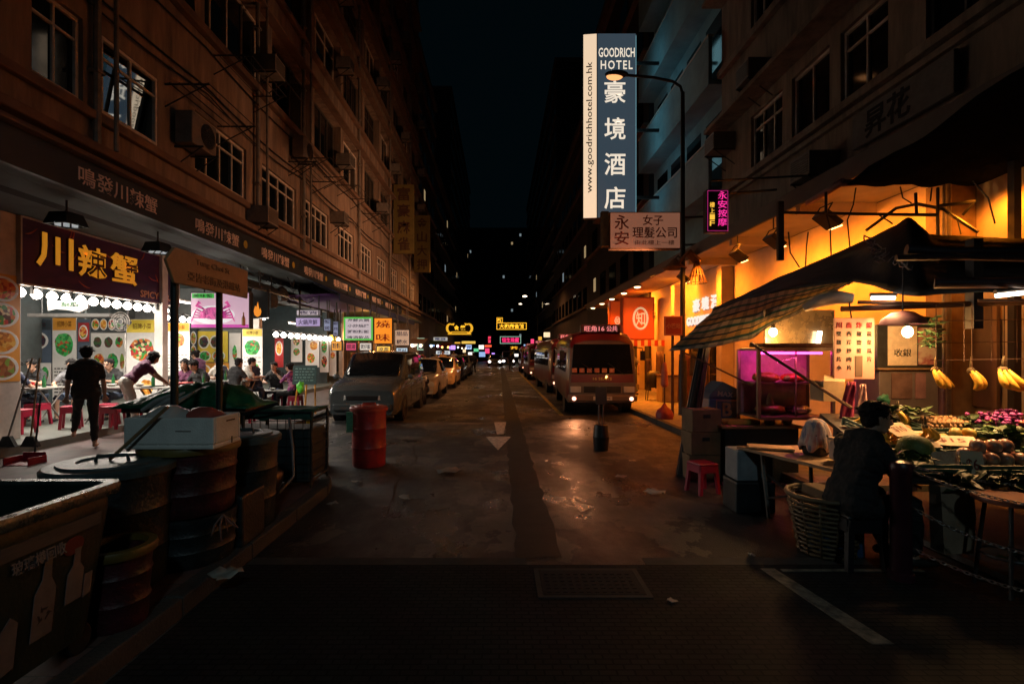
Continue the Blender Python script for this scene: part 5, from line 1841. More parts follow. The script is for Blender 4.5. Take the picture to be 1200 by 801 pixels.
lt = MB()
letter(lt, 'Tung Choi St', (xs + .004, (ya + ybb) / 2 - .05, 2.575), .62, .075, '+x')
letter(lt, '亞皆老街及港鐵站', (xs + .004, (ya + ybb) / 2, 2.43), .98, .09, '+x')
lt.build('lettering', mat('sign_brown_ink', (.22, .13, .065), .6), t, world=True)
b = MB()
for px in (212, 263.5):
 y = ys(px)
 b.cyl((xs - .06, y, .12), (xs - .06, y, 2.60), .034, n=12)
b.build('pole', mat('pole_dark', (.025, .035, .035), .5, .3), t, world=True, smooth=True)
M_BIN = mat('bin_green', (.008, .020, .016), .45, var=.35, scale=5, bump=.15, bscale=40)
M_TUBD = mat('tub_dark', (.013, .021, .025), .45, var=.4, scale=8, bump=.25, bscale=45, col2=(.006, .007, .007))
M_TUBR = mat('tub_red', (.055, .006, .011), .45, var=.4, scale=9, bump=.25, bscale=45, col2=(.018, .009, .008))
M_LID = mat('lid_slate', (.05, .075, .08), .38, var=.4, scale=5, bump=.15, bscale=30)
ZP = .12
t = thing('recycling_bin', 'big dark open recycling bin with white bottle prints, bottom left corner', 'recycling bin', (-2.5, 2.3, .12))
x1, x0, y0, y1, zt = -2.08, -3.05, 1.78, 2.84, 1.0
def ring(ix, z, r=.07):
 pts = []
 for cx, cy, a0 in ((x1 - ix - r, y0 + ix + r, -90), (x1 - ix - r, y1 - ix - r, 0), (x0 + ix + r, y1 - ix - r, 90), (x0 + ix + r, y0 + ix + r, 180)):
  for k in range(5):
   a = R(a0 + 90 * k / 4)
   pts.append((cx + r * math.cos(a), cy + r * math.sin(a), z))
 return pts
def loft(mb, rings, cap0=True, cap1=True):
 n = len(rings[0])
 vs = [p for r_ in rings for p in r_]
 fs = []
 for j in range(len(rings) - 1):
  for i in range(n):
   fs.append((j * n + i, j * n + (i + 1) % n, (j + 1) * n + (i + 1) % n, (j + 1) * n + i))
 if cap0:
  fs.append(tuple(range(n - 1, -1, -1)))
 if cap1:
  fs.append(tuple(range((len(rings) - 1) * n, len(rings) * n)))
 return mb.add(vs, fs)
b = MB()
loft(b, [ring(.10, .22), ring(.03, zt - .13), ring(.03, zt - .1), ring(.035, zt - .02), ring(.06, zt - .02), ring(.075, zt - .2), ring(.13, .26)], True, True)
b.build('body', M_BIN, t, world=True, smooth=True)
b = MB()
loft(b, [ring(.03, zt - .06), ring(-.005, zt - .06), ring(-.012, zt - .02), ring(-.005, zt), ring(.045, zt), ring(.05, zt - .03)], False, False)
b.build('rim', mat('bin_rim', (.028, .042, .038), .28, var=.4, scale=10, bump=.2, bscale=60), t, world=True, smooth=True)
for (wx, wy) in ((x1 - .15, y0 + .15), (x1 - .15, y1 - .15), (x0 + .15, y0 + .15), (x0 + .15, y1 - .15)):
 MB().cyl((wx - .03, wy, .20), (wx + .03, wy, .20), .08, n=16).build('wheel', M_BLACK, t, world=True, bevel=.01)
def side_x(z):
 return x1 - .03 - (.07) * ((zt - .13) - z) / (zt - .35) + .004
M_PRINT = mat('print_white', (.15, .135, .135), .6, var=.3, scale=12)
def on_side(mb, pts, dep=.003):
 """flat shape laid on the leaning street side: pts (y,z)"""
 vs = [(side_x(z), y, z) for y, z in pts] + [(side_x(z) + dep, y, z) for y, z in pts]
 n = len(pts)
 mb.add(vs, [tuple(range(n - 1, -1, -1)), tuple(range(n, 2 * n))] + [(i, (i + 1) % n, n + (i + 1) % n, n + i) for i in range(n)])
 return mb
def bottle(cy, z0, h, w):
 a = w / 2
 return [(cy - a, z0), (cy + a, z0), (cy + a, z0 + h * .55), (cy + a * .42, z0 + h * .70), (cy + a * .36, z0 + h * .93), (cy + a * .45, z0 + h), (cy - a * .45, z0 + h), (cy - a * .36, z0 + h * .93), (cy - a * .42, z0 + h * .70), (cy - a, z0 + h * .55)]
b = MB()
on_side(b, bottle(2.41, .36, .40, .115))
on_side(b, bottle(2.58, .45, .27, .10))
on_side(b, [(2.64, .44), (2.69, .45), (2.69, .56), (2.64, .56)])
on_side(b, [(2.20, .28), (2.28, .30), (2.28, .50), (2.24, .54), (2.20, .49)])
on_side(b, [(2.13, .27), (2.17, .275), (2.17, .46), (2.13, .44)])
b.build('bottle_print', M_PRINT, t, world=True)
b = MB()
on_side(b, [(2.16, .80), (2.71, .80), (2.71, .866), (2.16, .866)])
b.build('notice_strip', mat('notice_grey', (.075, .07, .072), .6, var=.3, scale=30, stretch=(1, .3, 3)), t, world=True)
b = MB()
on_side(b, [(2.55 + .062 * math.cos(a), .79 - .05 + .045 * math.sin(a)) for a in [2 * PI * j / 18 for j in range(18)]])
b.build('red_dot', mat('print_red', (.13, .014, .014), .6), t, world=True)
lt = MB()
M_ = Matrix.Translation(Vector((side_x(.765) + .004, 2.36, .755))) @ Matrix.Rotation(-.1, 4, 'Y') @ face_m('+x')
vs, fs, bb = text_geo('玻璃樽回收', .012, .01)
lt.add([((v.x - (bb[0] + bb[2]) / 2) * .28 / (bb[2] - bb[0]), (v.y - (bb[1] + bb[3]) / 2) * .06 / (bb[3] - bb[1]), v.z * .2) for v in vs], fs, M_)
lt.build('lettering', M_PRINT, t, world=True)
b = MB()
for k in range(3):
 a = 2 * PI * k / 3 + PI / 2
 pts = []
 for (rr, da) in ((.036, -.75), (.036, .35), (.05, .35), (.025, .85), (.012, .3), (.022, .3), (.022, -.6)):
  pts.append((2.41 + rr * math.cos(a + da), .47 + rr * math.sin(a + da)))
 vs = [(side_x(z) + .0045, y, z) for y, z in pts]
 b.add(vs, [tuple(range(7))])
b.build('recycling_mark', M_INK, t, world=True)
def round_tub(name, label, x, y, z0, r, h, m, lid=None, taper=.88, rim=None, cat='bin', open_=False, group=None):
 t = thing(name, label, cat, (x, y, z0), random.random(), group)
 pr = [(r * taper * .96, 0), (r * taper, .02)]
 for k in range(1, 6):
  z = h * k / 6
  rr = r * (taper + (1 - taper) * k / 6)
  pr += [(rr, z - .02), (rr + .008, z), (rr, z + .02)] if k in (2, 4) else [(rr, z)]
 if open_ or lid is None:
  pr += [(r, h - .03), (r, h), (r - .02, h), (r - .03, h - .1), (r * taper * .9, h * .5)]
 else:
  pr += [(r, h)]
 bb_ = MB().lathe(pr, (0, 0, 0), 48)
 for i, v in enumerate(bb_.v):                   # knocks and dents
  k_ = 1 + .022 * pnoise(Vector((v.x * 5 + x * 9, v.y * 5, v.z * 4))) + .008 * pnoise(Vector((v.x * 17, v.y * 17 + y, v.z * 15)))
  bb_.v[i] = Vector((v.x * k_, v.y * k_, v.z))
 bb_.build('body', m, t, smooth=True)
 if rim:
  MB().lathe([(r - .005, h - .05), (r + .02, h - .045), (r + .026, h - .02), (r + .018, h + .004), (r - .024, h + .006), (r - .03, h - .03)], (0, 0, 0), 36, closed=False).build('rim', rim, t, smooth=True)
 if lid:
  ld = MB().lathe([(r + .0, h - .03), (r + .025, h - .03), (r + .028, h + .012), (r + .01, h + .03), (r * .85, h + .034), (r * .83, h + .046), (r * .55, h + .05), (r * .52, h + .038), (r * .2, h + .036), (.01, h + .037)], (0, 0, 0), 40)
  lo = ld.build('lid', lid, t, smooth=True)
  hb = MB()
  hb.tube([(-.10, 0, h + .036), (-.09, 0, h + .075), (.09, 0, h + .075), (.10, 0, h + .036)], .012, 6)
  hb.build('handle', lid, lo)
 return t
round_tub('lidded_bin', 'round dark bin with a ridged slate lid behind the recycling bin', -2.66, 3.52, .12, .36, .80, M_TUBD, M_LID)
round_tub('lidded_bin', 'round dark bin with flat slate lid right of the white foam box', -2.37, 4.72, .12, .31, .80, M_TUBD, M_LID)
round_tub('dark_tub', 'black tub standing under the red tub with the foam box', -2.40, 3.97, .12, .33, .37, M_TUBD, None, .92, open_=True)
round_tub('red_tub', 'big dark red tub with a yellowish rim, carrying the white foam box', -2.38, 3.95, .50, .325, .505, M_TUBR, None, .93, mat('rim_olive', (.16, .12, .03), .45, var=.4), open_=True)
round_tub('red_tub', 'low dark red tub with a yellow rim beside the recycling bin', -2.24, 3.0, .12, .18, .46, M_TUBR, None, .86, mat('rim_yellow', (.12, .08, .015), .4, var=.4), open_=True)
b = MB().box(-.15, -.2, 0, .15, .2, .42)
o = b.build('dark_crate', M_TUBD, bevel=.02)
o.location = (-2.22, 4.33, .12)
tag(o, 'small dark crate wedged between the red tub and the flat lidded bin', 'crate')
o = MB().ell((0, 0, .22), .26, .22, .25, 18, 12)
for i, v in enumerate(o.v):
 o.v[i] = v * (1 + .12 * pnoise(v * 9)) + Vector((0, 0, .02))
o = o.build('rubbish_bag', mat('bag_black', (.012, .012, .013), .3, var=.2), smooth='full')
o.location = (-2.5, 5.25, .13)
tag(o, 'knotted black rubbish bag behind the flat lidded bin', 'rubbish bag')
b = MB()
random.seed(8)
for k in range(6):
 a = k
 b.tube([(.0, 0, 0), (.05 * math.cos(a), .07 * math.sin(a), -.06), (.09 * math.cos(a) + .02, .11 * math.sin(a), -.10 - .03 * (k % 3))], [.006, .008, .003], 4)
o = b.build('twisted_twine', mat('twine', (.16, .09, .075), .8))
o.location = (-2.05, 3.80, .50)
tag(o, 'frayed scrap of pinkish twine hanging below the red tub', 'twine')
t = thing('foam_box', 'open white foam box lying across the big dark red tub', 'foam box', (-2.35, 3.8, 1.01))
M_FOAM = mat('foam', (.74, .72, .67), .7, var=.18, scale=4, bump=.25, bscale=90)
cx, cy = -2.345, 3.82
b = MB()
L, W, Hh, th = .64, .38, .225, .028
b.box(cx - L / 2, cy - W / 2, 1.012, cx + L / 2, cy + W / 2, 1.045)
b.box(cx - L / 2, cy - W / 2, 1.046, cx + L / 2, cy - W / 2 + th, 1.012 + Hh)
b.box(cx - L / 2, cy + W / 2 - th, 1.046, cx + L / 2, cy + W / 2, 1.012 + Hh)
b.box(cx - L / 2, cy - W / 2 + th + .001, 1.046, cx - L / 2 + th, cy + W / 2 - th - .001, 1.012 + Hh)
b.box(cx + L / 2 - th, cy - W / 2 + th + .001, 1.046, cx + L / 2, cy + W / 2 - th - .001, 1.012 + Hh)
b.build('box', M_FOAM, t, world=True, bevel=.01)
b = MB()
b.box(cx + L / 2 + .0005, cy - .02, 1.19, cx + L / 2 + .003, cy + .10, 1.20)
b.box(cx + L / 2 + .0005, cy + .05, 1.02, cx + L / 2 + .003, cy + .062, 1.07)
b.box(cx + .05, cy - W / 2 - .003, 1.14, cx + .16, cy - W / 2 - .0005, 1.146)
b.build('crack', mat('foam_crack', (.10, .06, .04), .9), t, world=True)
for i, (x, y, r, lb) in enumerate(((cx - .15, cy + .05, .13, 'crumpled clear bag sticking out of the foam box'), (cx + .1, cy + .1, .11, 'reddish bag lying in the foam box'))):
 q = MB().ell((0, 0, 0), r * 1.3, r, r * .8, 16, 10)
 for k, v in enumerate(q.v):
  q.v[k] = v * (1 + .25 * pnoise(v * 14))
 o = q.build('plastic_bag', mat('bag_clear', (.5, .48, .45), .25) if i == 0 else mat('bag_reddish', (.35, .08, .06), .4), smooth='full')
 o.location = (x, y, 1.012 + Hh - .04)
 tag(o, lb, 'bag')
o = MB().tube([(-.25, .0, 0), (.12, .05, .36)], .012, 6).build('stick', M_WOOD)
o.location = (-2.45, 3.55, .96)
tag(o, 'short stick leaning from the round lid onto the foam box', 'stick')
t = round_tub('red_barrel', 'bright red plastic barrel standing in the road before the parked van', -1.97, 7.75, 0, .255, .86, mat('barrel_red', (.42, .02, .02), .42, var=.3, scale=7, bump=.2, bscale=40, col2=(.20, .02, .015)), mat('barrel_lid', (.45, .06, .04), .4), .97, cat='barrel')
o = MB().box(-.05, -.03, 0, .05, .03, .30).build('paper_label', mat('label_green', (.16, .40, .22), .6, var=.5, scale=30), bevel=.005)
o.location = (-2.22, 7.62, .52)
tag(o, 'torn green and white label stuck on the left of the red barrel', 'label')
t = thing('hand_cart', 'dark flat hand cart under the green tarpaulin, right of the sign poles', 'cart', (-3.5, 6.1, .12))
b = MB()
b.box(-4.25, 5.75, 1.02, -2.85, 6.45, 1.07)
b.build('deck', M_RUST, t, world=True, bevel=.01)
b = MB()
for x in (-4.2, -2.9):
 for y in (5.8, 6.4):
  b.tube([(x, y, .30), (x, y, 1.02)], .02, 6)
b.tube([(-4.2, 5.8, .5), (-2.9, 5.8, .5)], .016, 6)
b.tube([(-2.9, 5.8, .3), (-3.5, 5.8, 1.02)], .016, 6)
b.tube([(-2.9, 5.8, 1.0), (-2.45, 5.7, 1.14)], .018, 6)
b.build('frame', M_METAL, t, world=True)
for x in (-4.1, -3.0):
 for y in (5.8, 6.4):
  MB().cyl((x - .025, y, .24), (x + .025, y, .24), .12, n=18).build('wheel', M_BLACK, t, world=True)
b = MB()
rows = []
for j in range(17):
 v = j / 16
 row = []
 for i in range(25):
  u = i / 24
  hgt = .30 * (math.sin(PI * u) ** .7) * (math.sin(PI * v) ** .6) * (.55 + .6 * u if u < .7 else .97 - .9 * (u - .7))
  n_ = pnoise(Vector((u * 7, v * 5, 3))) * .07 + pnoise(Vector((u * 16, v * 13, 7))) * .035
  row.append((-4.35 + 1.55 * u, 5.7 + .8 * v, 1.075 + max(0, hgt + n_ * (1 if 0 < i < 24 and 0 < j < 16 else 0))))
 rows.append(row)
b.grid(rows)
o = b.build('green_tarpaulin', mat('tarp_green', (.010, .12, .06), .35, var=.5, scale=7, bump=.3, bscale=40), smooth='full', thick=.006)
tag(o, 'crumpled shiny green tarpaulin heaped on the hand cart', 'tarpaulin')
b = MB()
random.seed(21)
for k in range(3):
 b.tube([(-3.95 + .1 * k, 5.66, 1.06), (-3.8 + .12 * k, 5.66, 1.16), (-3.6 + .1 * k, 5.7, 1.26)], [.02, .03, .01], 5)
o = b.build('pale_strap', mat('strap_pale', (.45, .47, .45), .5))
tag(o, 'pale straps looped over the front of the green tarpaulin', 'strap')
t = thing('carton', 'brown carton standing under the hand cart', 'carton', (-3.3, 6.0, .6))
MB().cbox((0, .05, .0), (.55, .35, .34)).build('box', mat('card_dim', (.28, .20, .16), .85, var=.3), t, bevel=.006)
MB().cbox((0, .05, .1715), (.55, .06, .002)).build('tape', mat('tape', (.4, .3, .2), .4), t)
b = MB().box(-4.2, 5.85, .40, -2.95, 6.35, .42)
tag(b.build('plank', M_WOOD), 'plank laid on the lower bar of the hand cart', 'plank')
t = thing('mesh_cage', 'dark wire cage trolley with green cloth on top, left of the van', 'trolley', (-2.85, 7.1, .12))
b = MB()
xa, xb, ya, yb = -3.3, -2.2, 6.0, 6.55
for x in (xa, xb):
 for y in (ya, yb):
  b.tube([(x, y, .12), (x, y, 1.0)], .018, 6)
for z in (.2, 1.0):
 b.tube([(xa, ya, z), (xb, ya, z), (xb, yb, z), (xa, yb, z)], .014, 6, True)
for i in range(1, 11):
 x = xa + (xb - xa) * i / 11
 b.tube([(x, ya, .2), (x, ya, 1.0)], .005, 4)
for j in range(1, 8):
 z = .2 + .1 * j
 b.tube([(xa, ya, z), (xb, ya, z)], .005, 4)
 b.tube([(xb, ya, z), (xb, yb, z)], .005, 4)
b.build('wire_cage', M_METAL, t, world=True)
MB().box(xa + .02, ya + .02, .2, xb - .02, yb - .02, .8).build('dark_load', mat('load', (.02, .03, .03), .7, var=.5), t, world=True, bevel=.03)
b = MB()
rows = []
for j in range(9):
 rows.append([(xa - .02 + (xb - xa + .04) * i / 16, ya - .03 + (yb - ya + .06) * j / 8, 1.02 + .03 * pnoise(Vector((i * .7, j * .6, 5))) - (.10 if j == 0 else 0)) for i in range(17)])
b.grid(rows)
tag(b.build('green_cloth', mat('cloth_green', (.02, .09, .06), .7, var=.4), smooth='full', thick=.006), 'dark green cloth laid over the wire cage trolley', 'cloth')
b = MB()
hp_ = [(-2.42, 5.9, .95), (-2.36, 5.85, .6), (-2.33, 5.8, .3), (-2.4, 5.6, .18), (-2.6, 5.3, .15)]
b.tube([Vector(p) for p in hp_], .018, 7)
tag(b.build('grey_hose', mat('hose_grey', (.16, .15, .16), .4), smooth='full'), 'grey hose hanging down beside the wire cage trolley', 'hose')
t = thing('yellow_bottle', 'small yellow bottle on the dark ledge left of the red barrel', 'bottle', (-2.80, 7.55, .60))
MB().lathe([(.04, 0), (.042, .02), (.042, .13), (.016, .18), (.016, .21)], (0, 0, 0), 12).build('body', mat('bottle_yellow', (.75, .40, .02), .35), t, smooth=True)
MB().cyl((0, 0, .21), (0, 0, .235), .02, n=10).build('cap', mat('cap_red', (.5, .05, .02), .4), t)
o = MB().box(-.25, -.2, 0, .25, .2, .58).build('dark_stand', M_TUBD, bevel=.02)
o.location = (-2.85, 7.6, .0)
tag(o, 'low dark stand below the yellow bottle', 'stand')
M_TYRE = mat('tyre', (.015, .015, .015), .8, var=.3, scale=20)
M_RIM = mat('rim_alloy', (.35, .34, .33), .35, .8, var=.2)
M_CARGLASS = mat('car_glass', (.008, .010, .012), .04, var=.1, spec=.7)
M_CHROME = mat('chrome', (.6, .58, .55), .15, 1.0, var=.1)
M_LAMP = mat('lamp_glass', (.55, .54, .5), .08, var=.15, spec=.8)
M_TAIL = mat('tail_glass', (.25, .01, .01), .15)
E_HEAD = emat('headlight_on', (1, .45, .30), 3.5)
def wheel(t, x, y, r, w, sgn):
 tb = MB()
 tb.lathe([(r * .62, -w / 2), (r * .93, -w / 2), (r, -w * .32), (r, w * .32), (r * .93, w / 2), (r * .62, w / 2)], (0, 0, 0), 26, closed=False)
 M = Matrix.Translation(Vector((x, y, r))) @ Matrix.Rotation(PI / 2, 4, 'Y')
 tb.v = [M @ v for v in tb.v]
 wo = tb.build('wheel', M_TYRE, t, smooth=True)
 rb = MB()
 rb.lathe([(.02, w * .30), (r * .16, w * .32), (r * .2, w * .2), (r * .55, w * .28), (r * .64, w * .42), (r * .64, -w * .3), (.02, -w * .3)], (0, 0, 0), 20)
 for k in range(5):
  a = 2 * PI * k / 5
  rb.cbox((r * .38 * math.cos(a), r * .38 * math.sin(a), w * .27), (r * .42, r * .13, w * .12), rz=a)
 if sgn < 0:
  rb.v = [Vector((v.x, v.y, -v.z)) for v in rb.v]
  rb.f = [tuple(reversed(f)) for f in rb.f]
 rb.v = [M @ v for v in rb.v]
 rb.build('rim', M_RIM, wo, smooth=True)
def car(label, loc, rz, L, W, Hh, paint, st, wheels, r=.32, group='parked cars', plate=None, name='parked_car', cat='car', stripe=None):
 """local: front at y=0 looking to -y, rear at y=L; st: stations (y, z_low, z_belt, z_top, w_belt, w_top) as fractions of W/2"""
 t = thing(name, label, cat, loc, rz, group)
 rows = []
 for (y, zl, zb, zt, wb, wt) in st:
  a = W / 2
  half = [(a * wb * .90, zl), (a * wb * .985, zl + .10), (a * wb, (zl + zb) * .5 + .05), (a * wb * .985, zb - .05), (a * wb * .95, zb), (a * (wt + (wb * .93 - wt) * .12), zt - .07) if zt > zb + .1 else (a * wb * .85, zb + (zt - zb) * .5 + .01),
    (a * wt * .86, zt - .012), (0, zt + .012)]
  row = [(x, y, z) for x, z in half] + [(-x, y, z) for x, z in reversed(half[:-1])]
  rows.append(row)
 b = MB()
 b.grid(rows)
 n = len(rows[0])
 b.f.append(tuple(range(n)))
 b.mi.append(0)
 k = len(rows) - 1
 b.f.append(tuple(range(k * n + n - 1, k * n - 1, -1)))
 b.mi.append(0)
 for j in range(k):
  b.f.append((j * n, (j + 1) * n, (j + 1) * n + n - 1, j * n + n - 1))
  b.mi.append(0)
 body = b.build('body', paint, t, smooth=True)
 es = body.modifiers[0]
 es.split_angle = R(32)
 def quad(name, a, bb, c, d, inset, m, off=.006, parent=t, th=.006):
  a, bb, c, d = map(Vector, (a, bb, c, d))
  ce = (a + bb + c + d) / 4
  q = [p + (ce - p).normalized() * inset for p in (a, bb, c, d)]
  nrm = (q[1] - q[0]).cross(q[3] - q[0]).normalized()
  q = [p + nrm * off for p in q]
  return MB().slab(q, th).build(name, m, parent)
 cab = [i for i, s in enumerate(st) if s[3] > s[2] + .25]
 i0, i1 = cab[0], cab[-1]
 def pt(i, j):
  return Vector(rows[i][j])
 h = i0 - 1
 wsr = []
 cols = [5.35, 6, 7, n - 1 - 6, n - 1 - 5.35]
 def fr(i, j):
  q = int(j)
  return pt(i, q).lerp(pt(i, min(n - 1, q + 1)), j - q) if j > q else pt(i, q)
 for q in (.05, .5, .93):
  wsr.append([fr(h, j).lerp(fr(i0, j), q) + Vector((0, -.010, .012)) for j in cols])
 MB().grid(wsr).build('windscreen', M_CARGLASS, t, smooth='full', thick=.006)
 for i in range(i0, i1):
  for s in (1, -1):
   ja, jb = (4, 5) if s > 0 else (n - 5, n - 6)
   q = (pt(i, ja), pt(i + 1, ja), pt(i + 1, jb), pt(i, jb))
   if s < 0:
    q = (q[1], q[0], q[3], q[2])
   quad('side_window', *q, .05, M_CARGLASS, .006)
 y0 = st[0][0]
 zl, zb = st[0][1], st[0][2]
 w0 = W / 2 * st[0][4]
 for s in (-1, 1):
  hl = MB()
  hl.add([(s * w0 * .97, y0 + .10, zb - .05), (s * w0 * .52, y0 - .012, zb - .06), (s * w0 * .50, y0 - .016, zb - .17), (s * w0 * .97, y0 + .06, zb - .19),
    (s * w0 * .97, y0 + .2, zb - .05), (s * w0 * .52, y0 + .1, zb - .06), (s * w0 * .50, y0 + .1, zb - .17), (s * w0 * .97, y0 + .2, zb - .19)],
 [(0, 1, 2, 3), (4, 7, 6, 5), (0, 4, 5, 1), (3, 2, 6, 7), (0, 3, 7, 4), (1, 5, 6, 2)])
  hl.build('headlight', M_LAMP, t, bevel=.012)
  m_ = MB().ell((s * (W / 2 + .09), st[h][0] + .18, st[h][2] + .06), .09, .05, .07, 12, 8)
  m_.tube([(s * W / 2 * .95, st[h][0] + .2, st[h][2] + .0), (s * (W / 2 + .06), st[h][0] + .18, st[h][2] + .04)], .02, 5)
  m_.build('mirror', paint, t, smooth='full')
 g = MB()
 g.box(-w0 * .48, y0 - .012, zb - .17, w0 * .48, y0 + .05, zb - .07)
 g.build('grille', M_BLACK, t, bevel=.01)
 g = MB()
 for q in range(3):
  g.box(-w0 * .46, y0 - .018, zb - .155 + q * .03, w0 * .46, y0 - .0125, zb - .143 + q * .03)
 g.build('grille_bar', M_CHROME, t)
 g = MB()
 g.box(-w0 * .92, y0 - .05, zl + .10, w0 * .92, y0 + .08, zl + .26)
 g.build('bumper', paint, t, bevel=.03)
 g = MB().box(-w0 * .5, y0 - .056, zl + .02, w0 * .5, y0 + .02, zl + .09)
 g.build('air_intake', M_BLACK, t, bevel=.01)
 if plate:
  pl = MB().box(-.26, y0 - .062, zl + .13, .26, y0 - .0505, zl + .24).build('number_plate', mat('plate_white', (.6, .58, .52), .5), t, bevel=.005)
  lt = MB()
  letter(lt, plate, (0, y0 - .0635, zl + .185), .42, .07, '-y', .01)
  lt.build('plate_lettering', M_INK, pl)
 for wy in wheels:
  for s in (-1, 1):
   wheel(t, s * (W / 2 - .10), wy, r, .2, s)
 for s in (-1, 1):
  for wy in wheels:
   MB().cyl((s * (W / 2 - .22), wy, r), (s * (W / 2 * .985), wy, r), r + .055, n=22).build('wheel_arch', M_BLACK, t)
 sm = MB()
 for y in [st[i][0] for i in range(i0, i1)]:
  for s in (-1, 1):
   sm.box(s * (W / 2 * .995), y - .006, zl + .16, s * (W / 2 * 1.002), y + .006, st[i0][2] - .06)
 sm.build('door_seam', M_BLACK, t)
 for i in range(i0, i1):
  for s in (-1, 1):
   y = st[i + 1][0] - .22
   MB().box(s * (W / 2 * .985), y - .09, st[i0][2] - .17, s * (W / 2 * 1.02), y + .09, st[i0][2] - .135).build('door_handle', M_CHROME, t, bevel=.008)
 for s in (-1, 1):
  MB().box(s * W / 2 * .6, L - .04, st[-1][2] - .35, s * W / 2 * .88, L + .012, st[-1][2] - .1).build('tail_light', M_TAIL, t, bevel=.015)
 w_ = MB()
 p0, p1 = pt(h, 5), pt(h, n - 6)
 for f0, f1 in ((.72, .45), (.40, .12)):
  a = p0.lerp(p1, f0)
  c_ = p0.lerp(p1, f1) + Vector((0, .05, .06))
  w_.tube([a + Vector((0, -.02, .03)), c_ + Vector((0, -.035, .04))], .008, 4)
 w_.build('wiper', M_BLACK, t)
 return t
def mpv_st(L, Hh):
 return [(.0, .22, .74, .80, .86, .62), (.10, .20, .82, .88, .94, .70), (.55, .20, .95, 1.0, .99, .74), (.95, .20, 1.02, 1.07, 1.0, .78), (1.75, .20, 1.04, Hh - .03, 1.0, .80),
   (2.7, .20, 1.05, Hh, 1.0, .83), (3.6, .20, 1.06, Hh - .01, 1.0, .83), (L - .25, .22, 1.06, Hh - .05, .99, .81), (L, .28, 1.0, 1.12, .95, .78)]
def sedan_st(L, Hh):
 return [(.0, .22, .62, .66, .88, .70), (.12, .20, .70, .74, .95, .74), (.9, .20, .82, .86, 1.0, .78), (1.25, .20, .88, .92, 1.0, .80), (2.05, .20, .90, Hh - .02, 1.0, .72), (2.75, .20, .92, Hh, 1.0, .74),
   (3.5, .20, .93, Hh - .06, 1.0, .72), (L - .65, .22, .94, .98, .99, .78), (L, .28, .88, .92, .94, .76)]
M_VANP = mat('paint_slate', (.10, .12, .125), .17, .3, var=.15, scale=2, coat=.6)
car('dark slate people carrier parked at the left kerb behind the red barrel', (-3.27, 12.2, 0), 0, 4.6, 1.76, 1.74, M_VANP, mpv_st(4.6, 1.74), (.85, 3.65), .33, plate='KX 6283', name='parked_van', cat='van')
M_TAXI = mat('paint_gold', (.50, .36, .20), .30, .2, var=.15, scale=2, coat=.5)
M_TAXI2 = mat('paint_amber', (.55, .30, .10), .30, .2, var=.15, scale=2, coat=.5)
car('golden lit pale car parked right behind the dark people carrier', (-3.08, 18.4, 0), 0, 4.5, 1.70, 1.48, M_TAXI, sedan_st(4.5, 1.48), (.85, 3.5), .31, plate='FL 2307')
car('amber lit car, second behind the dark people carrier', (-2.95, 24.2, 0), 0, 4.5, 1.70, 1.50, M_TAXI2, sedan_st(4.5, 1.50), (.85, 3.5), .31, plate='DP 5518')
M_CARB = mat('paint_black', (.015, .016, .018), .28, .3, var=.1, coat=.6)
car('small black car parked past the golden and amber cars', (-3.0, 30.5, 0), 0, 4.4, 1.72, 1.45, M_CARB, sedan_st(4.4, 1.45), (.85, 3.45), .31, plate='RT 904')
car('pale grey car at the far end of the parked row on the left', (-2.95, 36.6, 0), 0, 4.4, 1.72, 1.5, mat('paint_grey', (.16, .16, .17), .3, .4, var=.1), sedan_st(4.4, 1.5), (.85, 3.45), .31, plate='MB 771')
car('dark car far down the middle of the street with its front to us', (-.55, 62, 0), 0, 4.4, 1.75, 1.5, M_CARB, sedan_st(4.4, 1.5), (.85, 3.45), .31, plate='HV 118', name='distant_car')
car('bluish van far down the street left of the third minibus', (1.2, 66, 0), 0, 4.6, 1.8, 1.9, mat('paint_blue', (.05, .07, .14), .3, .3), mpv_st(4.6, 1.9), (.85, 3.65), .33, plate='SL 45', name='distant_van', cat='van')
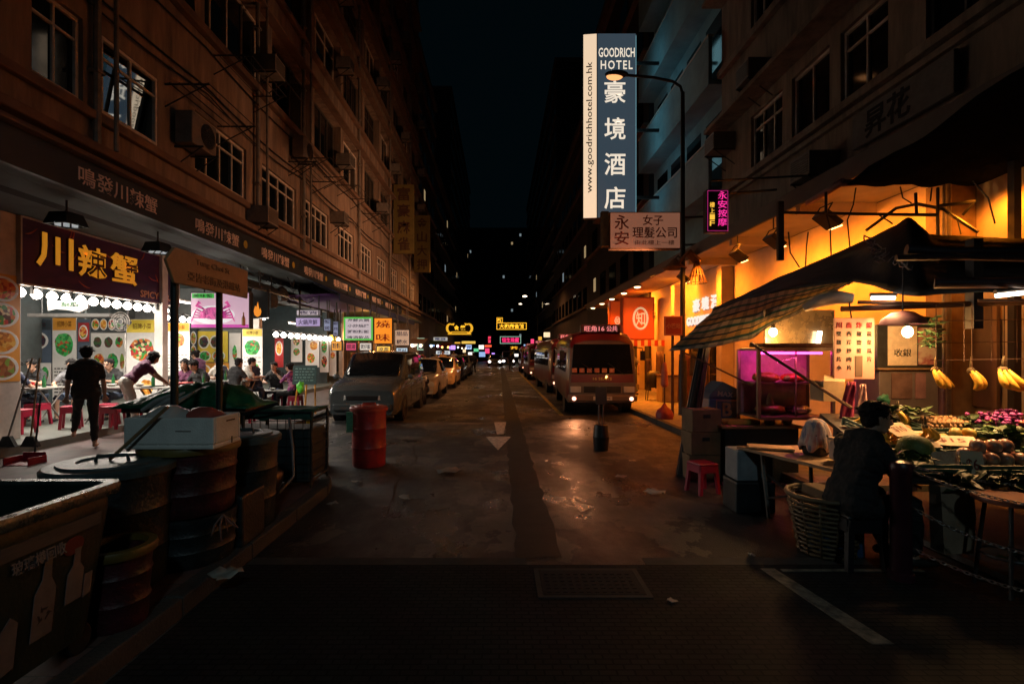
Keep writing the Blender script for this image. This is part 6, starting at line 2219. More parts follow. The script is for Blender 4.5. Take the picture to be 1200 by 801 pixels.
def make_minibus():
 t = thing('minibus', 'x', 'minibus', (0, 0, 0), 0, 'minibuses along the right kerb')
 W, L, Hh = 1.90, 6.4, 2.30
 a = W / 2
 M_CREAM = mat('bus_cream', (.15, .11, .085), .35, var=.2, scale=2, coat=.4)
 M_BRED = mat('bus_red', (.13, .008, .013), .35, var=.2, scale=2, coat=.4)
 def prof(y, zl, zt, wk, bulge=0):
  return [(x * wk, y, z) for x, z in ((a * .93, zl), (a * .99, zl + .12), (a, .95), (a * .985, 1.10), (a * .95, 1.80), (a * .90, zt - .22), (a * .78, zt - .07), (a * .5, zt), (0, zt + .02),
           (-a * .5, zt), (-a * .78, zt - .07), (-a * .90, zt - .22), (-a * .95, 1.80), (-a * .985, 1.10), (-a, .95), (-a * .99, zl + .12), (-a * .93, zl))]
 b = MB()
 sts = [(.16, .36, 2.02, .965), (.22, .34, 2.18, .99), (.45, .32, Hh - .03, 1), (1.2, .32, Hh, 1), (3, .32, Hh, 1), (5, .32, Hh, 1), (L - .25, .34, Hh - .03, 1), (L - .05, .36, Hh - .15, .97)]
 rows = [prof(*s) for s in sts]
 front = [(x, y, z) for x, y, z in rows[0]]
 front = [(x * .97, .02 if z < 1.0 else .02 + (z - 1.0) * .16, z) for x, y, z in front]
 rows = [front] + rows
 b.grid(rows)
 n = len(rows[0])
 for i, f in enumerate(b.f):
  zc = sum(b.v[j].z for j in f) / len(f)
  b.mi[i] = 1 if zc > 1.95 or .62 < zc < .9 else 0
 b.f.append(tuple(range(n)))
 b.mi.append(0)
 b.f.append(tuple(range((len(rows) - 1) * n + n - 1, (len(rows) - 1) * n - 1, -1)))
 b.mi.append(1)
 bo = b.build('body', [M_CREAM, M_BRED], t, smooth=True)
 def yf(z):
  return (.02 if z < 1.0 else .02 + (z - 1.0) * .16)
 q = [(-a * .86, yf(1.13) - .02, 1.13), (a * .86, yf(1.13) - .02, 1.13), (a * .79, yf(1.93) - .02, 1.93), (-a * .79, yf(1.93) - .02, 1.93)]
 MB().slab(q, .012).build('windscreen', M_CARGLASS, t)
 MB().slab([(-a * .88, yf(.9) - .012, .90), (a * .88, yf(.9) - .012, .90), (a * .87, yf(1.11) - .012, 1.11), (-a * .87, yf(1.11) - .012, 1.11)], .01).build('front_panel', M_BRED, t)
 MB().box(-a * .52, -.012, .62, a * .52, .06, .80).build('grille', M_BLACK, t, bevel=.01)
 for s in (-1, 1):
  MB().box(s * a * .60, -.014, .63, s * a * .90, .06, .79).build('headlight', M_LAMP, t, bevel=.015)
  MB().ell((s * a * .80, -.075, .47), .055, .03, .055, 12, 8).build('fog_light', E_HEAD, t, smooth='full')
  mr = MB().cbox((s * (a + .13), .06, 1.62), (.12, .07, .26))
  mr.tube([(s * a * .9, .12, 1.85), (s * (a + .12), .04, 1.82), (s * (a + .13), .05, 1.72)], .014, 5)
  mr.build('mirror', M_BLACK, t, bevel=.02)
 MB().box(-a * .97, -.06, .40, a * .97, .10, .56).build('bumper', M_CREAM, t, bevel=.03)
 pl = MB().box(-.25, -.075, .43, .25, -.062, .53).build('number_plate', mat('plate_white', (.6, .58, .52), .5), t)
 lt = MB()
 letter(lt, 'JK 2406', (0, -.0765, .48), .4, .065, '-y', .01)
 lt.build('plate_lettering', M_INK, pl)
 sg = MB().box(-.55, .28, 2.24, .55, .52, 2.47).build('roof_sign', mat('roof_sign_dark', (.06, .01, .015), .4), t, bevel=.03)
 lt = MB()
 letter(lt, '旺角', (-.28, .276, 2.355), .34, .16, '-y', .02)
 letter(lt, '16', (.02, .276, 2.355), .16, .13, '-y', .02)
 letter(lt, '公共', (.30, .276, 2.355), .30, .16, '-y', .02)
 lt.build('sign_lettering', emat('bus_sign_red', (1, .30, .30), .7), sg)
 for s in (-1, 1):
  for i in range(5):
   y0, y1 = .65 + i * 1.1, .65 + i * 1.1 + 1.02
   x0, x1 = s * a * .985, s * a * .93
   q = [(x0, y0, 1.16), (x0, y1, 1.16), (x1, y1, 1.86), (x1, y0, 1.86)]
   if s < 0:
    q = [q[1], q[0], q[3], q[2]]
   MB().slab([Vector(p) + Vector((s * .012, 0, 0)) for p in q], .012).build('side_window', M_CARGLASS, t)
 cards = MB()
 random.seed(4)
 for i in range(6):
  x = -a * .78 + i * .20
  cards.cbox((x, yf(1.2) - .037, 1.22), (.13, .006, .12))
 cards.build('route_card', ramp_noise('cards', [(.6, .45, .25), (.5, .12, .08), (.65, .6, .5)], 14, .6, 'NOISE'), t)
 w_ = MB()
 w_.tube([(-.1, yf(1.1) - .05, 1.10), (-.55, yf(1.4) - .05, 1.42)], .01, 4)
 w_.tube([(.6, yf(1.1) - .05, 1.10), (.15, yf(1.4) - .05, 1.42)], .01, 4)
 w_.build('wiper', M_BLACK, t)
 for wy in (1.25, 4.95):
  for s in (-1, 1):
   wheel(t, s * (a - .13), wy, .36, .24, s)
 for s in (-1, 1):
  for wy in (1.25, 4.95):
   MB().cyl((s * (a - .26), wy, .36), (s * (a * .992), wy, .36), .43, n=22).build('wheel_arch', M_BLACK, t)
 lt = MB()
 letter(lt, '16 SEATS', (0, -.0, 1.0), .5, .07, '-y', .01)
 for i, v in enumerate(lt.v):
  lt.v[i] = v + Vector((0, yf(1.0) - .028, 0))
 lt.build('seat_lettering', mat('bus_gold', (.6, .4, .1), .5), t)
 return t
mb1 = make_minibus()
mb1.location = (2.77, 13.75, 0)
mb1.rotation_euler = (0, 0, R(-3))
mb1['label'] = 'nearest minibus with its fog lights on, front to us by the right kerb'
mb2 = dup(mb1, (3.0, 20.9, 0), R(2), 'second minibus, parked close behind the nearest one')
mb3 = dup(mb1, (2.72, 31.5, 0), 0, 'third minibus, behind the second one')
mb4 = dup(mb1, (2.75, 42.5, 0), 0, 'farthest minibus at the end of the yellow line')
lit = MB()
for i in range(4):
 lit.box(-.954, .75 + 1.1 * i, 1.56, -.945, 1.55 + 1.1 * i, 1.60)
 lit.box(-.962, .75 + 1.1 * i, 1.46, -.953, 1.45 + 1.1 * i, 1.485)
lit.build('window_light', emat('bus_tube', (.8, .85, .9), .6), mb2)
for (x, y) in ((-.55, 62), (1.2, 66)):
 q = [o for o in bpy.data.objects if o.name.startswith('distant') and abs(o.location.y - y) < .1][0]
 for s in (-1, 1):
  MB().ell((s * .62, -.06, .62), .16, .05, .13, 10, 7).build('headlight', emat('headlight_white', (1, .9, .8), 9), q, smooth='full')
t = thing('motorcycle', 'dark motorcycle parked between the people carrier and the golden car', 'motorcycle', (-2.55, 17.55, 0), R(8))
for y in (-.62, .62):
 b = MB()
 b.lathe([(.20, -.05), (.29, -.05), (.30, 0), (.29, .05), (.20, .05)], (0, 0, 0), 22, closed=False)
 M = Matrix.Translation(Vector((0, y, .30))) @ Matrix.Rotation(PI / 2, 4, 'Y')
 b.v = [M @ v for v in b.v]
 b.build('wheel', M_TYRE, t, smooth=True)
b = MB()
b.ell((0, .05, .72), .16, .28, .14, 14, 9)
b.ell((0, .1, .45), .16, .26, .18, 12, 8)
b.prism([(.1, .70), (.85, .78), (.88, .84), (.1, .80)], -.12, .12, 'x')
b.build('body', M_CARB, t, smooth=True)
b = MB()
b.tube([(0, -.62, .3), (0, -.42, .95)], .03, 7)
b.tube([(-.34, -.36, 1.02), (0, -.42, .98), (.34, -.36, 1.02)], .018, 6)
b.tube([(0, .62, .3), (0, .2, .45)], .03, 6)
b.build('fork', M_CHROME, t)
MB().ell((0, -.55, .86), .09, .08, .09, 12, 8).build('headlight', M_LAMP, t, smooth='full')
b = MB()
for s in (-1, 1):
 b.tube([(s * .3, -.37, 1.02), (s * .34, -.4, 1.2)], .008, 4)
 b.ell((s * .35, -.4, 1.24), .07, .02, .05, 10, 6)
b.build('mirror', M_BLACK, t)
def tarp_mat():
 m = bpy.data.materials.new('striped_tarpaulin')
 m.use_nodes = True
 nt = m.node_tree
 b = nt.nodes['Principled BSDF']
 b.inputs['Roughness'].default_value = .55
 tc = nt.nodes.new('ShaderNodeTexCoord')
 sp = nt.nodes.new('ShaderNodeSeparateXYZ')
 nt.links.new(tc.outputs['UV'], sp.inputs['Vector'])
 n = nt.nodes.new('ShaderNodeTexNoise')
 n.inputs['Scale'].default_value = 9
 nt.links.new(tc.outputs['UV'], n.inputs['Vector'])
 def stripe(sock, freq, off):
  a = nt.nodes.new('ShaderNodeMath')
  a.operation = 'MULTIPLY_ADD'
  a.inputs[1].default_value = freq
  a.inputs[2].default_value = off
  nt.links.new(sock, a.inputs[0])
  f = nt.nodes.new('ShaderNodeMath')
  f.operation = 'FRACT'
  nt.links.new(a.outputs[0], f.inputs[0])
  return f.outputs[0]
 f1 = stripe(sp.outputs['Y'], 2.2, .1)
 cr = nt.nodes.new('ShaderNodeValToRGB')
 cr.color_ramp.interpolation = 'CONSTANT'
 e = cr.color_ramp.elements
 for _ in range(4):
  e.new(.5)
 for i, (p, c) in enumerate(((0, (.65, .60, .48)), (.24, (.08, .15, .14)), (.36, (.68, .52, .22)), (.60, (.05, .07, .09)), (.68, (.60, .50, .34)), (.88, (.10, .24, .21)))):
  e[i].position = p
  e[i].color = (*c, 1)
 nt.links.new(f1, cr.inputs['Fac'])
 f2 = stripe(sp.outputs['X'], 17, 0)
 g = nt.nodes.new('ShaderNodeMath')
 g.operation = 'GREATER_THAN'
 g.inputs[1].default_value = .6
 nt.links.new(f2, g.inputs[0])
 mx = nt.nodes.new('ShaderNodeMix')
 mx.data_type = 'RGBA'
 mx.inputs['B'].default_value = (.05, .09, .09, 1)
 h = nt.nodes.new('ShaderNodeMath')
 h.operation = 'MULTIPLY'
 h.inputs[1].default_value = .4
 nt.links.new(g.outputs[0], h.inputs[0])
 nt.links.new(h.outputs[0], mx.inputs['Factor'])
 nt.links.new(cr.outputs['Color'], mx.inputs['A'])
 nt.links.new(mx.outputs['Result'], b.inputs['Base Color'])
 tr = nt.nodes.new('ShaderNodeBsdfTranslucent')
 nt.links.new(mx.outputs['Result'], tr.inputs['Color'])
 ms = nt.nodes.new('ShaderNodeMixShader')
 ms.inputs['Fac'].default_value = .5
 nt.links.new(b.outputs['BSDF'], ms.inputs[1])
 nt.links.new(tr.outputs['BSDF'], ms.inputs[2])
 out = nt.nodes['Material Output']
 nt.links.new(ms.outputs['Shader'], out.inputs['Surface'])
 bp = nt.nodes.new('ShaderNodeBump')
 bp.inputs['Strength'].default_value = .5
 nt.links.new(n.outputs['Fac'], bp.inputs['Height'])
 nt.links.new(bp.outputs['Normal'], b.inputs['Normal'])
 return m
M_TARP = tarp_mat()
M_TARPD = mat('tarpaulin_dark', (.022, .026, .030), .55, var=.4, scale=3, bump=.5, bscale=12)
def poly_at(pts, t):
 """point at t (0..1) on a polyline of world points"""
 n = len(pts) - 1
 k = min(n - 1, int(t * n))
 return pts[k].lerp(pts[k + 1], t * n - k)
def sheet(name, low, high, nu, nv, m, parent, sag=.0, wr=.02, th=.006):
 rows, uv = [], []
 for j in range(nv + 1):
  v = j / nv
  row = []
  for i in range(nu + 1):
   u = i / nu
   p = poly_at(low, u).lerp(poly_at(high, u), v)
   p = p + Vector((0, 0, -sag * math.sin(PI * v) - sag * .5 * math.sin(PI * u)))
   q = pnoise(Vector((u * 6, v * 5, 2.3))) + .5 * pnoise(Vector((u * 15, v * 9, 5.3)))
   p = p + Vector((0, 0, q * wr))
   row.append(p)
   uv.append((u, v))
  rows.append(row)
 b = MB().grid(rows)
 o = b.build(name, m, parent, world=True, smooth='full', thick=th)
 ul = o.data.uv_layers.new(name='UVMap')
 for lp in o.data.loops:
  ul.data[lp.index].uv = uv[lp.vertex_index]
 return o
tp = thing('stall_tarpaulin', 'dark striped tarpaulin roof sloping over the fruit stall on the right', 'tarpaulin', (2.4, 7.2, 1.7))
low = [P(783, 411, 7.25), P(826, 407, 7.0), P(878, 398, 6.65), P(902, 382, 6.5), P(930, 368, 6.3), P(960, 351, 6.1), P(988, 334, 5.95)]
high = [P(836, 364, 8.4), P(866, 352, 8.1), P(900, 343, 7.7), P(940, 336, 7.2), P(975, 331, 6.8), P(1000, 329, 6.4)]
sheet('striped_sheet', low, high, 40, 22, M_TARP, tp, .012, .025)
lo2 = [P(834, 366, 8.38), P(868, 353, 8.05), P(905, 344, 7.6), P(950, 335, 7.0), P(1000, 331, 6.3), P(1040, 340, 5.6), P(1080, 345, 5.2), P(1140, 346, 5.0), P(1215, 346, 4.8)]
hi2 = [P(836, 361, 8.6), P(870, 345, 8.4), P(905, 329, 8.1), P(950, 309, 7.6), P(1000, 289, 7.0), P(1045, 267, 6.4), P(1066, 256, 6.2), P(1090, 275, 5.9), P(1215, 277, 5.2)]
sheet('dark_sheet', lo2, hi2, 54, 10, M_TARPD, tp, .0, .04)
b = MB()
M_ROLL = mat('roll_plum', (.045, .025, .035), .5, var=.4)
b.tube([P(1062, 293, 4.9), P(1110, 296, 4.8), P(1215, 296, 4.6)], .055, 10)
b.tube([P(1050, 302, 4.85), P(1130, 301, 4.75), P(1215, 303, 4.5)], .03, 8)
b.tube([P(1095, 332, 4.9), P(1215, 331, 4.5)], .05, 10)
b.build('rolled_edge', M_ROLL, tp, world=True, smooth=True)
b = MB()
random.seed(12)
for k in range(5):
 c = P(1018 + 4 * k, 282 + 5 * k, 5.6)
 b.tube([c + Vector((.07 * math.cos(a * 1.3 + k), .02 * math.sin(a * 2), .05 * math.sin(a) + .012 * math.cos(3 * a))) for a in [2 * PI * j / 9 for j in range(9)]], .009, 4, True)
b.build('tied_plastic', mat('plastic_clear', (.20, .20, .22), .2, var=.4), tp, world=True, smooth='full')
b = MB()
for k in range(4):
 c = P(1048 + 6 * k, 303 + 3 * k, 5.3)
 b.tube([c + Vector((.05 * math.cos(a), .02, .035 * math.sin(a * 1.5 + k))) for a in [2 * PI * j / 8 for j in range(8)]], .008, 4, True)
b.build('tied_plastic', mat('plastic_clear', (.20, .20, .22), .2, var=.4), tp, world=True, smooth='full')
for (p0, p1, r) in ((P(800, 412, 7.3), P(883, 452, 6.4), .012), (P(880, 402, 6.6), P(998, 478, 5.4), .018)):
 MB().tube([p0, p1], r, 6).build('stay_rod', M_RUST, tp, world=True)
t = thing('stall_post', 'dark leaning wrapped post at the street corner of the stall', 'post', (2.52, 7.15, 0))
b = MB()
pb, ptp = P(800, 556, 7.13), P(826, 403, 7.15)
pb.z = 0
for k in range(7):
 a = 2 * PI * k / 7
 b.tube([pb + Vector((.05 * math.cos(a), .05 * math.sin(a), 0)), pb.lerp(ptp, .5) + Vector((.06 * math.cos(a + .3), .055 * math.sin(a + .3), 0)), ptp + Vector((.035 * math.cos(a + .5), .035 * math.sin(a + .5), 0))], .045, 7)
b.build('post', M_BLACK, t, world=True, smooth=True)
t = thing('scaffold', 'black steel bars and a leaning strut before the orange wall on the right', 'scaffold', (4.6, 7, 2.5))
b = MB()
b.box(XW(911, 7.4), 7.37, ZW(305, 7.4), XW(917.5, 7.4), 7.43, ZW(236, 7.4))
b.tube([P(915, 249, 7.4), P(1098, 252, 6.6)], .02, 6)
b.tube([P(1099, 220, 6.6), P(1099, 276, 6.6)], .02, 6)
b.tube([P(1015, 270, 6.9), P(1050, 244, 6.8), P(1075, 239, 6.75), P(1105, 245, 6.6), P(1146, 272, 6.3)], .022, 6)
b.tube([P(1100, 241, 6.6), P(1143, 236, 6.4)], .022, 6)
b.tube([P(1142, 236, 6.4), P(1128, 252, 6.5)], .018, 6)
b.tube([P(968, 225, 7.1), P(968, 250, 7.1)], .02, 6)
b.tube([P(1073, 226, 6.7), P(1074, 250, 6.7)], .02, 6)
b.build('bar', M_BLACK, t, world=True)
b = MB()
for pts in ([(924, 272, 7.3), (926, 296, 7.2), (937, 313, 7.2)], [(947, 272, 7.3), (945, 290, 7.2), (944, 312, 7.2)], [(968, 250, 7.1), (973, 268, 7.0), (974, 300, 7)], [(1003, 220, 7), (1000, 240, 7), (993, 258, 7), (996, 290, 7)],
   [(1055, 219, 6.9), (1058, 232, 6.8), (1068, 238, 6.8)], [(1092, 220, 6.7), (1090, 236, 6.7)], [(1140, 212, 6.2), (1158, 232, 6.1), (1166, 262, 6.1)], [(1030, 252, 6.8), (1046, 262, 6.6)], [(1108, 246, 6.6), (1122, 258, 6.4), (1126, 274, 6.3)]):
 q = [P(*p) for p in pts]
 MB().tube(q, .009, 5).build('wire', M_BLACK, t, world=True)
t = thing('canopy_sheet', 'black tarpaulin under the near end of the right canopy', 'tarpaulin', (5, 6.5, 3.9))
lo3 = [Vector((3.95, 1.0, 3.85)), Vector((4.0, 4.0, 3.88)), Vector((4.55, 6.7, 3.90))]
hi3 = [Vector((6.25, 1.0, 3.95)), Vector((6.25, 4.0, 3.95)), Vector((6.25, 6.7, 3.92))]
sheet('sheet', lo3, hi3, 30, 14, mat('sheet_black', (.006, .007, .008), .9, var=.4, bump=.4, spec=.0), t, .03, .05)
b = MB()
b.tube([Vector((4.5, 6.72, 3.92)), Vector((5.2, 6.75, 3.97)), Vector((6.25, 6.72, 3.95))], .045, 8)
b.tube([Vector((4.5, 6.72, 3.94)), Vector((4.72, 7.3, 4.02)), Vector((4.95, 8.2, 4.10))], .05, 8)
b.tube([Vector((4.85, 6.5, 4.0)), Vector((5.4, 6.2, 4.06)), Vector((6.2, 6.2, 4.0))], .03, 7)
b.build('rolled_hem', mat('hem_pink', (.22, .09, .08), .6, var=.3), t, world=True, smooth='full')
t = thing('shop_pier', 'brown rendered pier standing out from the orange wall above the fruit', 'pier', (6.0, 7, .12))
MB().box(5.95, 6.75, .12, 6.297, 7.15, 3.99).build('pier', mat('pier_brown', (.20, .14, .09), .8, var=.35), t, world=True, bevel=.01)
MB().tube([(5.90, 6.72, .2), (5.90, 6.72, 4.0)], .03, 8).tube([(5.82, 6.70, .2), (5.82, 6.70, 4.0)], .022, 8).build('pipe', M_GALV, t, world=True)
t = thing('stall_post', 'thick black post right of the brown pier', 'post', (5.2, 5.9, .05))
MB().box(XW(1183.5, 5.9), 5.85, .05, XW(1192, 5.9), 5.93, 3.9).build('post', M_BLACK, t, world=True)
t = thing('stall_post', 'thick black post hanging over the fruit in front of the brown pier', 'post', (4.7, 5.2, 2))
MB().box(XW(1136, 5.2), 5.15, ZW(385, 5.2), XW(1147, 5.2), 5.25, ZW(280, 5.2)).build('post', M_BLACK, t, world=True)
M_DOORW = mat('door_wood', (.14, .08, .04), .6, var=.35, stretch=(1, 1, .2))
t = thing('wall_board', 'tall dark brown board leaning on the orange wall right of the middle bananas', 'board', (6.2, 6.6, .12))
MB().box(6.20, 6.38, 1.0, 6.25, 6.72, 2.35).build('board', M_DOORW, t, world=True, bevel=.01)
t = thing('wall_board', 'grey narrow panel on the wall behind the middle bananas', 'board', (6.2, 7.1, .12))
MB().box(5.87, 6.95, 1.0, 5.93, 7.2, 1.95).build('board', mat('panel_grey', (.18, .17, .14), .6), t, world=True, bevel=.01)
t = thing('pendant_lamp', 'plum coloured lamp shade with a bare lit bulb over the fruit stall', 'lamp', (P(1058, 375, 5.4).x, 5.4, P(1058, 366, 5.4).z))
MB().lathe([(.02, .02), (.10, .0), (.19, -.07), (.21, -.125), (.20, -.125), (.17, -.06), (.05, -.015)], (0, 0, 0), 24).build('shade', mat('shade_plum', (.022, .004, .013), .75, spec=.2), t, smooth=True)
MB().cyl((0, 0, -.02), (0, 0, .6), .008, n=6).build('cord', M_BLACK, t)
MB().cyl((.04, 0, -.14), (.04, 0, -.06), .024, n=10).build('socket', M_BLACK, t)
MB().ell((.05, 0, -.205), .05, .05, .06, 14, 10).build('bulb', emat('bulb_warm', (1, .66, .30), 26), t, smooth='full')
BULB1 = P(1058, 366, 5.4) + Vector((.05, -.0, -.22))
t = thing('bare_bulb', 'bare lit bulb under the striped tarpaulin left of the glass case', 'lamp', (P(906, 389, 6.8).x, 6.8, P(906, 389, 6.8).z))
MB().ell((0, 0, 0), .05, .05, .06, 14, 10).build('bulb', emat('bulb_warm', (1, .66, .30), 26), t, smooth='full')
MB().cyl((0, 0, .05), (0, 0, .11), .024, n=10).build('socket', M_BLACK, t)
MB().tube([(0, 0, .1), (.02, .1, .2), (.1, .2, .3)], .007, 5).build('cord', M_BLACK, t)
BULB2 = P(906, 389, 6.8)
for i, (p0, p1, d, lb) in enumerate(((1022, 1048, 5.6, 'short lit tube lamp below the tarp edge, over the menu board'), (1168, 1215, 4.6, 'lit white tube lamp at the right edge over the bananas'))):
 y_ = 349 if i == 0 else 346
 t = thing('tube_lamp', lb, 'lamp', P(p0, y_, d), 0, 'tube lamps of the fruit stall')
 MB().cyl(P(p0, y_, d), P(p1, y_ - (0 if i == 0 else 5), d), .022, n=10).build('tube', emat('tube_cream', (1, .82, .62), 9), t, world=True)
 a = P(p0, y_, d)
 MB().cyl(P(p0 - 2, y_ - 4, d), P(p1 + 2, y_ - 4 - (0 if i == 0 else 5), d), .02, n=8).build('casing', M_GALV, t, world=True)
b = MB()
b.tube([P(1005, 354, 5.8), P(1140, 357, 5.2)], .02, 6)
b.tube([P(985, 362, 5.9), P(1215, 353, 4.9)], .03, 6)
b.tube([P(1146, 352, 5.0), P(1215, 352, 4.8)], .016, 6)
tag(b.build('stall_rail', M_RUST), 'rusty rails across the stall front under the tarp edge', 'rail')
b = MB()
q = [P(942, 362, 6.2), P(960, 353, 6.1), P(980, 348, 6.0), P(1000, 350, 5.9)]
b.tube(q, [.05, .07, .08, .06], 10)
for i, v in enumerate(b.v):
 b.v[i] = v + Vector((0, 0, .03 * pnoise(v * 12)))
tag(b.build('rolled_sheet', mat('sheet_cream', (.55, .50, .42), .6), smooth='full'), 'pale rolled plastic sheet tucked under the striped tarpaulin', 'sheet')
d = 5.75
t = thing('menu_board', 'pink menu board with columns of red and black characters', 'menu board', P(1001, 444, d))
x0, x1, z0, z1 = XW(977.5, d), XW(1025, d), ZW(444, d), ZW(372.5, d)
MB().box(x0, d, z0, x1, d + .02, z1).build('board', mat('menu_pink', (.62, .33, .27), .5, var=.12), t, world=True, bevel=.004)
kk = (x1 - x0) / .4235
lt = MB()
for i, ch in enumerate('川森炸鮮'):
 letter(lt, ch, (x0 + (.05 + .105 * i) * kk, d - .003, z1 - .075 * kk), .066, .066, '-y', .02)
lt.build('red_lettering', mat('menu_red', (.38, .015, .03), .6), t, world=True)
lt = MB()
for i, s in enumerate(('雙拼炒片小', '西芹炒肉片', '椒鹽鮮', '蔬菜瓜片')):
 for k, ch in enumerate(s):
  letter(lt, ch, (x0 + (.05 + .105 * i) * kk, d - .003, z1 - (.165 + .088 * k) * kk), .051, .054, '-y', .004)
lt.build('black_lettering', M_INK, t, world=True)
MB().box(x0 + .235, d - .006, z0 + .03, x0 + .315, d - .001, z0 + .26).build('taped_card', mat('card_dim2', (.14, .09, .06), .7), t, world=True)
MB().tube([(x0 + .2, d + .01, z1), (x0 + .2, d + .05, ZW(353, d))], .008, 5).build('hanger', M_BLACK, t, world=True)
d = 6.6
t = thing('glass_case', 'glazed food case glowing magenta behind the work table', 'display case', P(932, 490, d))
a, c, e, f = XW(889, d), XW(976, d), ZW(490, d), ZW(409, d)
dep = .55
b = MB()
for x in (a, c):
 for y in (d, d + dep):
  b.box(x - .02, y - .02, e, x + .02, y + .02, f)
for z in (e, f):
 b.box(a + .02, d - .02, z - .02, c - .02, d + .02, z + .02)
 b.box(a + .02, d + dep - .02, z - .02, c - .02, d + dep + .02, z + .02)
b.box(a + .021, d + .021, e - .015, c - .021, d + dep - .021, e + .015)
b.box(a + .021, d + .021, f - .015, c - .021, d + dep - .021, f + .015)
b.box(a + .02, d + .15, (e + f) / 2 - .01, c - .02, d + dep - .03, (e + f) / 2 + .01)
b.box((a + c) / 2 - .008, d - .012, e + .02, (a + c) / 2 + .008, d + .012, f - .02)
b.build('case_frame', mat('case_steel', (.22, .16, .13), .4, .6), t, world=True)
gm = mat('case_glass', (.9, .9, .9), .02, var=.02, trans=1.0)
MB().box(a + .02, d - .004, e + .02, (a + c) / 2 - .01, d + .001, f - .02).box((a + c) / 2 + .01, d - .004, e + .02, c - .02, d + .001, f - .02).build('pane', gm, t, world=True)
MB().box(a + .02, d + dep - .01, e + .02, c - .02, d + dep, f - .02).build('back', mat('case_back', (.55, .30, .40), .35, var=.5, scale=4), t, world=True)
MB().cyl((a + .08, d + .10, f - .05), (c - .08, d + .10, f - .05), .014, n=8).build('tube', emat('tube_magenta', (1, .06, .45), 34, True), t, world=True)
for i, (x, z, r, m, lb) in enumerate(((a + .25, (e + f) / 2 + .07, .13, FOODS[2], 'heap of golden roast pieces on the upper shelf of the magenta case'), (a + .62, (e + f) / 2 + .06, .12, FOODS[0], 'heap of red roast pieces on the upper shelf of the magenta case'),
 (a + .3, e + .09, .14, FOODS[3], 'heap of brown pieces on the floor of the magenta case'), (a + .68, e + .08, .12, mat('tray_steel', (.4, .38, .4), .25, .9), 'steel pan on the floor of the magenta case'))):
 q = MB().ell((0, 0, 0), r * 1.4, r, r * .55, 18, 10)
 for k, v in enumerate(q.v):
  q.v[k] = v * (1 + .18 * pnoise(v * 22))
 o = q.build('roast_food' if i < 3 else 'steel_pan', m, smooth='full')
 o.location = (x, d + .3, z)
 tag(o, lb, 'food' if i < 3 else 'pan')
t = thing('steel_hood', 'dull steel hood above the magenta glass case', 'hood', P(935, 408, 6.9))
MB().box(XW(897, 6.95), 6.95, ZW(409, 6.95), XW(978, 6.95), 7.0, ZW(363, 6.95)).build('back_plate', mat('hood_steel', (.42, .33, .20), .28, .7, var=.4, scale=5), t, world=True)
MB().box(XW(893, 6.6), 6.58, ZW(406.5, 6.6), XW(980, 6.6), 6.94, ZW(402, 6.6)).build('lip', M_RUST, t, world=True, bevel=.005)
t = thing('tube_lamp', 'upright lit tube on the steel hood above the glass case', 'lamp', P(960, 404, 6.5), 0, 'tube lamps of the fruit stall')
MB().cyl(P(958.5, 403, 6.9), P(961, 388, 6.9), .028, n=10).build('tube', emat('tube_cream', (1, .82, .62), 9), t, world=True)
MB().cyl(P(958, 406, 6.9), P(958.5, 403, 6.9), .03, n=10).build('cap', M_GALV, t, world=True)
d = 6.1
t = thing('wall_cabinet', 'white paper covered cabinet front behind the plum lamp', 'cabinet', P(1060, 432, d))
MB().box(XW(1028, d), d, ZW(431, d), XW(1104, d), d + .35, ZW(380, d)).build('case', M_METAL, t, world=True)
MB().box(XW(1040, d), d - .01, ZW(428, d), XW(1074, d), d - .001, ZW(382, d)).build('paper', mat('paper_cream', (.72, .60, .44), .7, var=.3, scale=9), t, world=True)
MB().box(XW(1076, d), d - .01, ZW(427, d), XW(1097, d), d - .001, ZW(384, d)).build('picture', ramp_noise('wall_picture', [(.55, .42, .35), (.6, .5, .4), (.4, .12, .12), (.6, .4, .3)], 7, .6, 'NOISE'), t, world=True)
MB().box(XW(1028, d), d - .012, ZW(433, d), XW(1104, d), d + .1, ZW(430.8, d)).build('shelf', M_WOOD, t, world=True)
lt = MB()
letter(lt, '收銀', (XW(1057, d), d - .012, ZW(413, d)), .2, .09, '-y')
lt.build('lettering', M_INK, t, world=True)
t = thing('steel_cabinet', 'grey fridge with dark glass door below the paper covered cabinet', 'fridge', P(1060, 480, 6.2))
MB().box(XW(1034, d), d + .05, ZW(500, d), XW(1104, d), d + .5, ZW(433.5, d)).build('case', mat('fridge_grey', (.16, .13, .12), .5), t, world=True, bevel=.01)
MB().box(XW(1048, d), d + .035, ZW(467, d), XW(1072, d), d + .048, ZW(437, d)).build('door_glass', mat('fridge_glass', (.20, .12, .10), .2, var=.4), t, world=True)
MB().box(XW(1076, d), d + .035, ZW(467, d), XW(1088, d), d + .048, ZW(437, d)).build('sticker', mat('sticker_pink', (.30, .16, .16), .5, var=.4), t, world=True)
M_BAN = mat('banana', (.72, .42, .05), .45, var=.25, scale=9, col2=(.45, .25, .04))
M_STEM = mat('banana_stem', (.10, .07, .03), .8)
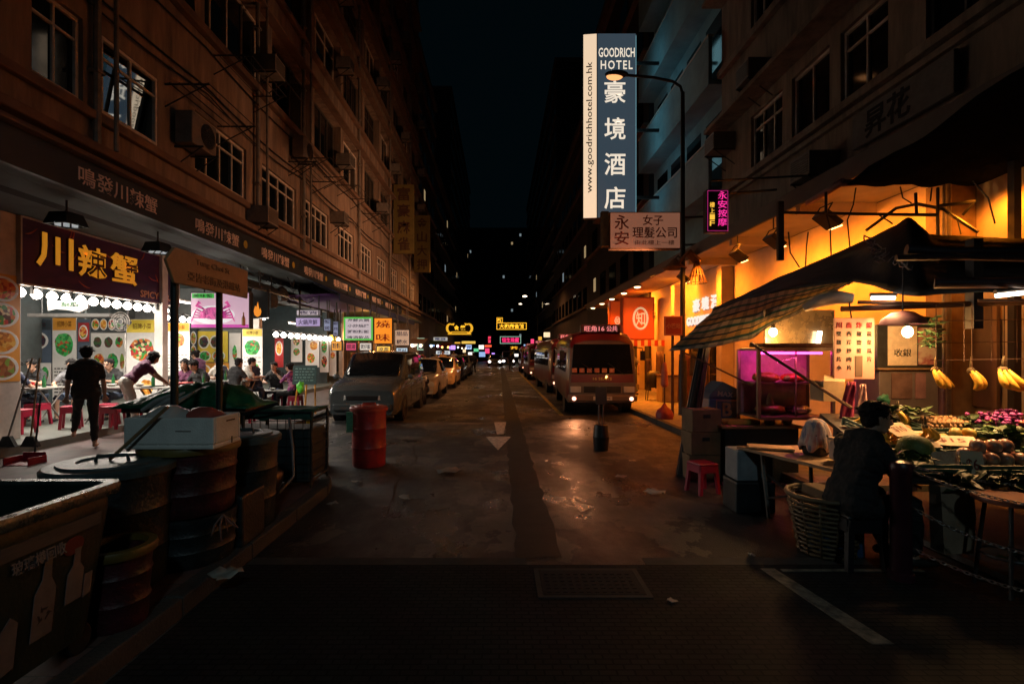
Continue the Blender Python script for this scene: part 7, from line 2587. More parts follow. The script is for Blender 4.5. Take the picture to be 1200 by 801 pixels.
def banana_bunch(loc, label, n=6, rz=0.0, s=1.0, group='banana bunches hanging over the fruit'):
 t = thing('banana_bunch', label, 'bananas', loc, rz, group)
 for i in range(n):
  u = (i / (n - 1) - .5) if n > 1 else 0
  b = MB()
  pts = []
  for j in range(9):
   q = j / 8
   a = R(60) - R(95) * q
   pts.append(Vector((u * .07 + u * .12 * q + .15 * s * (1 - math.cos(R(70) * q)) * (1 if u > -.6 else .6), -.02 * math.cos(i * 2.1) - .05 * math.sin(PI * q) * (1 + .3 * math.sin(i)), -.15 * s * math.sin(R(80) * q) * (1 - .25 * abs(u)))))
  b.tube(pts, [.008 * s, .014 * s, .019 * s, .021 * s, .022 * s, .021 * s, .018 * s, .012 * s, .005 * s], 7)
  b.build('banana', M_BAN, t, smooth='full')
 b = MB()
 b.ell((0, 0, .0), .035 * s, .025 * s, .025 * s, 8, 6)
 b.tube([(0, 0, 0), (0, 0, .06 * s), (0.01, 0, .10 * s)], .010, 5)
 b.build('stem', M_STEM, t, smooth='full')
 return t
b1 = banana_bunch(P(1096, 433, 5.3), 'hanging banana bunch nearest the plum lamp', 6, .1, 1.35)
b2 = banana_bunch(P(1138, 434, 5.1), 'middle hanging banana bunch of three', 5, .5, 1.35)
b3 = banana_bunch(P(1175, 433, 4.9), 'hanging banana bunch at the right edge before the bright orange wall', 7, -.3, 1.35)
t = thing('wire_rack', 'thin wire rack the bananas hang from', 'wire rack', P(1150, 380, 5))
b = MB()
for py in (376, 402, 422):
 b.tube([P(1090, py, 5.2), P(1205, py - 2, 4.9)], .005, 4)
for px in (1097, 1130, 1139, 1162, 1177, 1192):
 b.tube([P(px, 355, 5.1), P(px, 432 if px in (1097, 1139, 1177) else 424, 5.08)], .004, 4)
b.build('wire', M_RUST, t, world=True)
t = thing('fruit_bench', 'dark sloping bench carrying the crates of fruit', 'bench', (4.2, 4.6, .05))
b = MB()
b.slab([(3.05, 3.9, .74), (5.6, 3.75, .70), (5.9, 5.6, 1.0), (3.6, 5.75, 1.02)], .04)
for (x, y, z) in ((3.15, 4.0, .70), (5.5, 3.9, .66), (5.7, 5.5, .94), (3.7, 5.6, .96)):
 b.box(x - .03, y - .03, .05, x + .03, y + .03, z)
b.build('deck', M_METAL, t, world=True)
def bench_z(x, y):
 return .735 + (y - 3.85) * .155
M_CRATE = mat('crate_plastic', (.05, .10, .07), .5, var=.3)
M_CARD = mat('carton_brown', (.20, .125, .065), .85, var=.3, scale=4)
crate = thing('fruit_crate', 'x', 'crate', (0, 0, 0), 0, 'crates on the fruit bench')
b = MB()
cw, cd, chh = .52, .36, .075
b.box(-cw / 2, -cd / 2, 0, cw / 2, cd / 2, .012)
for s in (-1, 1):
 for k in range(2):
  b.box(-cw / 2, s * (cd / 2) - .006, .018 + .036 * k, cw / 2, s * (cd / 2) + .006, .044 + .036 * k)
  b.box(s * cw / 2 - .006, -cd / 2, .018 + .036 * k, s * cw / 2 + .006, cd / 2, .044 + .036 * k)
b.build('tray', M_CRATE, crate)
b = MB()
for sx in (-1, 1):
 for sy in (-1, 1):
  b.box(sx * cw / 2 - .012, sy * cd / 2 - .012, 0, sx * cw / 2 + .012, sy * cd / 2 + .012, chh + .006)
b.build('corner_post', M_CRATE, crate)
TILT = .155
CR = [(3.35, 4.12, 'crate of green pomelos at the near left of the bench', 'pomelo'), (3.95, 4.10, 'crate in front with mottled bagged fruit', 'bagged'), (4.55, 4.08, 'crate of leafy greens at the near right', 'greens'), (5.15, 4.05, 'crate of dragon fruit at the right end', 'dragon'),
 (3.55, 4.58, 'crate of yellow mangoes beside the seller', 'mango'), (4.12, 4.56, 'crate of orange papayas in the bench middle', 'papaya'), (4.70, 4.54, 'crate of dark avocados right of the papayas', 'avocado'), (5.28, 4.52, 'crate of red apples by the right edge', 'apple'),
 (3.78, 5.06, 'crate of bananas in the back row, left', 'banana'), (4.36, 5.04, 'crate of brown longans in the back row', 'longan'), (4.95, 5.02, 'crate heaped with purple grapes at the back', 'grape'), (5.52, 5.0, 'crate of green pears at the back right', 'pear')]
FM = {'pomelo': (mat('pomelo', (.16, .20, .05), .55, var=.35, scale=14, bump=.3), .125, .115), 'bagged': (ramp_noise('bagged_fruit', [(.45, .25, .18), (.3, .14, .10), (.55, .4, .3)], 18, .3, 'NOISE'), .055, .06),
 'mango': (mat('mango', (.72, .38, .04), .4, var=.3, scale=10), .045, .036), 'papaya': (mat('papaya', (.60, .28, .05), .45, var=.35, scale=8, col2=(.22, .26, .05)), .058, .045),
 'avocado': (mat('avocado', (.05, .06, .02), .5, var=.4, scale=14), .042, .036), 'apple': (mat('apple', (.42, .03, .03), .3, var=.35, scale=9), .038, .036), 'dragon': (mat('dragon_fruit', (.60, .03, .16), .4, var=.3, scale=12), .05, .042),
 'longan': (mat('longan', (.34, .20, .09), .7, var=.3, scale=20), .022, .022), 'grape': (mat('grape', (.12, .012, .10), .25, var=.4, scale=20), .022, .022), 'pear': (mat('pear', (.35, .38, .08), .4, var=.25), .04, .042)}
FN = {'pomelo': ('pomelo', 'big green pomelo in the near left crate'), 'bagged': ('bagged_fruit', 'mottled fruit wrapped in clear film in the front crate'), 'mango': ('mango', 'yellow mango in the crate beside the seller'),
 'papaya': ('papaya', 'orange green papaya in the bench middle crate'), 'avocado': ('avocado', 'dark avocado in the crate right of the papayas'), 'apple': ('apple', 'red apple in the crate by the right edge'),
 'dragon': ('dragon_fruit', 'magenta dragon fruit in the right end crate'), 'longan': ('longan', 'small brown longan in the back row crate'), 'grape': ('grape', 'purple grape in the heap at the back'), 'pear': ('pear', 'green pear in the back right crate')}
protos = {}
random.seed(33)
for i, (x, y, lb, kd) in enumerate(CR):
 z = bench_z(x, y) + .012
 if i == 0:
  crate.location = (x, y, z)
  crate.rotation_euler = (R(8.8), 0, 0)
  crate['label'] = lb
 else:
  cc = dup(crate, (x, y, z), 0, lb)
  cc.rotation_euler = (R(8.8), 0, 0)
 if kd in ('greens', 'banana'):
  continue
 m, rx, rz_ = FM[kd]
 nm, fl_ = FN[kd]
 step = rx * 2.05
 layers = {'grape': 6, 'longan': 3}.get(kd, 3 if rx < .06 else 2)
 for L in range(layers):
  nx, ny = int((cw - .06 - L * step * .9) / step), int((cd - .05 - L * step * .9) / step)
  for a in range(nx):
   for c in range(ny):
    if kd == 'grape' and random.random() < .25:
     continue
    if random.random() < (.12 if L else .0):
     continue
    px = x + (a - (nx - 1) / 2) * step + random.uniform(-1, 1) * rx * .12
    py = y + (c - (ny - 1) / 2) * step + random.uniform(-1, 1) * rx * .12
    pz = bench_z(px, py) + .03 + rz_ + L * rz_ * 1.45
    if kd not in protos:
     q = MB()
     if kd == 'dragon':
      q.ell((0, 0, 0), rx, rx * .85, rz_, 14, 10)
      for u in range(14):
       aa = u * 2.4
       h_ = -.7 + 1.4 * u / 13
       w_ = math.sqrt(1 - h_ * h_)
       p_ = Vector((rx * h_, rx * .85 * w_ * math.cos(aa), rz_ * w_ * math.sin(aa)))
       q.cyl(p_, p_ * 1.28 + Vector((.012, 0, 0)), .010, .001, 5)
     else:
      q.ell((0, 0, 0), rx, rx * (.78 if kd in ('mango', 'papaya', 'avocado') else 1), rz_, 14 if rx > .03 else 8, 10 if rx > .03 else 6)
      for k, v in enumerate(q.v):
       q.v[k] = v * (1 + .06 * pnoise(v * 30))
     o = q.build(nm, m, smooth='full')
     tag(o, fl_, nm.replace('_', ' '), nm.replace('_', ' ') + 's on the fruit bench')
     protos[kd] = o
    else:
     o = protos[kd].copy()
     C.objects.link(o)
    o.location = (px, py, pz)
    o.rotation_euler = (random.random() * .6, random.random() * .6, random.random() * 6)
banana_bunch(Vector((3.70, 5.06, bench_z(3.7, 5.06) + .2)), 'banana bunch lying in the back left crate, nearer the seller', 6, 2.4, 1.0, 'banana bunches in the back crate')
banana_bunch(Vector((3.93, 5.05, bench_z(3.9, 5.06) + .2)), 'banana bunch lying in the back left crate, right one', 6, .7, 1.0, 'banana bunches in the back crate')
banana_bunch(Vector((3.62, 4.35, bench_z(3.6, 4.35) + .26)), 'banana bunch laid between the pomelos and the mangoes', 5, 1.2, .9, 'banana bunches in the back crate')
def leafy(label, c, w, d_, h_, n, m, name='leafy_greens', cat='greens'):
 b = MB()
 random.seed(len(label))
 for k in range(n):
  x, y = random.uniform(-w, w), random.uniform(-d_, d_)
  L = random.uniform(.08, .18)
  a = random.random() * 2 * PI
  up = random.uniform(.1, .8)
  p0 = Vector((x, y, random.uniform(0, h_ * .7)))
  dr = Vector((math.cos(a) * (1 - up * .5), math.sin(a) * (1 - up * .5), up))
  sd = Vector((-math.sin(a), math.cos(a), 0)) * L * .26
  p1 = p0 + dr * L * .55
  p2 = p0 + dr * L + Vector((0, 0, -L * .25))
  b.add([p0, p1 + sd, p1 - sd, p2, p1 + Vector((0, 0, -.012))], [(0, 4, 1), (0, 2, 4), (1, 4, 3), (4, 2, 3)])
 o = b.build(name, m)
 o.location = c
 return tag(o, label, cat)
M_LEAF = mat('leaf_green', (.035, .085, .02), .5, var=.5, scale=12)
M_LEAF2 = mat('leaf_dark', (.02, .055, .02), .5, var=.5, scale=12)
leafy('bundle of leafy greens in the near right crate', (4.55, 4.08, bench_z(4.5, 4.1) + .03), .22, .15, .10, 170, M_LEAF)
leafy('dark bushy herbs hanging off the right bench front', (5.0, 3.80, .52), .42, .10, .22, 260, M_LEAF2, 'herb_bundle', 'herbs')
leafy('bushy greens with stalks right of the price cards', (4.92, 4.28, bench_z(4.9, 4.3) + .06), .20, .10, .08, 120, M_LEAF)
leafy('dark leaves around the purple grapes', (4.75, 5.02, bench_z(4.9, 5.0) + .07), .25, .14, .06, 70, M_LEAF2)
leafy('loose green leaves behind the seller\'s hand', (3.22, 4.02, bench_z(3.2, 4.0) + .10), .10, .08, .05, 40, M_LEAF)
leafy('dark greens spilling over the front of the fruit bench', (3.75, 3.86, .66), .40, .07, .14, 190, M_LEAF2)
leafy('leafy stalks hanging at the front right of the bench', (4.45, 3.76, .50), .38, .09, .30, 260, M_LEAF2)
leafy('leaf heap between the papayas and the avocados', (4.42, 4.55, bench_z(4.4, 4.55) + .10), .12, .12, .08, 70, M_LEAF)
leafy('green tops at the back by the brown longans', (4.05, 5.15, bench_z(4.0, 5.15) + .12), .22, .08, .10, 80, M_LEAF)
leafy('big leafy clump low behind the chains', (4.0, 3.45, .10), .35, .18, .30, 240, M_LEAF2)
leafy('leaves hanging beside the wire rack near the plum lamp', P(1092, 410, 5.35), .06, .06, .45, 60, M_LEAF2)
for i, (x, y, c_, nm_) in enumerate(((5.35, 4.35, (.55, .03, .16), 'magenta'), (4.75, 4.85, (.30, .04, .25), 'violet'), (4.98, 4.62, (.6, .15, .10), 'coral'))):
 q = MB()
 random.seed(i + 50)
 for k in range(46):
  v_ = Vector((random.gauss(0, .09), random.gauss(0, .07), random.uniform(.04, .20)))
  q.ell(v_, .022, .022, .016, 6, 5)
 t = thing('flower_bunch', '%s blossoms bunched among the fruit crates' % nm_, 'flowers', (x, y, bench_z(x, y) + .04), 0, 'flower bunches on the bench')
 q.build('blossom_heads', mat('blossom_' + nm_, c_, .6, var=.4, scale=20), t, smooth='full')['kind'] = 'stuff'
 q = MB()
 for k in range(14):
  q.tube([(0, 0, -.02), (random.gauss(0, .05), random.gauss(0, .05), .12)], .005, 4)
 q.build('stems', M_LEAF2, t)
M_CARDP = mat('price_card', (.70, .52, .32), .6, var=.12)
PC = [(1054, 503, 4.5, .19, .14, .5, .25, '$10', 'slanted price card right of the seller\'s face'), (1079, 508, 4.55, .20, .09, .25, -.1, '$12', 'low price card beside the mangoes'), (1078, 519, 4.25, .20, .10, .35, -.12, '$8', 'price card over the pomelos'),
 (1115, 516, 4.35, .26, .11, .45, -.35, '$15', 'long price card in the bench middle'), (1150, 522, 4.3, .20, .12, .30, .05, '$20', 'orange lit price card near the dragon fruit'), (1140, 545, 3.95, .10, .17, 1.1, -.5, '$6', 'upright tag hanging at the front edge'),
 (1110, 542, 4.0, .17, .13, 1.2, .1, '$18', 'crinkled clear packet standing at the front edge'), (1163, 505, 4.9, .05, .17, 1.3, .3, '$9', 'narrow bright card standing before the orange wall'), (1156, 493, 5.1, .14, .14, 1.35, .0, '', 'brown carton flap behind the grapes')]
for i, (px, py, d, w, h_, tilt, yaw, s, lb) in enumerate(PC):
 p = P(px, py, d)
 w, h_ = w * 1.35, h_ * 1.35
 t = thing('price_card', lb, 'price card', p, yaw, 'price cards on the fruit')
 M = Matrix.Rotation(tilt, 4, 'X')
 b = MB()
 b.box(-w / 2, -h_ / 2, -.002, w / 2, h_ / 2, .002, M)
 b.build('card', M_CARDP if i < 6 else (ramp_noise('packet', [(.5, .3, .2), (.65, .5, .35), (.3, .12, .08)], 20, .25, 'NOISE') if i == 6 else mat('card_gold', (.7, .5, .15), .6) if i == 7 else M_CARD), t)
 if s and i < 6:
  vs, fs, bb = text_geo(s, .02, .01)
  lt = MB()
  lt.add([((v.x - (bb[0] + bb[2]) / 2) * w * .55 / (bb[2] - bb[0]), (v.y - (bb[1] + bb[3]) / 2) * h_ * .45 / (bb[3] - bb[1]), .0035) for v in vs], fs, M)
  lt.build('price_lettering', mat('price_red', (.35, .05, .02), .6), t)
 b = MB().tube([(0, 0, -.005), (0, .03, -.16)], .005, 4)
 b.build('stick', M_WOOD, t)
t = thing('bollard', 'dark plum painted iron post in front of the seated fruit seller', 'bollard', (3.02, 3.85, .004))
MB().lathe([(.085, 0), (.085, .05), (.07, .06), (.068, .80), (.075, .81), (.075, .85), (.06, .875), (.02, .885)], (0, 0, 0), 24).build('post', mat('paint_plum', (.055, .014, .022), .4, var=.3), t, smooth=True)
def chain(label, p0, p1, sag, n):
 b = MB()
 p0, p1 = Vector(p0), Vector(p1)
 for i in range(n):
  q = (i + .5) / n
  q2 = (i + 1.3) / n
  c = p0.lerp(p1, q) + Vector((0, 0, -4 * sag * q * (1 - q)))
  c2 = p0.lerp(p1, q2) + Vector((0, 0, -4 * sag * q2 * (1 - q2)))
  ax = (c2 - c).normalized()
  sd = ax.orthogonal().normalized() if i % 2 else ax.cross(ax.orthogonal()).normalized()
  L = (p1 - p0).length / n * .68
  b.tube([c + ax * L * math.cos(a) + sd * .011 * math.sin(a) for a in [2 * PI * j / 8 for j in range(8)]], .0042, 4, True)
 o = b.build('chain', mat('chain_steel', (.45, .42, .40), .3, .9), smooth='full')
 return tag(o, label, 'chain', 'chains of the railing')
E2 = Vector((3.82, 2.75, 0))
chain('upper chain running from the plum post to the right', (3.07, 3.80, .82), (3.85, 2.8, .80), .10, 40)
chain('middle chain sagging low from the plum post', (3.07, 3.80, .55), (3.85, 2.8, .55), .16, 42)
chain('lowest chain near the ground by the plum post', (3.07, 3.80, .25), (3.85, 2.8, .28), .12, 40)
chain('bright chain along the front edge of the fruit bench', (3.06, 3.84, .86), (4.35, 3.78, .72), .06, 44)
t = thing('round_stool', 'round reddish topped stool behind the chains', 'stool', (3.55, 3.55, .05))
MB().lathe([(.01, .62), (.21, .62), (.215, .635), (.21, .652), (.01, .655)], (0, 0, 0), 28).build('seat', mat('stool_top', (.30, .11, .07), .35, var=.25), t, smooth=True)
for k in range(4):
 a = PI / 4 + PI * k / 2
 MB().tube([(.13 * math.cos(a), .13 * math.sin(a), .62), (.19 * math.cos(a), .19 * math.sin(a), 0)], .014, 6).build('leg', M_METAL, t)
MB().tube([(.165 * math.cos(2 * PI * j / 20), .165 * math.sin(2 * PI * j / 20), .25) for j in range(20)], .010, 5, True).build('foot_ring', M_METAL, t)
t = thing('paper_bag', 'tall brown paper bag hanging under the bench front', 'paper bag', (3.42, 3.88, .2))
q = MB()
loft(q, [[(-.10, -.06, 0), (.12, -.06, 0), (.12, .06, 0), (-.10, .06, 0)], [(-.12, -.07, .25), (.13, -.07, .25), (.12, .06, .25), (-.11, .06, .25)], [(-.12, -.05, .5), (.13, -.05, .5), (.13, .05, .5), (-.12, .05, .5)]])
q.build('bag', mat('kraft', (.34, .24, .16), .8, var=.25), t)
q = MB()
for s in (-.06, .06):
 q.tube([(s, -.055, .5), (s * .8, -.055, .57), (0, -.055, .59)], .004, 4)
q.build('handle', M_RUST, t)
o = MB().cbox((0, 0, .15), (.4, .3, .3)).build('foam_crate', mat('foam_dim', (.38, .34, .32), .7, var=.3), bevel=.02)
o.location = (4.25, 3.5, .05)
tag(o, 'whitish crate on the ground at the right edge below the herbs', 'crate')
o = MB().cbox((0, 0, .12), (.34, .25, .24)).build('blue_crate', mat('crate_blue', (.02, .07, .16), .5), bevel=.015)
o.location = (2.85, 4.35, .0)
tag(o, 'small blue crate on the ground behind the plum post', 'crate')
t = thing('work_table', 'low folding work table with a bare wooden top, left of the seller', 'table', (2.95, 5.0, 0))
b = MB()
b.slab([(2.55, 5.5, .70), (2.95, 4.42, .68), (3.55, 4.42, .68), (3.30, 5.55, .70)], .03)
b.build('table_top', mat('ply', (.36, .22, .11), .6, var=.3, scale=4, stretch=(1, .3, 1)), t, world=True)
for (x, y, x2, y2) in ((2.72, 5.30, 2.78, 5.28), (2.98, 4.55, 2.94, 4.62), (3.28, 5.4, 3.3, 5.4), (3.45, 4.5, 3.45, 4.5)):
 MB().tube([(x, y, .66), (x2, y2, 0)], .02, 6).build('leg', M_GALV, t, world=True)
MB().tube([(2.76, 5.28, .2), (2.97, 4.6, .45)], .012, 5).tube([(2.76, 5.28, .45), (2.97, 4.6, .15)], .012, 5).build('cross_brace', M_METAL, t, world=True)
t = thing('chopping_board', 'thin wooden board on the far end of the work table', 'board', (2.75, 5.36, .7))
MB().cbox((2.82, 5.33, .716), (.42, .22, .022), rz=-.35).build('board', mat('board_pale_wood', (.55, .36, .18), .6, var=.2), t, world=True, bevel=.005)
t = thing('foam_crate', 'white foam crate under the far end of the work table', 'crate', (2.72, 5.55, .2))
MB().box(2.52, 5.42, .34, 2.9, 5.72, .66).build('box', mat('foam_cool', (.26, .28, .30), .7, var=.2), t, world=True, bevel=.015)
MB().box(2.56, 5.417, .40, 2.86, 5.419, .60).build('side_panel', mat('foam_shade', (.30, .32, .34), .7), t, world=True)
b = MB().box(2.50, 5.40, .0, 2.92, 5.74, .335)
tag(b.build('dark_crate', M_TUBD, bevel=.02), 'dark crate carrying the white foam crate under the work table', 'crate')
b = MB()
prof = [(.13, 0), (.14, .04), (.125, .10), (.11, .17), (.09, .22), (.05, .255), (.01, .265)]
b.lathe(prof, (0, 0, 0), 30, closed=False)
for i, v in enumerate(b.v):
 a = math.atan2(v.y, v.x)
 k = 1 - v.z / .27
 b.v[i] = Vector((v.x * (1 + .16 * k * math.sin(7 * a)), v.y * (1 + .16 * k * math.sin(7 * a)), v.z - .03 * k * (1 + math.sin(5 * a + 1))))
o = b.build('draped_cloth', ramp_noise('cloth_check', [(.62, .42, .36), (.55, .22, .20), (.66, .52, .44), (.18, .20, .30), (.62, .45, .38)], 9, .8, 'NOISE', stretch=(2.5, 2.5, .35)), smooth='full', thick=.004)
o.location = (3.12, 5.05, .79)
tag(o, 'pinkish striped cloth draped over a dark pot on the work table', 'cloth')
t = thing('pot', 'dark pot standing under the draped cloth on the work table', 'pot', (3.12, 5.05, .70))
MB().lathe([(.10, 0), (.115, .02), (.115, .20), (.09, .24), (.03, .30), (.01, .31)], (0, 0, 0), 20).build('body', M_METAL, t, smooth=True)
t = thing('rice_cooker', 'pale square cooker between the draped cloth and the seller', 'cooker', (3.22, 4.72, .69))
MB().cbox((0, 0, .10), (.24, .22, .19)).build('body', mat('cooker_cream', (.52, .42, .34), .4), t, bevel=.03)
MB().cbox((0, 0, .205), (.25, .23, .03)).build('lid', mat('cooker_lid', (.62, .45, .30), .4), t, bevel=.012)
MB().cbox((0, -.1125, .13), (.16, .006, .08)).build('dark_front', M_BLACK, t)
b = MB()
random.seed(2)
for k in range(40):
 a = random.random() * 6.28
 r = random.random() * .08
 b.ell((r * math.cos(a), r * math.sin(a), random.random() * .10), .022, .02, .016, 6, 5)
o = b.build('garlic_heap', mat('garlic', (.55, .36, .22), .6, var=.2), smooth='full')
o.location = (3.40, 5.3, .71)
tag(o, 'heap of pale bulbs behind the draped cloth', 'garlic')
t = thing('hanging_carton', 'open cream carton hanging left of the plum apron', 'carton', P(978, 470, 5.7))
MB().box(XW(965, 5.7), 5.7, ZW(470, 5.7), XW(990, 5.7), 5.95, ZW(447, 5.7)).build('box', mat('carton_cream', (.50, .36, .20), .8, var=.25), t, world=True)
MB().slab([P(965, 446, 5.7), P(990, 447, 5.7), P(991, 441, 5.8), P(966, 439, 5.8)], .006).build('flap', mat('carton_cream', (.5, .36, .2)), t, world=True)
b = MB()
rows = []
for j in range(9):
 rows.append([P(998 - 6 * math.sin(j / 8 * 1.5) + (4 + 1.6 * j ** .5) * (i / 6 - .5) * 2.0, 447 + j * 6, 5.55 + .03 * math.sin(i * 1.7 + j * .5)) for i in range(7)])
b.grid(rows)
tag(b.build('hanging_apron', mat('apron_plum', (.26, .02, .07), .8, var=.3), smooth='full', thick=.008), 'plum red apron hanging below the menu board', 'apron')
b = MB()
rows = []
for j in range(7):
 rows.append([P(1011 + (4 + .8 * j) * (i / 5 - .5) * 1.6, 450 + j * 5.5, 5.62 + .03 * math.sin(i * 2.1 + j)) for i in range(6)])
b.grid(rows)
tag(b.build('hanging_bag', mat('bag_pale_pink', (.5, .30, .30), .5, var=.3), smooth='full', thick=.006), 'pale pink bag hanging between the apron and the seller\'s head', 'bag')
o = MB().ell((0, 0, 0), .07, .05, .06, 18, 12)
for i, v in enumerate(o.v):
 o.v[i] = v * (1 + .5 * pnoise(v * 25))
o = o.build('green_bag', mat('bag_dull_green', (.03, .15, .09), .5), smooth='full')
o.location = P(1036, 468, 6.0)
tag(o, 'dull green bag on the ledge just behind the seller\'s head', 'bag')
t = thing('wicker_basket', 'tall woven basket on the ground before the work table', 'basket', (2.78, 4.35, .004))
b = MB()
nr, ns = 13, 26
for j in range(nr):
 z = .02 + .46 * j / (nr - 1)
 r = .20 + .09 * j / (nr - 1)
 b.tube([((r + .010 * (1 if (i + j) % 2 else -1)) * math.cos(2 * PI * i / ns), (r + .010 * (1 if (i + j) % 2 else -1)) * math.sin(2 * PI * i / ns), z) for i in range(ns)], .0135, 5, True)
for i in range(ns // 2):
 a = 2 * PI * (2 * i + .5) / ns
 b.tube([(.20 * math.cos(a), .20 * math.sin(a), 0), (.29 * math.cos(a), .29 * math.sin(a), .49)], .010, 5)
b.lathe([(.19, .0), (.20, .012), (.01, .014)], (0, 0, 0), 20)
b.build('weave', mat('wicker', (.13, .085, .04), .6, var=.4, scale=20), t, smooth='full')
b = MB()
b.tube([(.30 * math.cos(2 * PI * i / 30), .30 * math.sin(2 * PI * i / 30), .495 + .006 * (i % 2)) for i in range(30)], .02, 6, True)
b.build('rim', mat('wicker_rim', (.15, .10, .05), .6), t, smooth='full')
o = MB().cbox((0, 0, 0), (.34, .26, .2)).build('carton', M_CARD, bevel=.01)
o.location = (2.82, 4.38, .45)
o.rotation_euler = (.1, .06, .3)
tag(o, 'brown carton standing in the wicker basket', 'carton')
for i, (w, d_, h_, z, lb) in enumerate(((.42, .36, .33, .0, 'lowest brown carton of the stack beside the leaning post'), (.40, .35, .30, .335, 'middle brown carton of the stack beside the leaning post'), (.40, .33, .30, .64, 'topmost brown carton of the stack beside the leaning post'))):
 t = thing('carton', lb, 'carton', (2.74 + .01 * i, 7.0, z), .04 * i, 'cartons stacked by the leaning post')
 MB().box(-w / 2, -d_ / 2, .0, w / 2, d_ / 2, h_).build('box', M_CARD, t, bevel=.006)
 MB().box(-.05, -d_ / 2 - .003, h_ * .62, .05, -d_ / 2 - .0005, h_ * .78).build('hand_hole', M_INK, t)
 MB().box(-w / 2 + .01, -.03, h_ + .0005, w / 2 - .01, .03, h_ + .002).build('tape', mat('tape', (.4, .3, .2), .4), t)
s2 = dup(st0, (2.48, 6.25, 0), .3, 'low magenta red stool in the road by the stacked cartons')
s2['group'] = 'red plastic stools at the tables'
s2.scale = (.88, .88, .86)
d = 7.4
t = thing('cooler_box', 'dark blue insulated box with pitched lid and white letters behind the cartons', 'cooler', P(846, 496, d))
x0, x1, z0, z1 = XW(831, d), XW(868, d), ZW(493, d), ZW(466, d)
MB().box(x0, d, z0, x1, d + .4, z1).build('body', mat('cooler_blue', (.02, .06, .13), .5, var=.25), t, world=True, bevel=.02)
MB().prism([(x0 - .01, z1 + .002), (x1 + .01, z1 + .002), (x1 - .03, ZW(456, d)), (x0 + .20, ZW(447, d)), (x0 + .03, ZW(460, d))], d - .01, d + .41, 'y').build('lid', mat('cooler_lid', (.03, .08, .15), .5, var=.25), t, world=True, bevel=.01)
lt = MB()
letter(lt, 'MAX', (x0 + .23, d - .014, ZW(461.5, d)), .22, .07, '-y', .01, roll=-.12)
lt.build('lettering', mat('cooler_print', (.30, .30, .32), .6), t, world=True)
b = MB()
b.frame((x0 + .10, z0 + .03), (x1 - .04, z1 - .03), .014, .006, 'y', d - .003)
letter(b, 'B', (x0 + .26, d - .003, (z0 + z1) / 2), .14, .2, '-y', .03)
b.build('print', mat('cooler_print_warm', (.28, .18, .12), .6), t, world=True)
t = thing('counter', 'dark low counter with boards on top, under the blue cooler box', 'counter', P(860, 560, 7.0))
MB().box(2.98, 6.75, .0, 3.95, 7.9, .70).build('body', M_TUBD, t, world=True, bevel=.01)
MB().box(2.92, 6.70, .703, 4.0, 7.95, .735).build('top', M_WOOD, t, world=True, bevel=.004)
o = MB().box(-.22, -.1, 0, .22, .1, .06).build('yellow_tray', mat('tray_yellow', (.55, .34, .06), .5), bevel=.012)
o.location = (3.28, 6.95, .737)
tag(o, 'yellow tray on the counter in front of the blue cooler box', 'tray')
b = MB().lathe([(.02, .42), (.035, .36), (.06, .2), (.07, .02), (.05, 0)], (0, 0, 0), 12)
o = b.build('furled_umbrella', mat('umbrella_tan', (.40, .26, .14), .7, var=.3, stretch=(4, 4, .5)), smooth='full')
o.location = (3.62, 6.85, .737)
tag(o, 'furled tan umbrella standing on the counter right of the blue cooler', 'umbrella')
o = MB().ell((0, 0, .06), .07, .06, .07, 10, 8).build('ginger_bag', FOODS[3], smooth='full')
o.location = (3.85, 6.85, .737)
tag(o, 'small brown lumpy bag right of the furled umbrella', 'bag')
for i, (px, py0, py1, d, w, cl, lb) in enumerate(((773, 412, 455, 17.5, 5, (.10, .05, .04), 'dark garment rail item left of the red plate post'), (803, 415, 470, 15, 9, (.18, .07, .05), 'reddish clothes rack right of the red plate post'),
 (816, 412, 440, 14, 8, (.05, .04, .04), 'dark hanging coat farther right by the posts'), (826, 415, 480, 12.5, 6, (.28, .17, .07), 'ochre cloth strip behind the leaning post'), (760, 420, 440, 19, 4, (.05, .03, .06), 'dark violet cloth at the restaurant door'))):
 b = MB()
 rows = []
 for j in range(7):
  rows.append([P(px + (q / 5 - .5) * w * 1.6 * (1 + .04 * j), py0 + (py1 - py0) * j / 6, d + .06 * math.sin(q * 2 + j * .4)) for q in range(6)])
 b.grid(rows)
 tag(b.build('hanging_cloth', mat('cloth_%d' % i, cl, .8, var=.3), smooth='full', thick=.02), lb, 'cloth', 'clothes hung before the orange wall')
t = thing('pushchair', 'dark rounded folding chair on the bright orange pavement', 'chair', (XW(766, 17), 17, .12))
b = MB()
b.lathe([(.26, 0), (.30, .2), (.27, .42), (.16, .55), (.02, .58)], (0, 0, .42), 16, sy=.5)
b.build('seat', M_BLACK, t, smooth='full')
for sx in (-.2, .2):
 for sy in (-.12, .12):
  MB().tube([(sx, sy, .5), (sx * 1.2, sy, 0)], .015, 5).build('leg', M_METAL, t)
t = thing('pavement_counter', 'pale boxy counter on the right pavement behind the red plate post', 'counter', (XW(790, 16.5), 16.5, .12))
MB().box(XW(776, 16.2), 16.2, .12, XW(797, 16.2), 16.8, ZW(441, 16.2)).build('body', mat('counter_pale', (.42, .32, .22), .6), t, world=True, bevel=.015)
MB().box(XW(775, 16.2), 16.15, ZW(441, 16.2) + .003, XW(798, 16.2), 16.85, ZW(441, 16.2) + .05).build('top', M_RUST, t, world=True)
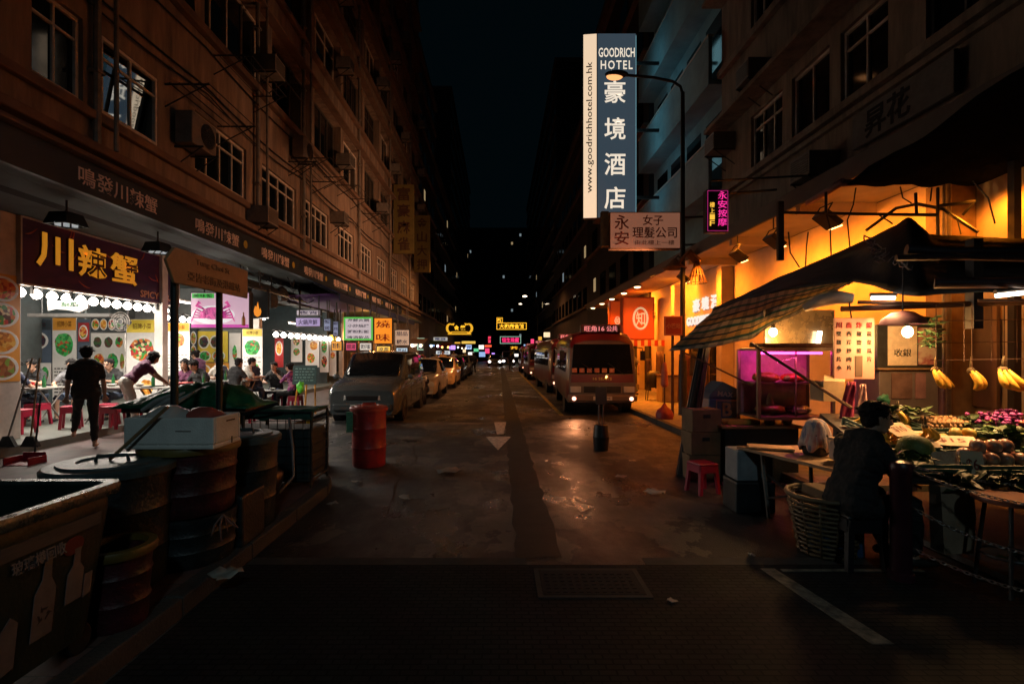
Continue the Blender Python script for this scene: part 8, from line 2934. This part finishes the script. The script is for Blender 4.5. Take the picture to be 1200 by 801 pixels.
for i, (y, lb) in enumerate(((13.9, 'ochre square column nearest on the right pavement'), (17.6, 'second ochre column by the restaurant door'), (22.0, 'third ochre column beside the red box signs'))):
 t = thing('column', lb, 'column', (6.1, y, .12), 0, 'columns of the right shopfront')
 MB().box(5.96, y - .16, .12, 6.296, y + .16, 4.01).build('shaft', M_OCHRE_LOW, t, world=True, bevel=.012)
 MB().box(5.93, y - .19, .12, 5.959, y + .19, .35).build('plinth', M_OCHRE, t, world=True)
t = thing('shop_door', 'dark glazed shop door in the orange wall under the hotel letters', 'door', (6.28, 15.4, .12))
b = MB().frame((14.5, .14), (16.9, 2.35), .07, .05, 'x', 6.275, [15.3, 16.1])
b.build('door_frame', M_RUST, t, world=True)
MB().box(6.28, 14.56, .2, 6.295, 16.84, 2.3).build('pane', M_GLASS, t, world=True)
def market(label, x0, x1, y, z, lit, cl):
 t = thing('market_stall', label, 'stall', ((x0 + x1) / 2, y, 0), 0, 'small lit stalls far down the street')
 MB().slab([(x0, y - .3, z - .1), (x1, y - .3, z - .1), (x1, y + 1.6, z + .25), (x0, y + 1.6, z + .25)], .04).build('awning', mat('stall_awning%d' % int(cl[0] * 99), cl, .7), t, world=True)
 b = MB()
 for x in (x0 + .05, x1 - .05):
  b.box(x - .03, y, 0, x + .03, y + .06, z)
 b.build('post', M_METAL, t, world=True)
 MB().box(x0 + .1, y + .2, 0, x1 - .1, y + 1.3, .9).build('counter', M_CARD, t, world=True)
 b = MB()
 k = max(2, int((x1 - x0) / .5))
 for i in range(k):
  b.ell((x0 + (x1 - x0) * (i + .5) / k, y + .1, z - .25), .09, .09, .11, 8, 6)
 b.build('bulb', lit, t, world=True, smooth='full')
 b = MB()
 random.seed(int(y * 7))
 for i in range(8):
  xx = x0 + .15 + (x1 - x0 - .3) * random.random()
  b.box(xx - .12, y + .4, .9, xx + .12, y + .7, 1.1 + random.random() * .5)
 b.build('goods', ramp_noise('market_goods', [(.5, .1, .1), (.1, .3, .1), (.5, .4, .1), (.1, .15, .4), (.5, .5, .5)], 2.2, .6), t, world=True)
 return t
EW = emat('stall_bulb_warm', (1, .72, .40), 7)
EC = emat('stall_bulb_cool', (.85, .95, 1), 6)
EO = emat('stall_bulb_amber', (1, .52, .10), 6)
MK = [(3.85, 5.4, 47, 2.5, EW, (.2, .05, .03), 'stall with warm bulbs behind the third minibus'), (3.8, 5.3, 55, 2.5, EO, (.3, .14, .03), 'amber lit stall on the right past the minibuses'), (3.7, 5.2, 64, 2.6, EW, (.06, .05, .05), 'warm lit stall on the right, fourth from the end'),
 (3.6, 5.1, 74, 2.6, EC, (.05, .08, .1), 'cool lit stall on the right far away'), (-5.9, -4.8, 33, 2.4, EW, (.1, .06, .05), 'warm lit stall on the left behind the golden car'), (-6.0, -4.9, 43, 2.5, EC, (.03, .08, .06), 'cool lit stall on the left past the mint frame'),
 (-6.1, -4.9, 52, 2.5, EO, (.2, .08, .03), 'amber lit stall on the left under the curled sign'), (-5.9, -4.8, 63, 2.6, EC, (.06, .06, .1), 'cool lit stall on the left far away'), (-5.8, -4.7, 76, 2.6, EW, (.08, .04, .04), 'farthest warm lit stall on the left')]
for a in MK:
 market(a[6], a[0], a[1], a[2], a[3], a[4], a[5])
for i, (y, z, cl, lb) in enumerate(((26.6, 2.2, 0, 'shelf rack of orange goods below the green bordered menu'), (30.0, 2.2, 1, 'second rack of goods under the orange food sign'), (35.0, 2.2, 2, 'last rack of goods at the far left shops'))):
 t = thing('goods_rack', lb, 'rack', (-7.6, y, .12), 0, 'racks in the far left shops')
 b = MB()
 for k in range(4):
  b.box(-7.9, y, .12 + .6 * k, -7.3, y + 2.2, .16 + .6 * k)
 for yy in (y, y + 2.2):
  b.box(-7.9, yy - .02, .12, -7.86, yy + .02, 2.3)
  b.box(-7.34, yy - .02, .12, -7.3, yy + .02, 2.3)
 b.build('rack_frame', M_WOOD, t, world=True)
 b = MB()
 random.seed(i)
 for k in range(3):
  yy = y + .1
  while yy < y + 2.0:
   w = .1 + random.random() * .2
   b.box(-7.75, yy, .165 + .6 * k, -7.35, yy + w, .3 + .6 * k + random.random() * .25)
   yy += w + .03
 b.build('goods', ramp_noise('rack_goods%d' % i, [(.6, .25, .03), (.5, .1, .03), (.65, .45, .1), (.3, .08, .05), (.6, .55, .45)], 3.5, .5), t, world=True)
SKIN = mat('skin', (.42, .24, .16), .5, var=.12, scale=8)
SKIN2 = mat('skin_tan', (.34, .19, .12), .5, var=.12, scale=8)
HAIR = mat('hair_black', (.012, .010, .010), .7, var=.5, scale=30, stretch=(4, 4, 1), bump=.6, bscale=120, spec=.2)
BLK = mat('cloth_black', (.013, .013, .014), .85, var=.3, scale=12, bump=.2)
NAVY = mat('cloth_navy', (.015, .022, .05), .85, var=.3, scale=12, bump=.2)
DENIM = mat('cloth_denim', (.04, .06, .10), .85, var=.3, scale=12)
MAROON = mat('cloth_maroon', (.11, .025, .07), .85, var=.25, scale=12)
MAUVE = mat('cloth_mauve', (.16, .07, .16), .85, var=.25, scale=12)
WHITEC = mat('cloth_white', (.62, .58, .52), .85, var=.15, scale=9)
GREYC = mat('cloth_grey', (.14, .14, .15), .85, var=.2)
PATT = ramp_noise('cloth_pattern', [(.16, .03, .14), (.30, .06, .22), (.10, .03, .12), (.45, .18, .30)], 16, .85)
SHOE = mat('shoe_dark', (.02, .018, .016), .6)
SHOEW = mat('shoe_white', (.6, .58, .55), .6)
def ms(shirt, legs, skin=SKIN, shoe=SHOE, glasses=None):
 return dict(skin=skin, shirt=shirt, legs=legs, hair=HAIR, shoe=shoe, glasses=glasses)
person('man in loose black clothes walking away from us onto the restaurant step', (-6.90, 8.55, .12), R(36), (0, 0, .91), (0, .03, 1.40),
 [(-.26, .12, .80), (.25, .16, .78)], [(-.17, .26, .225), (.12, -.14, .085)], ms(BLK, BLK, SKIN, SKIN), head=(0, .15), hair='short', k=.97, voxel=.013, shoes=False)
person('woman in maroon top and white trousers bending over the restaurant table', (-6.98, 9.75, .26), R(-40), (0, -.10, .88), (0, .22, 1.24),
 [(-.16, .56, .86), (.16, .54, .84)], [(-.1, -.05, .085), (.12, .0, .085)], ms(MAROON, WHITEC, SKIN2), head=(0, .5), hair='long', k=.94, voxel=.013, female=True)
def sitter(label, loc, face, shirt, legs, hands, head=(0, .1), hair='short', female=False, lean=.08, k=.95, skin=SKIN, sleeve='short', glasses=None, seat=.43, leglen='long', grp=None):
 return person(label, loc, face, (0, 0, seat + .10), (0, lean, seat + .10 + .50), hands, [(-.14, .42, .085), (.14, .44, .085)], ms(shirt, legs, skin, SHOE, glasses), head=head, hair=hair, female=female, k=k,
 voxel=.0135, sleeve=sleeve, knee=((-.15, .6, 1), (.15, .6, 1)), legs=leglen, group=grp)
TH = .76
sitter('seated man in black shirt facing us at the far left table', (-9.85, 10.95, .26), PI, BLK, DENIM, [(-.10, .36, .86), (.16, .40, TH)], head=(.1, .25))
sitter('seated man in black shirt with glasses facing us beside the standing man', (-8.45, 11.25, .26), PI, BLK, DENIM, [(-.14, .40, .84), (.14, .38, .86)], head=(0, .1), glasses=M_BLACK)
sitter('diner partly hidden behind the standing man, reaching over the table', (-9.2, 11.1, .26), PI + .3, GREYC, DENIM, [(-.10, .36, TH), (.18, .40, TH)], head=(.2, .3), leglen='short')
sitter('diner in black leaning over the table right of the bending woman', (-6.35, 11.15, .26), PI - .5, BLK, BLK, [(-.14, .40, .80), (.2, .42, .80)], head=(.2, .45), lean=.2)
person('woman in mauve top and black apron working at a table, facing left', (-7.35, 12.7, .26), R(80), (0, 0, .80), (0, .12, 1.24), [(-.16, .46, .98), (.16, .46, .94)], [(-.1, 0, .085), (.1, .05, .085)],
 ms(MAUVE, BLK, SKIN2), head=(0, .4), hair='bun', k=.9, female=True)
sitter('dark haired diner just behind the woman in mauve', (-7.15, 13.4, .26), R(100), NAVY, DENIM, [(-.12, .36, .80), (.15, .38, .80)], head=(0, .2), k=.92)
sitter('diner in a white top sitting left of the one in navy', (-6.75, 13.6, .26), R(-60), WHITEC, DENIM, [(-.12, .36, .80), (.15, .38, .80)], head=(0, .25), k=.92)
sitter('diner in navy facing left, between the white topped one and the pillar', (-6.5, 13.7, .26), R(70), NAVY, DENIM, [(-.12, .36, .80), (.15, .38, .80)], head=(0, .2), k=.9, hair='long', female=True)
sitter('man in black resting his chin on his hand, facing us past the white poster', (-6.35, 14.6, .12), PI, BLK, DENIM, [(-.10, .22, .98), (.14, .38, TH)], head=(0, .1), k=.96)
sitter('woman in a patterned purple blouse facing left beside the chalkboard', (-5.50, 13.75, .12), R(75), PATT, BLK, [(-.06, .20, .98), (.16, .36, .80)], head=(0, .1), hair='bun', female=True, k=.93, sleeve='long')
sitter('diner in dark blue with back to us at the far left long table', (-9.5, 9.9, .26), 0, NAVY, DENIM, [(-.12, .34, TH), (.15, .38, TH)], head=(.2, .2), k=.93)
sitter('diner in grey seated between the dark partition and the long table', (-10.35, 11.0, .26), PI - .2, GREYC, BLK, [(-.12, .34, TH), (.15, .38, TH)], head=(-.3, .2), k=.92)
sitter('diner in maroon behind the red food box by the white pillar', (-6.9, 11.4, .26), PI, MAROON, DENIM, [(-.12, .34, TH), (.15, .38, .85)], head=(0, .2), k=.92, female=True, hair='long')
sitter('diner in white facing us behind the woman in mauve', (-7.6, 14.0, .26), PI, WHITEC, DENIM, [(-.12, .34, TH), (.15, .38, TH)], head=(.1, .2), k=.92)
sitter('diner in black with back to us right of the second sign pole', (-6.55, 12.6, .26), -.4, BLK, DENIM, [(-.12, .34, TH), (.15, .38, TH)], head=(0, .2), k=.93)
person('fruit seller in black shirt seated in profile among the fruit', (2.84, 4.12, .0), R(-82), (0, -.04, .50), (0, .10, 1.01),
 [(-.05, .42, .73), (.12, .40, .66)], [(-.14, .40, .09), (.14, .42, .09)], ms(BLK, BLK, SKIN), head=(R(-20), .08), hair='short', k=1.02, voxel=.008, knee=((-.15, .6, 1), (.15, .6, 1)), sleeve='short')
t = make_stool(M_BLACK)
t.location = (2.86, 4.12, 0)
t['label'] = 'black stool hidden under the seated fruit seller'
t['group'] = 'dark stools'
WK = dict(pelvis=(0, 0, .92), chest=(0, .04, 1.42), hands=[(-.26, .1, .86), (.26, -.1, .88)], feet=[(-.09, .24, .085), (.1, -.22, .11)])
for i, (x, y, f, s, l, lb) in enumerate(((1.05, 46, PI, BLK, DENIM, 'dark pedestrian walking in the road far away, left of the minibuses'), (-2.0, 40, .3, NAVY, BLK, 'pedestrian in dark blue by the far parked cars'), (-3.9, 44, PI, WHITEC, DENIM, 'distant pedestrian in a white top at the left kerb'),
 (-3.4, 31.0, PI, mat('cloth_yellow', (.5, .3, .06), .8), DENIM, 'pedestrian in a yellowish top behind the amber car'), (4.9, 19.0, .4, GREYC, DENIM, 'pedestrian in grey on the bright right pavement behind the minibus'))):
 person(lb, (x, y, 0 if i in (0, 1) else .12), f, WK['pelvis'], WK['chest'], WK['hands'], WK['feet'], ms(s, l), hair='short', voxel=.02, fingers=True, k=1.0)
K = 1.0
SOD = (1.0, .40, .13)
WARM = (1.0, .235, .012)
light('sodium_lamp', 'SPOT', LAMP + Vector((0, 0, -.04)), 200, SOD, .15, aim=LAMP + Vector((-.40, .75, -1)), spot=R(125), blend=.9)
for y, e, ty, tz in ((9.3, 260, 6.8, 3.9), (13.9, 1800, 18.5, 4.2), (20.6, 3200, 26, 4.8)):
 light('street_flood', 'SPOT', (4.9, y, 3.86), e, (1, .45, .21), .12, aim=(-6.3, ty, tz), spot=R(95 if y > 10 else 70), blend=1)
for (x, y, e) in ((-2.6, 36, 900), (2.8, 52, 600), (-2.4, 70, 600)):
 light('sodium_lamp', 'SPOT', (x, y, 8.8), e, SOD, .2, aim=(x, y, 0), spot=R(160), blend=.6)
WH = (1.0, .90, .78)
for (x, y, z, e, sy) in ((-8.35, 10.4, 2.70, 220, 4.0), (-8.35, 14.5, 2.55, 150, 4.0), (-8.1, 21.5, 2.3, 60, 7)):
 light('bulb_line', 'AREA', (x, y, z), e, WH, .15, aim=(x + .2, y, 0), size_y=sy)
for (x, y, z, e) in ((-10.2, 10.3, 3.1, 200), (-9.6, 14.2, 3.0, 160), (-9.3, 20, 2.9, 100)):
 light('room_lamp', 'POINT', (x, y, z), e, WH, .2)
light('far_shop_lamp', 'POINT', (-7.0, 28, 2.6), 190, (1, .42, .10), .2)
light('far_shop_lamp', 'POINT', (-7.0, 34, 2.6), 120, (1, .5, .2), .2)
for x, y, z, _ in FLOODS:
 light('flood_beam', 'SPOT', (x + .1, y, z - .06), 980, WARM, .08, aim=(6.3, y - .1, 2.6), spot=R(150), blend=.8)
for y in (18.6, 20.6, 22.8, 25.0, 27.4):
 light('edge_beam', 'SPOT', (5.02, y, 4.0), 330, WARM, .1, aim=(5.3, y, 0), spot=R(150), blend=.6)
light('pavement_lamp', 'AREA', (5.75, 16.5, 4.15), 380, WARM, .5, aim=(5.6, 16.5, 0), size_y=7).data.spread = R(95)
light('street_lamp_behind', 'SPOT', (1.2, -6, 7.2), 340, (.66, .93, 1), .3, aim=(-1.8, 4.5, 0), spot=R(74), blend=1)
for y in (17.4, 21, 25):
 light('flood_beam', 'SPOT', (5.1, y, 4.0), 500, WARM, .1, aim=(6.3, y, 2.6), spot=R(150), blend=.8)
light('edge_beam', 'SPOT', (5.0, 12.0, 4.0), 900, WARM, .1, aim=(-2.4, 14.2, 1.0), spot=R(52), blend=1)
for y in (10.6, 12.6):
 light('edge_beam', 'SPOT', (5.0, y, 4.0), 420, WARM, .1, aim=(4.3, y, 0), spot=R(110), blend=1)
light('case_glow', 'AREA', P(932, 415, 6.72), 9, (1, .10, .30), .03, aim=P(932, 480, 6.9), size_y=.8)
light('stall_bulb', 'POINT', BULB1 + Vector((0, -.06, -.09)), 40, (1, .48, .15), .05)
light('stall_bulb', 'POINT', BULB2 + Vector((-.02, -.03, -.09)), 75, (1, .46, .12), .05)
light('stall_tube', 'AREA', P(1035, 354, 5.5), 24, (1, .52, .20), .06, aim=P(1060, 520, 5.0), size_y=.5).data.spread = R(100)
light('stall_tube', 'AREA', P(1190, 352, 4.6), 26, (1, .52, .20), .06, aim=P(1180, 560, 4.6), size_y=.5).data.spread = R(100)
light('flood_beam', 'SPOT', (5.95, 6.25, 3.75), 130, WARM, .08, aim=(6.3, 6.25, 2.2), spot=R(140), blend=.8)
for s in (-1, 1):
 light('fog_beam', 'SPOT', (2.76 + s * .74, 13.66, .47), 46, (1, .36, .15), .05, aim=(2.76 + s * .74, 10.5, 0), spot=R(70), blend=.7)
w = bpy.data.worlds.new('World')
sc.world = w
w.use_nodes = True
nt = w.node_tree
bg = nt.nodes['Background']
sky = nt.nodes.new('ShaderNodeTexSky')
sky.sky_type = 'NISHITA'
sky.sun_disc = False
sky.sun_elevation = R(-4)
sky.sun_rotation = R(20)
tint = nt.nodes.new('ShaderNodeMix')
tint.data_type = 'RGBA'
tint.inputs['Factor'].default_value = .9
tint.inputs['B'].default_value = (.16, .62, .88, 1)
nt.links.new(sky.outputs['Color'], tint.inputs['A'])
nt.links.new(tint.outputs['Result'], bg.inputs['Color'])
bg.inputs['Strength'].default_value = .0031
sun = bpy.data.lights.new('moon', 'SUN')
sun.energy = .004
sun.angle = R(.5)
sun.color = (.7, .85, 1)
so = bpy.data.objects.new('moon', sun)
C.objects.link(so)
so.rotation_euler = (R(40), 0, R(20))
cam = bpy.data.cameras.new('camera')
cam.sensor_width = 36
cam.lens = 36 * F / 1200
cam.shift_x = (600 - VX) / 1200
cam.shift_y = (VY - 400.5) / 1200
cam.clip_end = 1000
cam.clip_start = .05
co = bpy.data.objects.new('camera', cam)
C.objects.link(co)
co.location = (0, 0, H)
co.rotation_euler = (PI / 2, 0, 0)
sc.camera = co
sc.view_settings.view_transform = 'Standard'
sc.view_settings.look = 'None'
sc.view_settings.gamma = 1
sc.view_settings.exposure = 0
sc.view_settings.use_curve_mapping = False
sc.render.engine = 'CYCLES'
sc.cycles.use_denoising = True
sc.cycles.max_bounces = 6
sc.cycles.diffuse_bounces = 3
sc.cycles.glossy_bounces = 3
sc.cycles.transmission_bounces = 4
sc.cycles.sample_clamp_indirect = 4
sc.cycles.caustics_reflective = False
sc.cycles.caustics_refractive = False
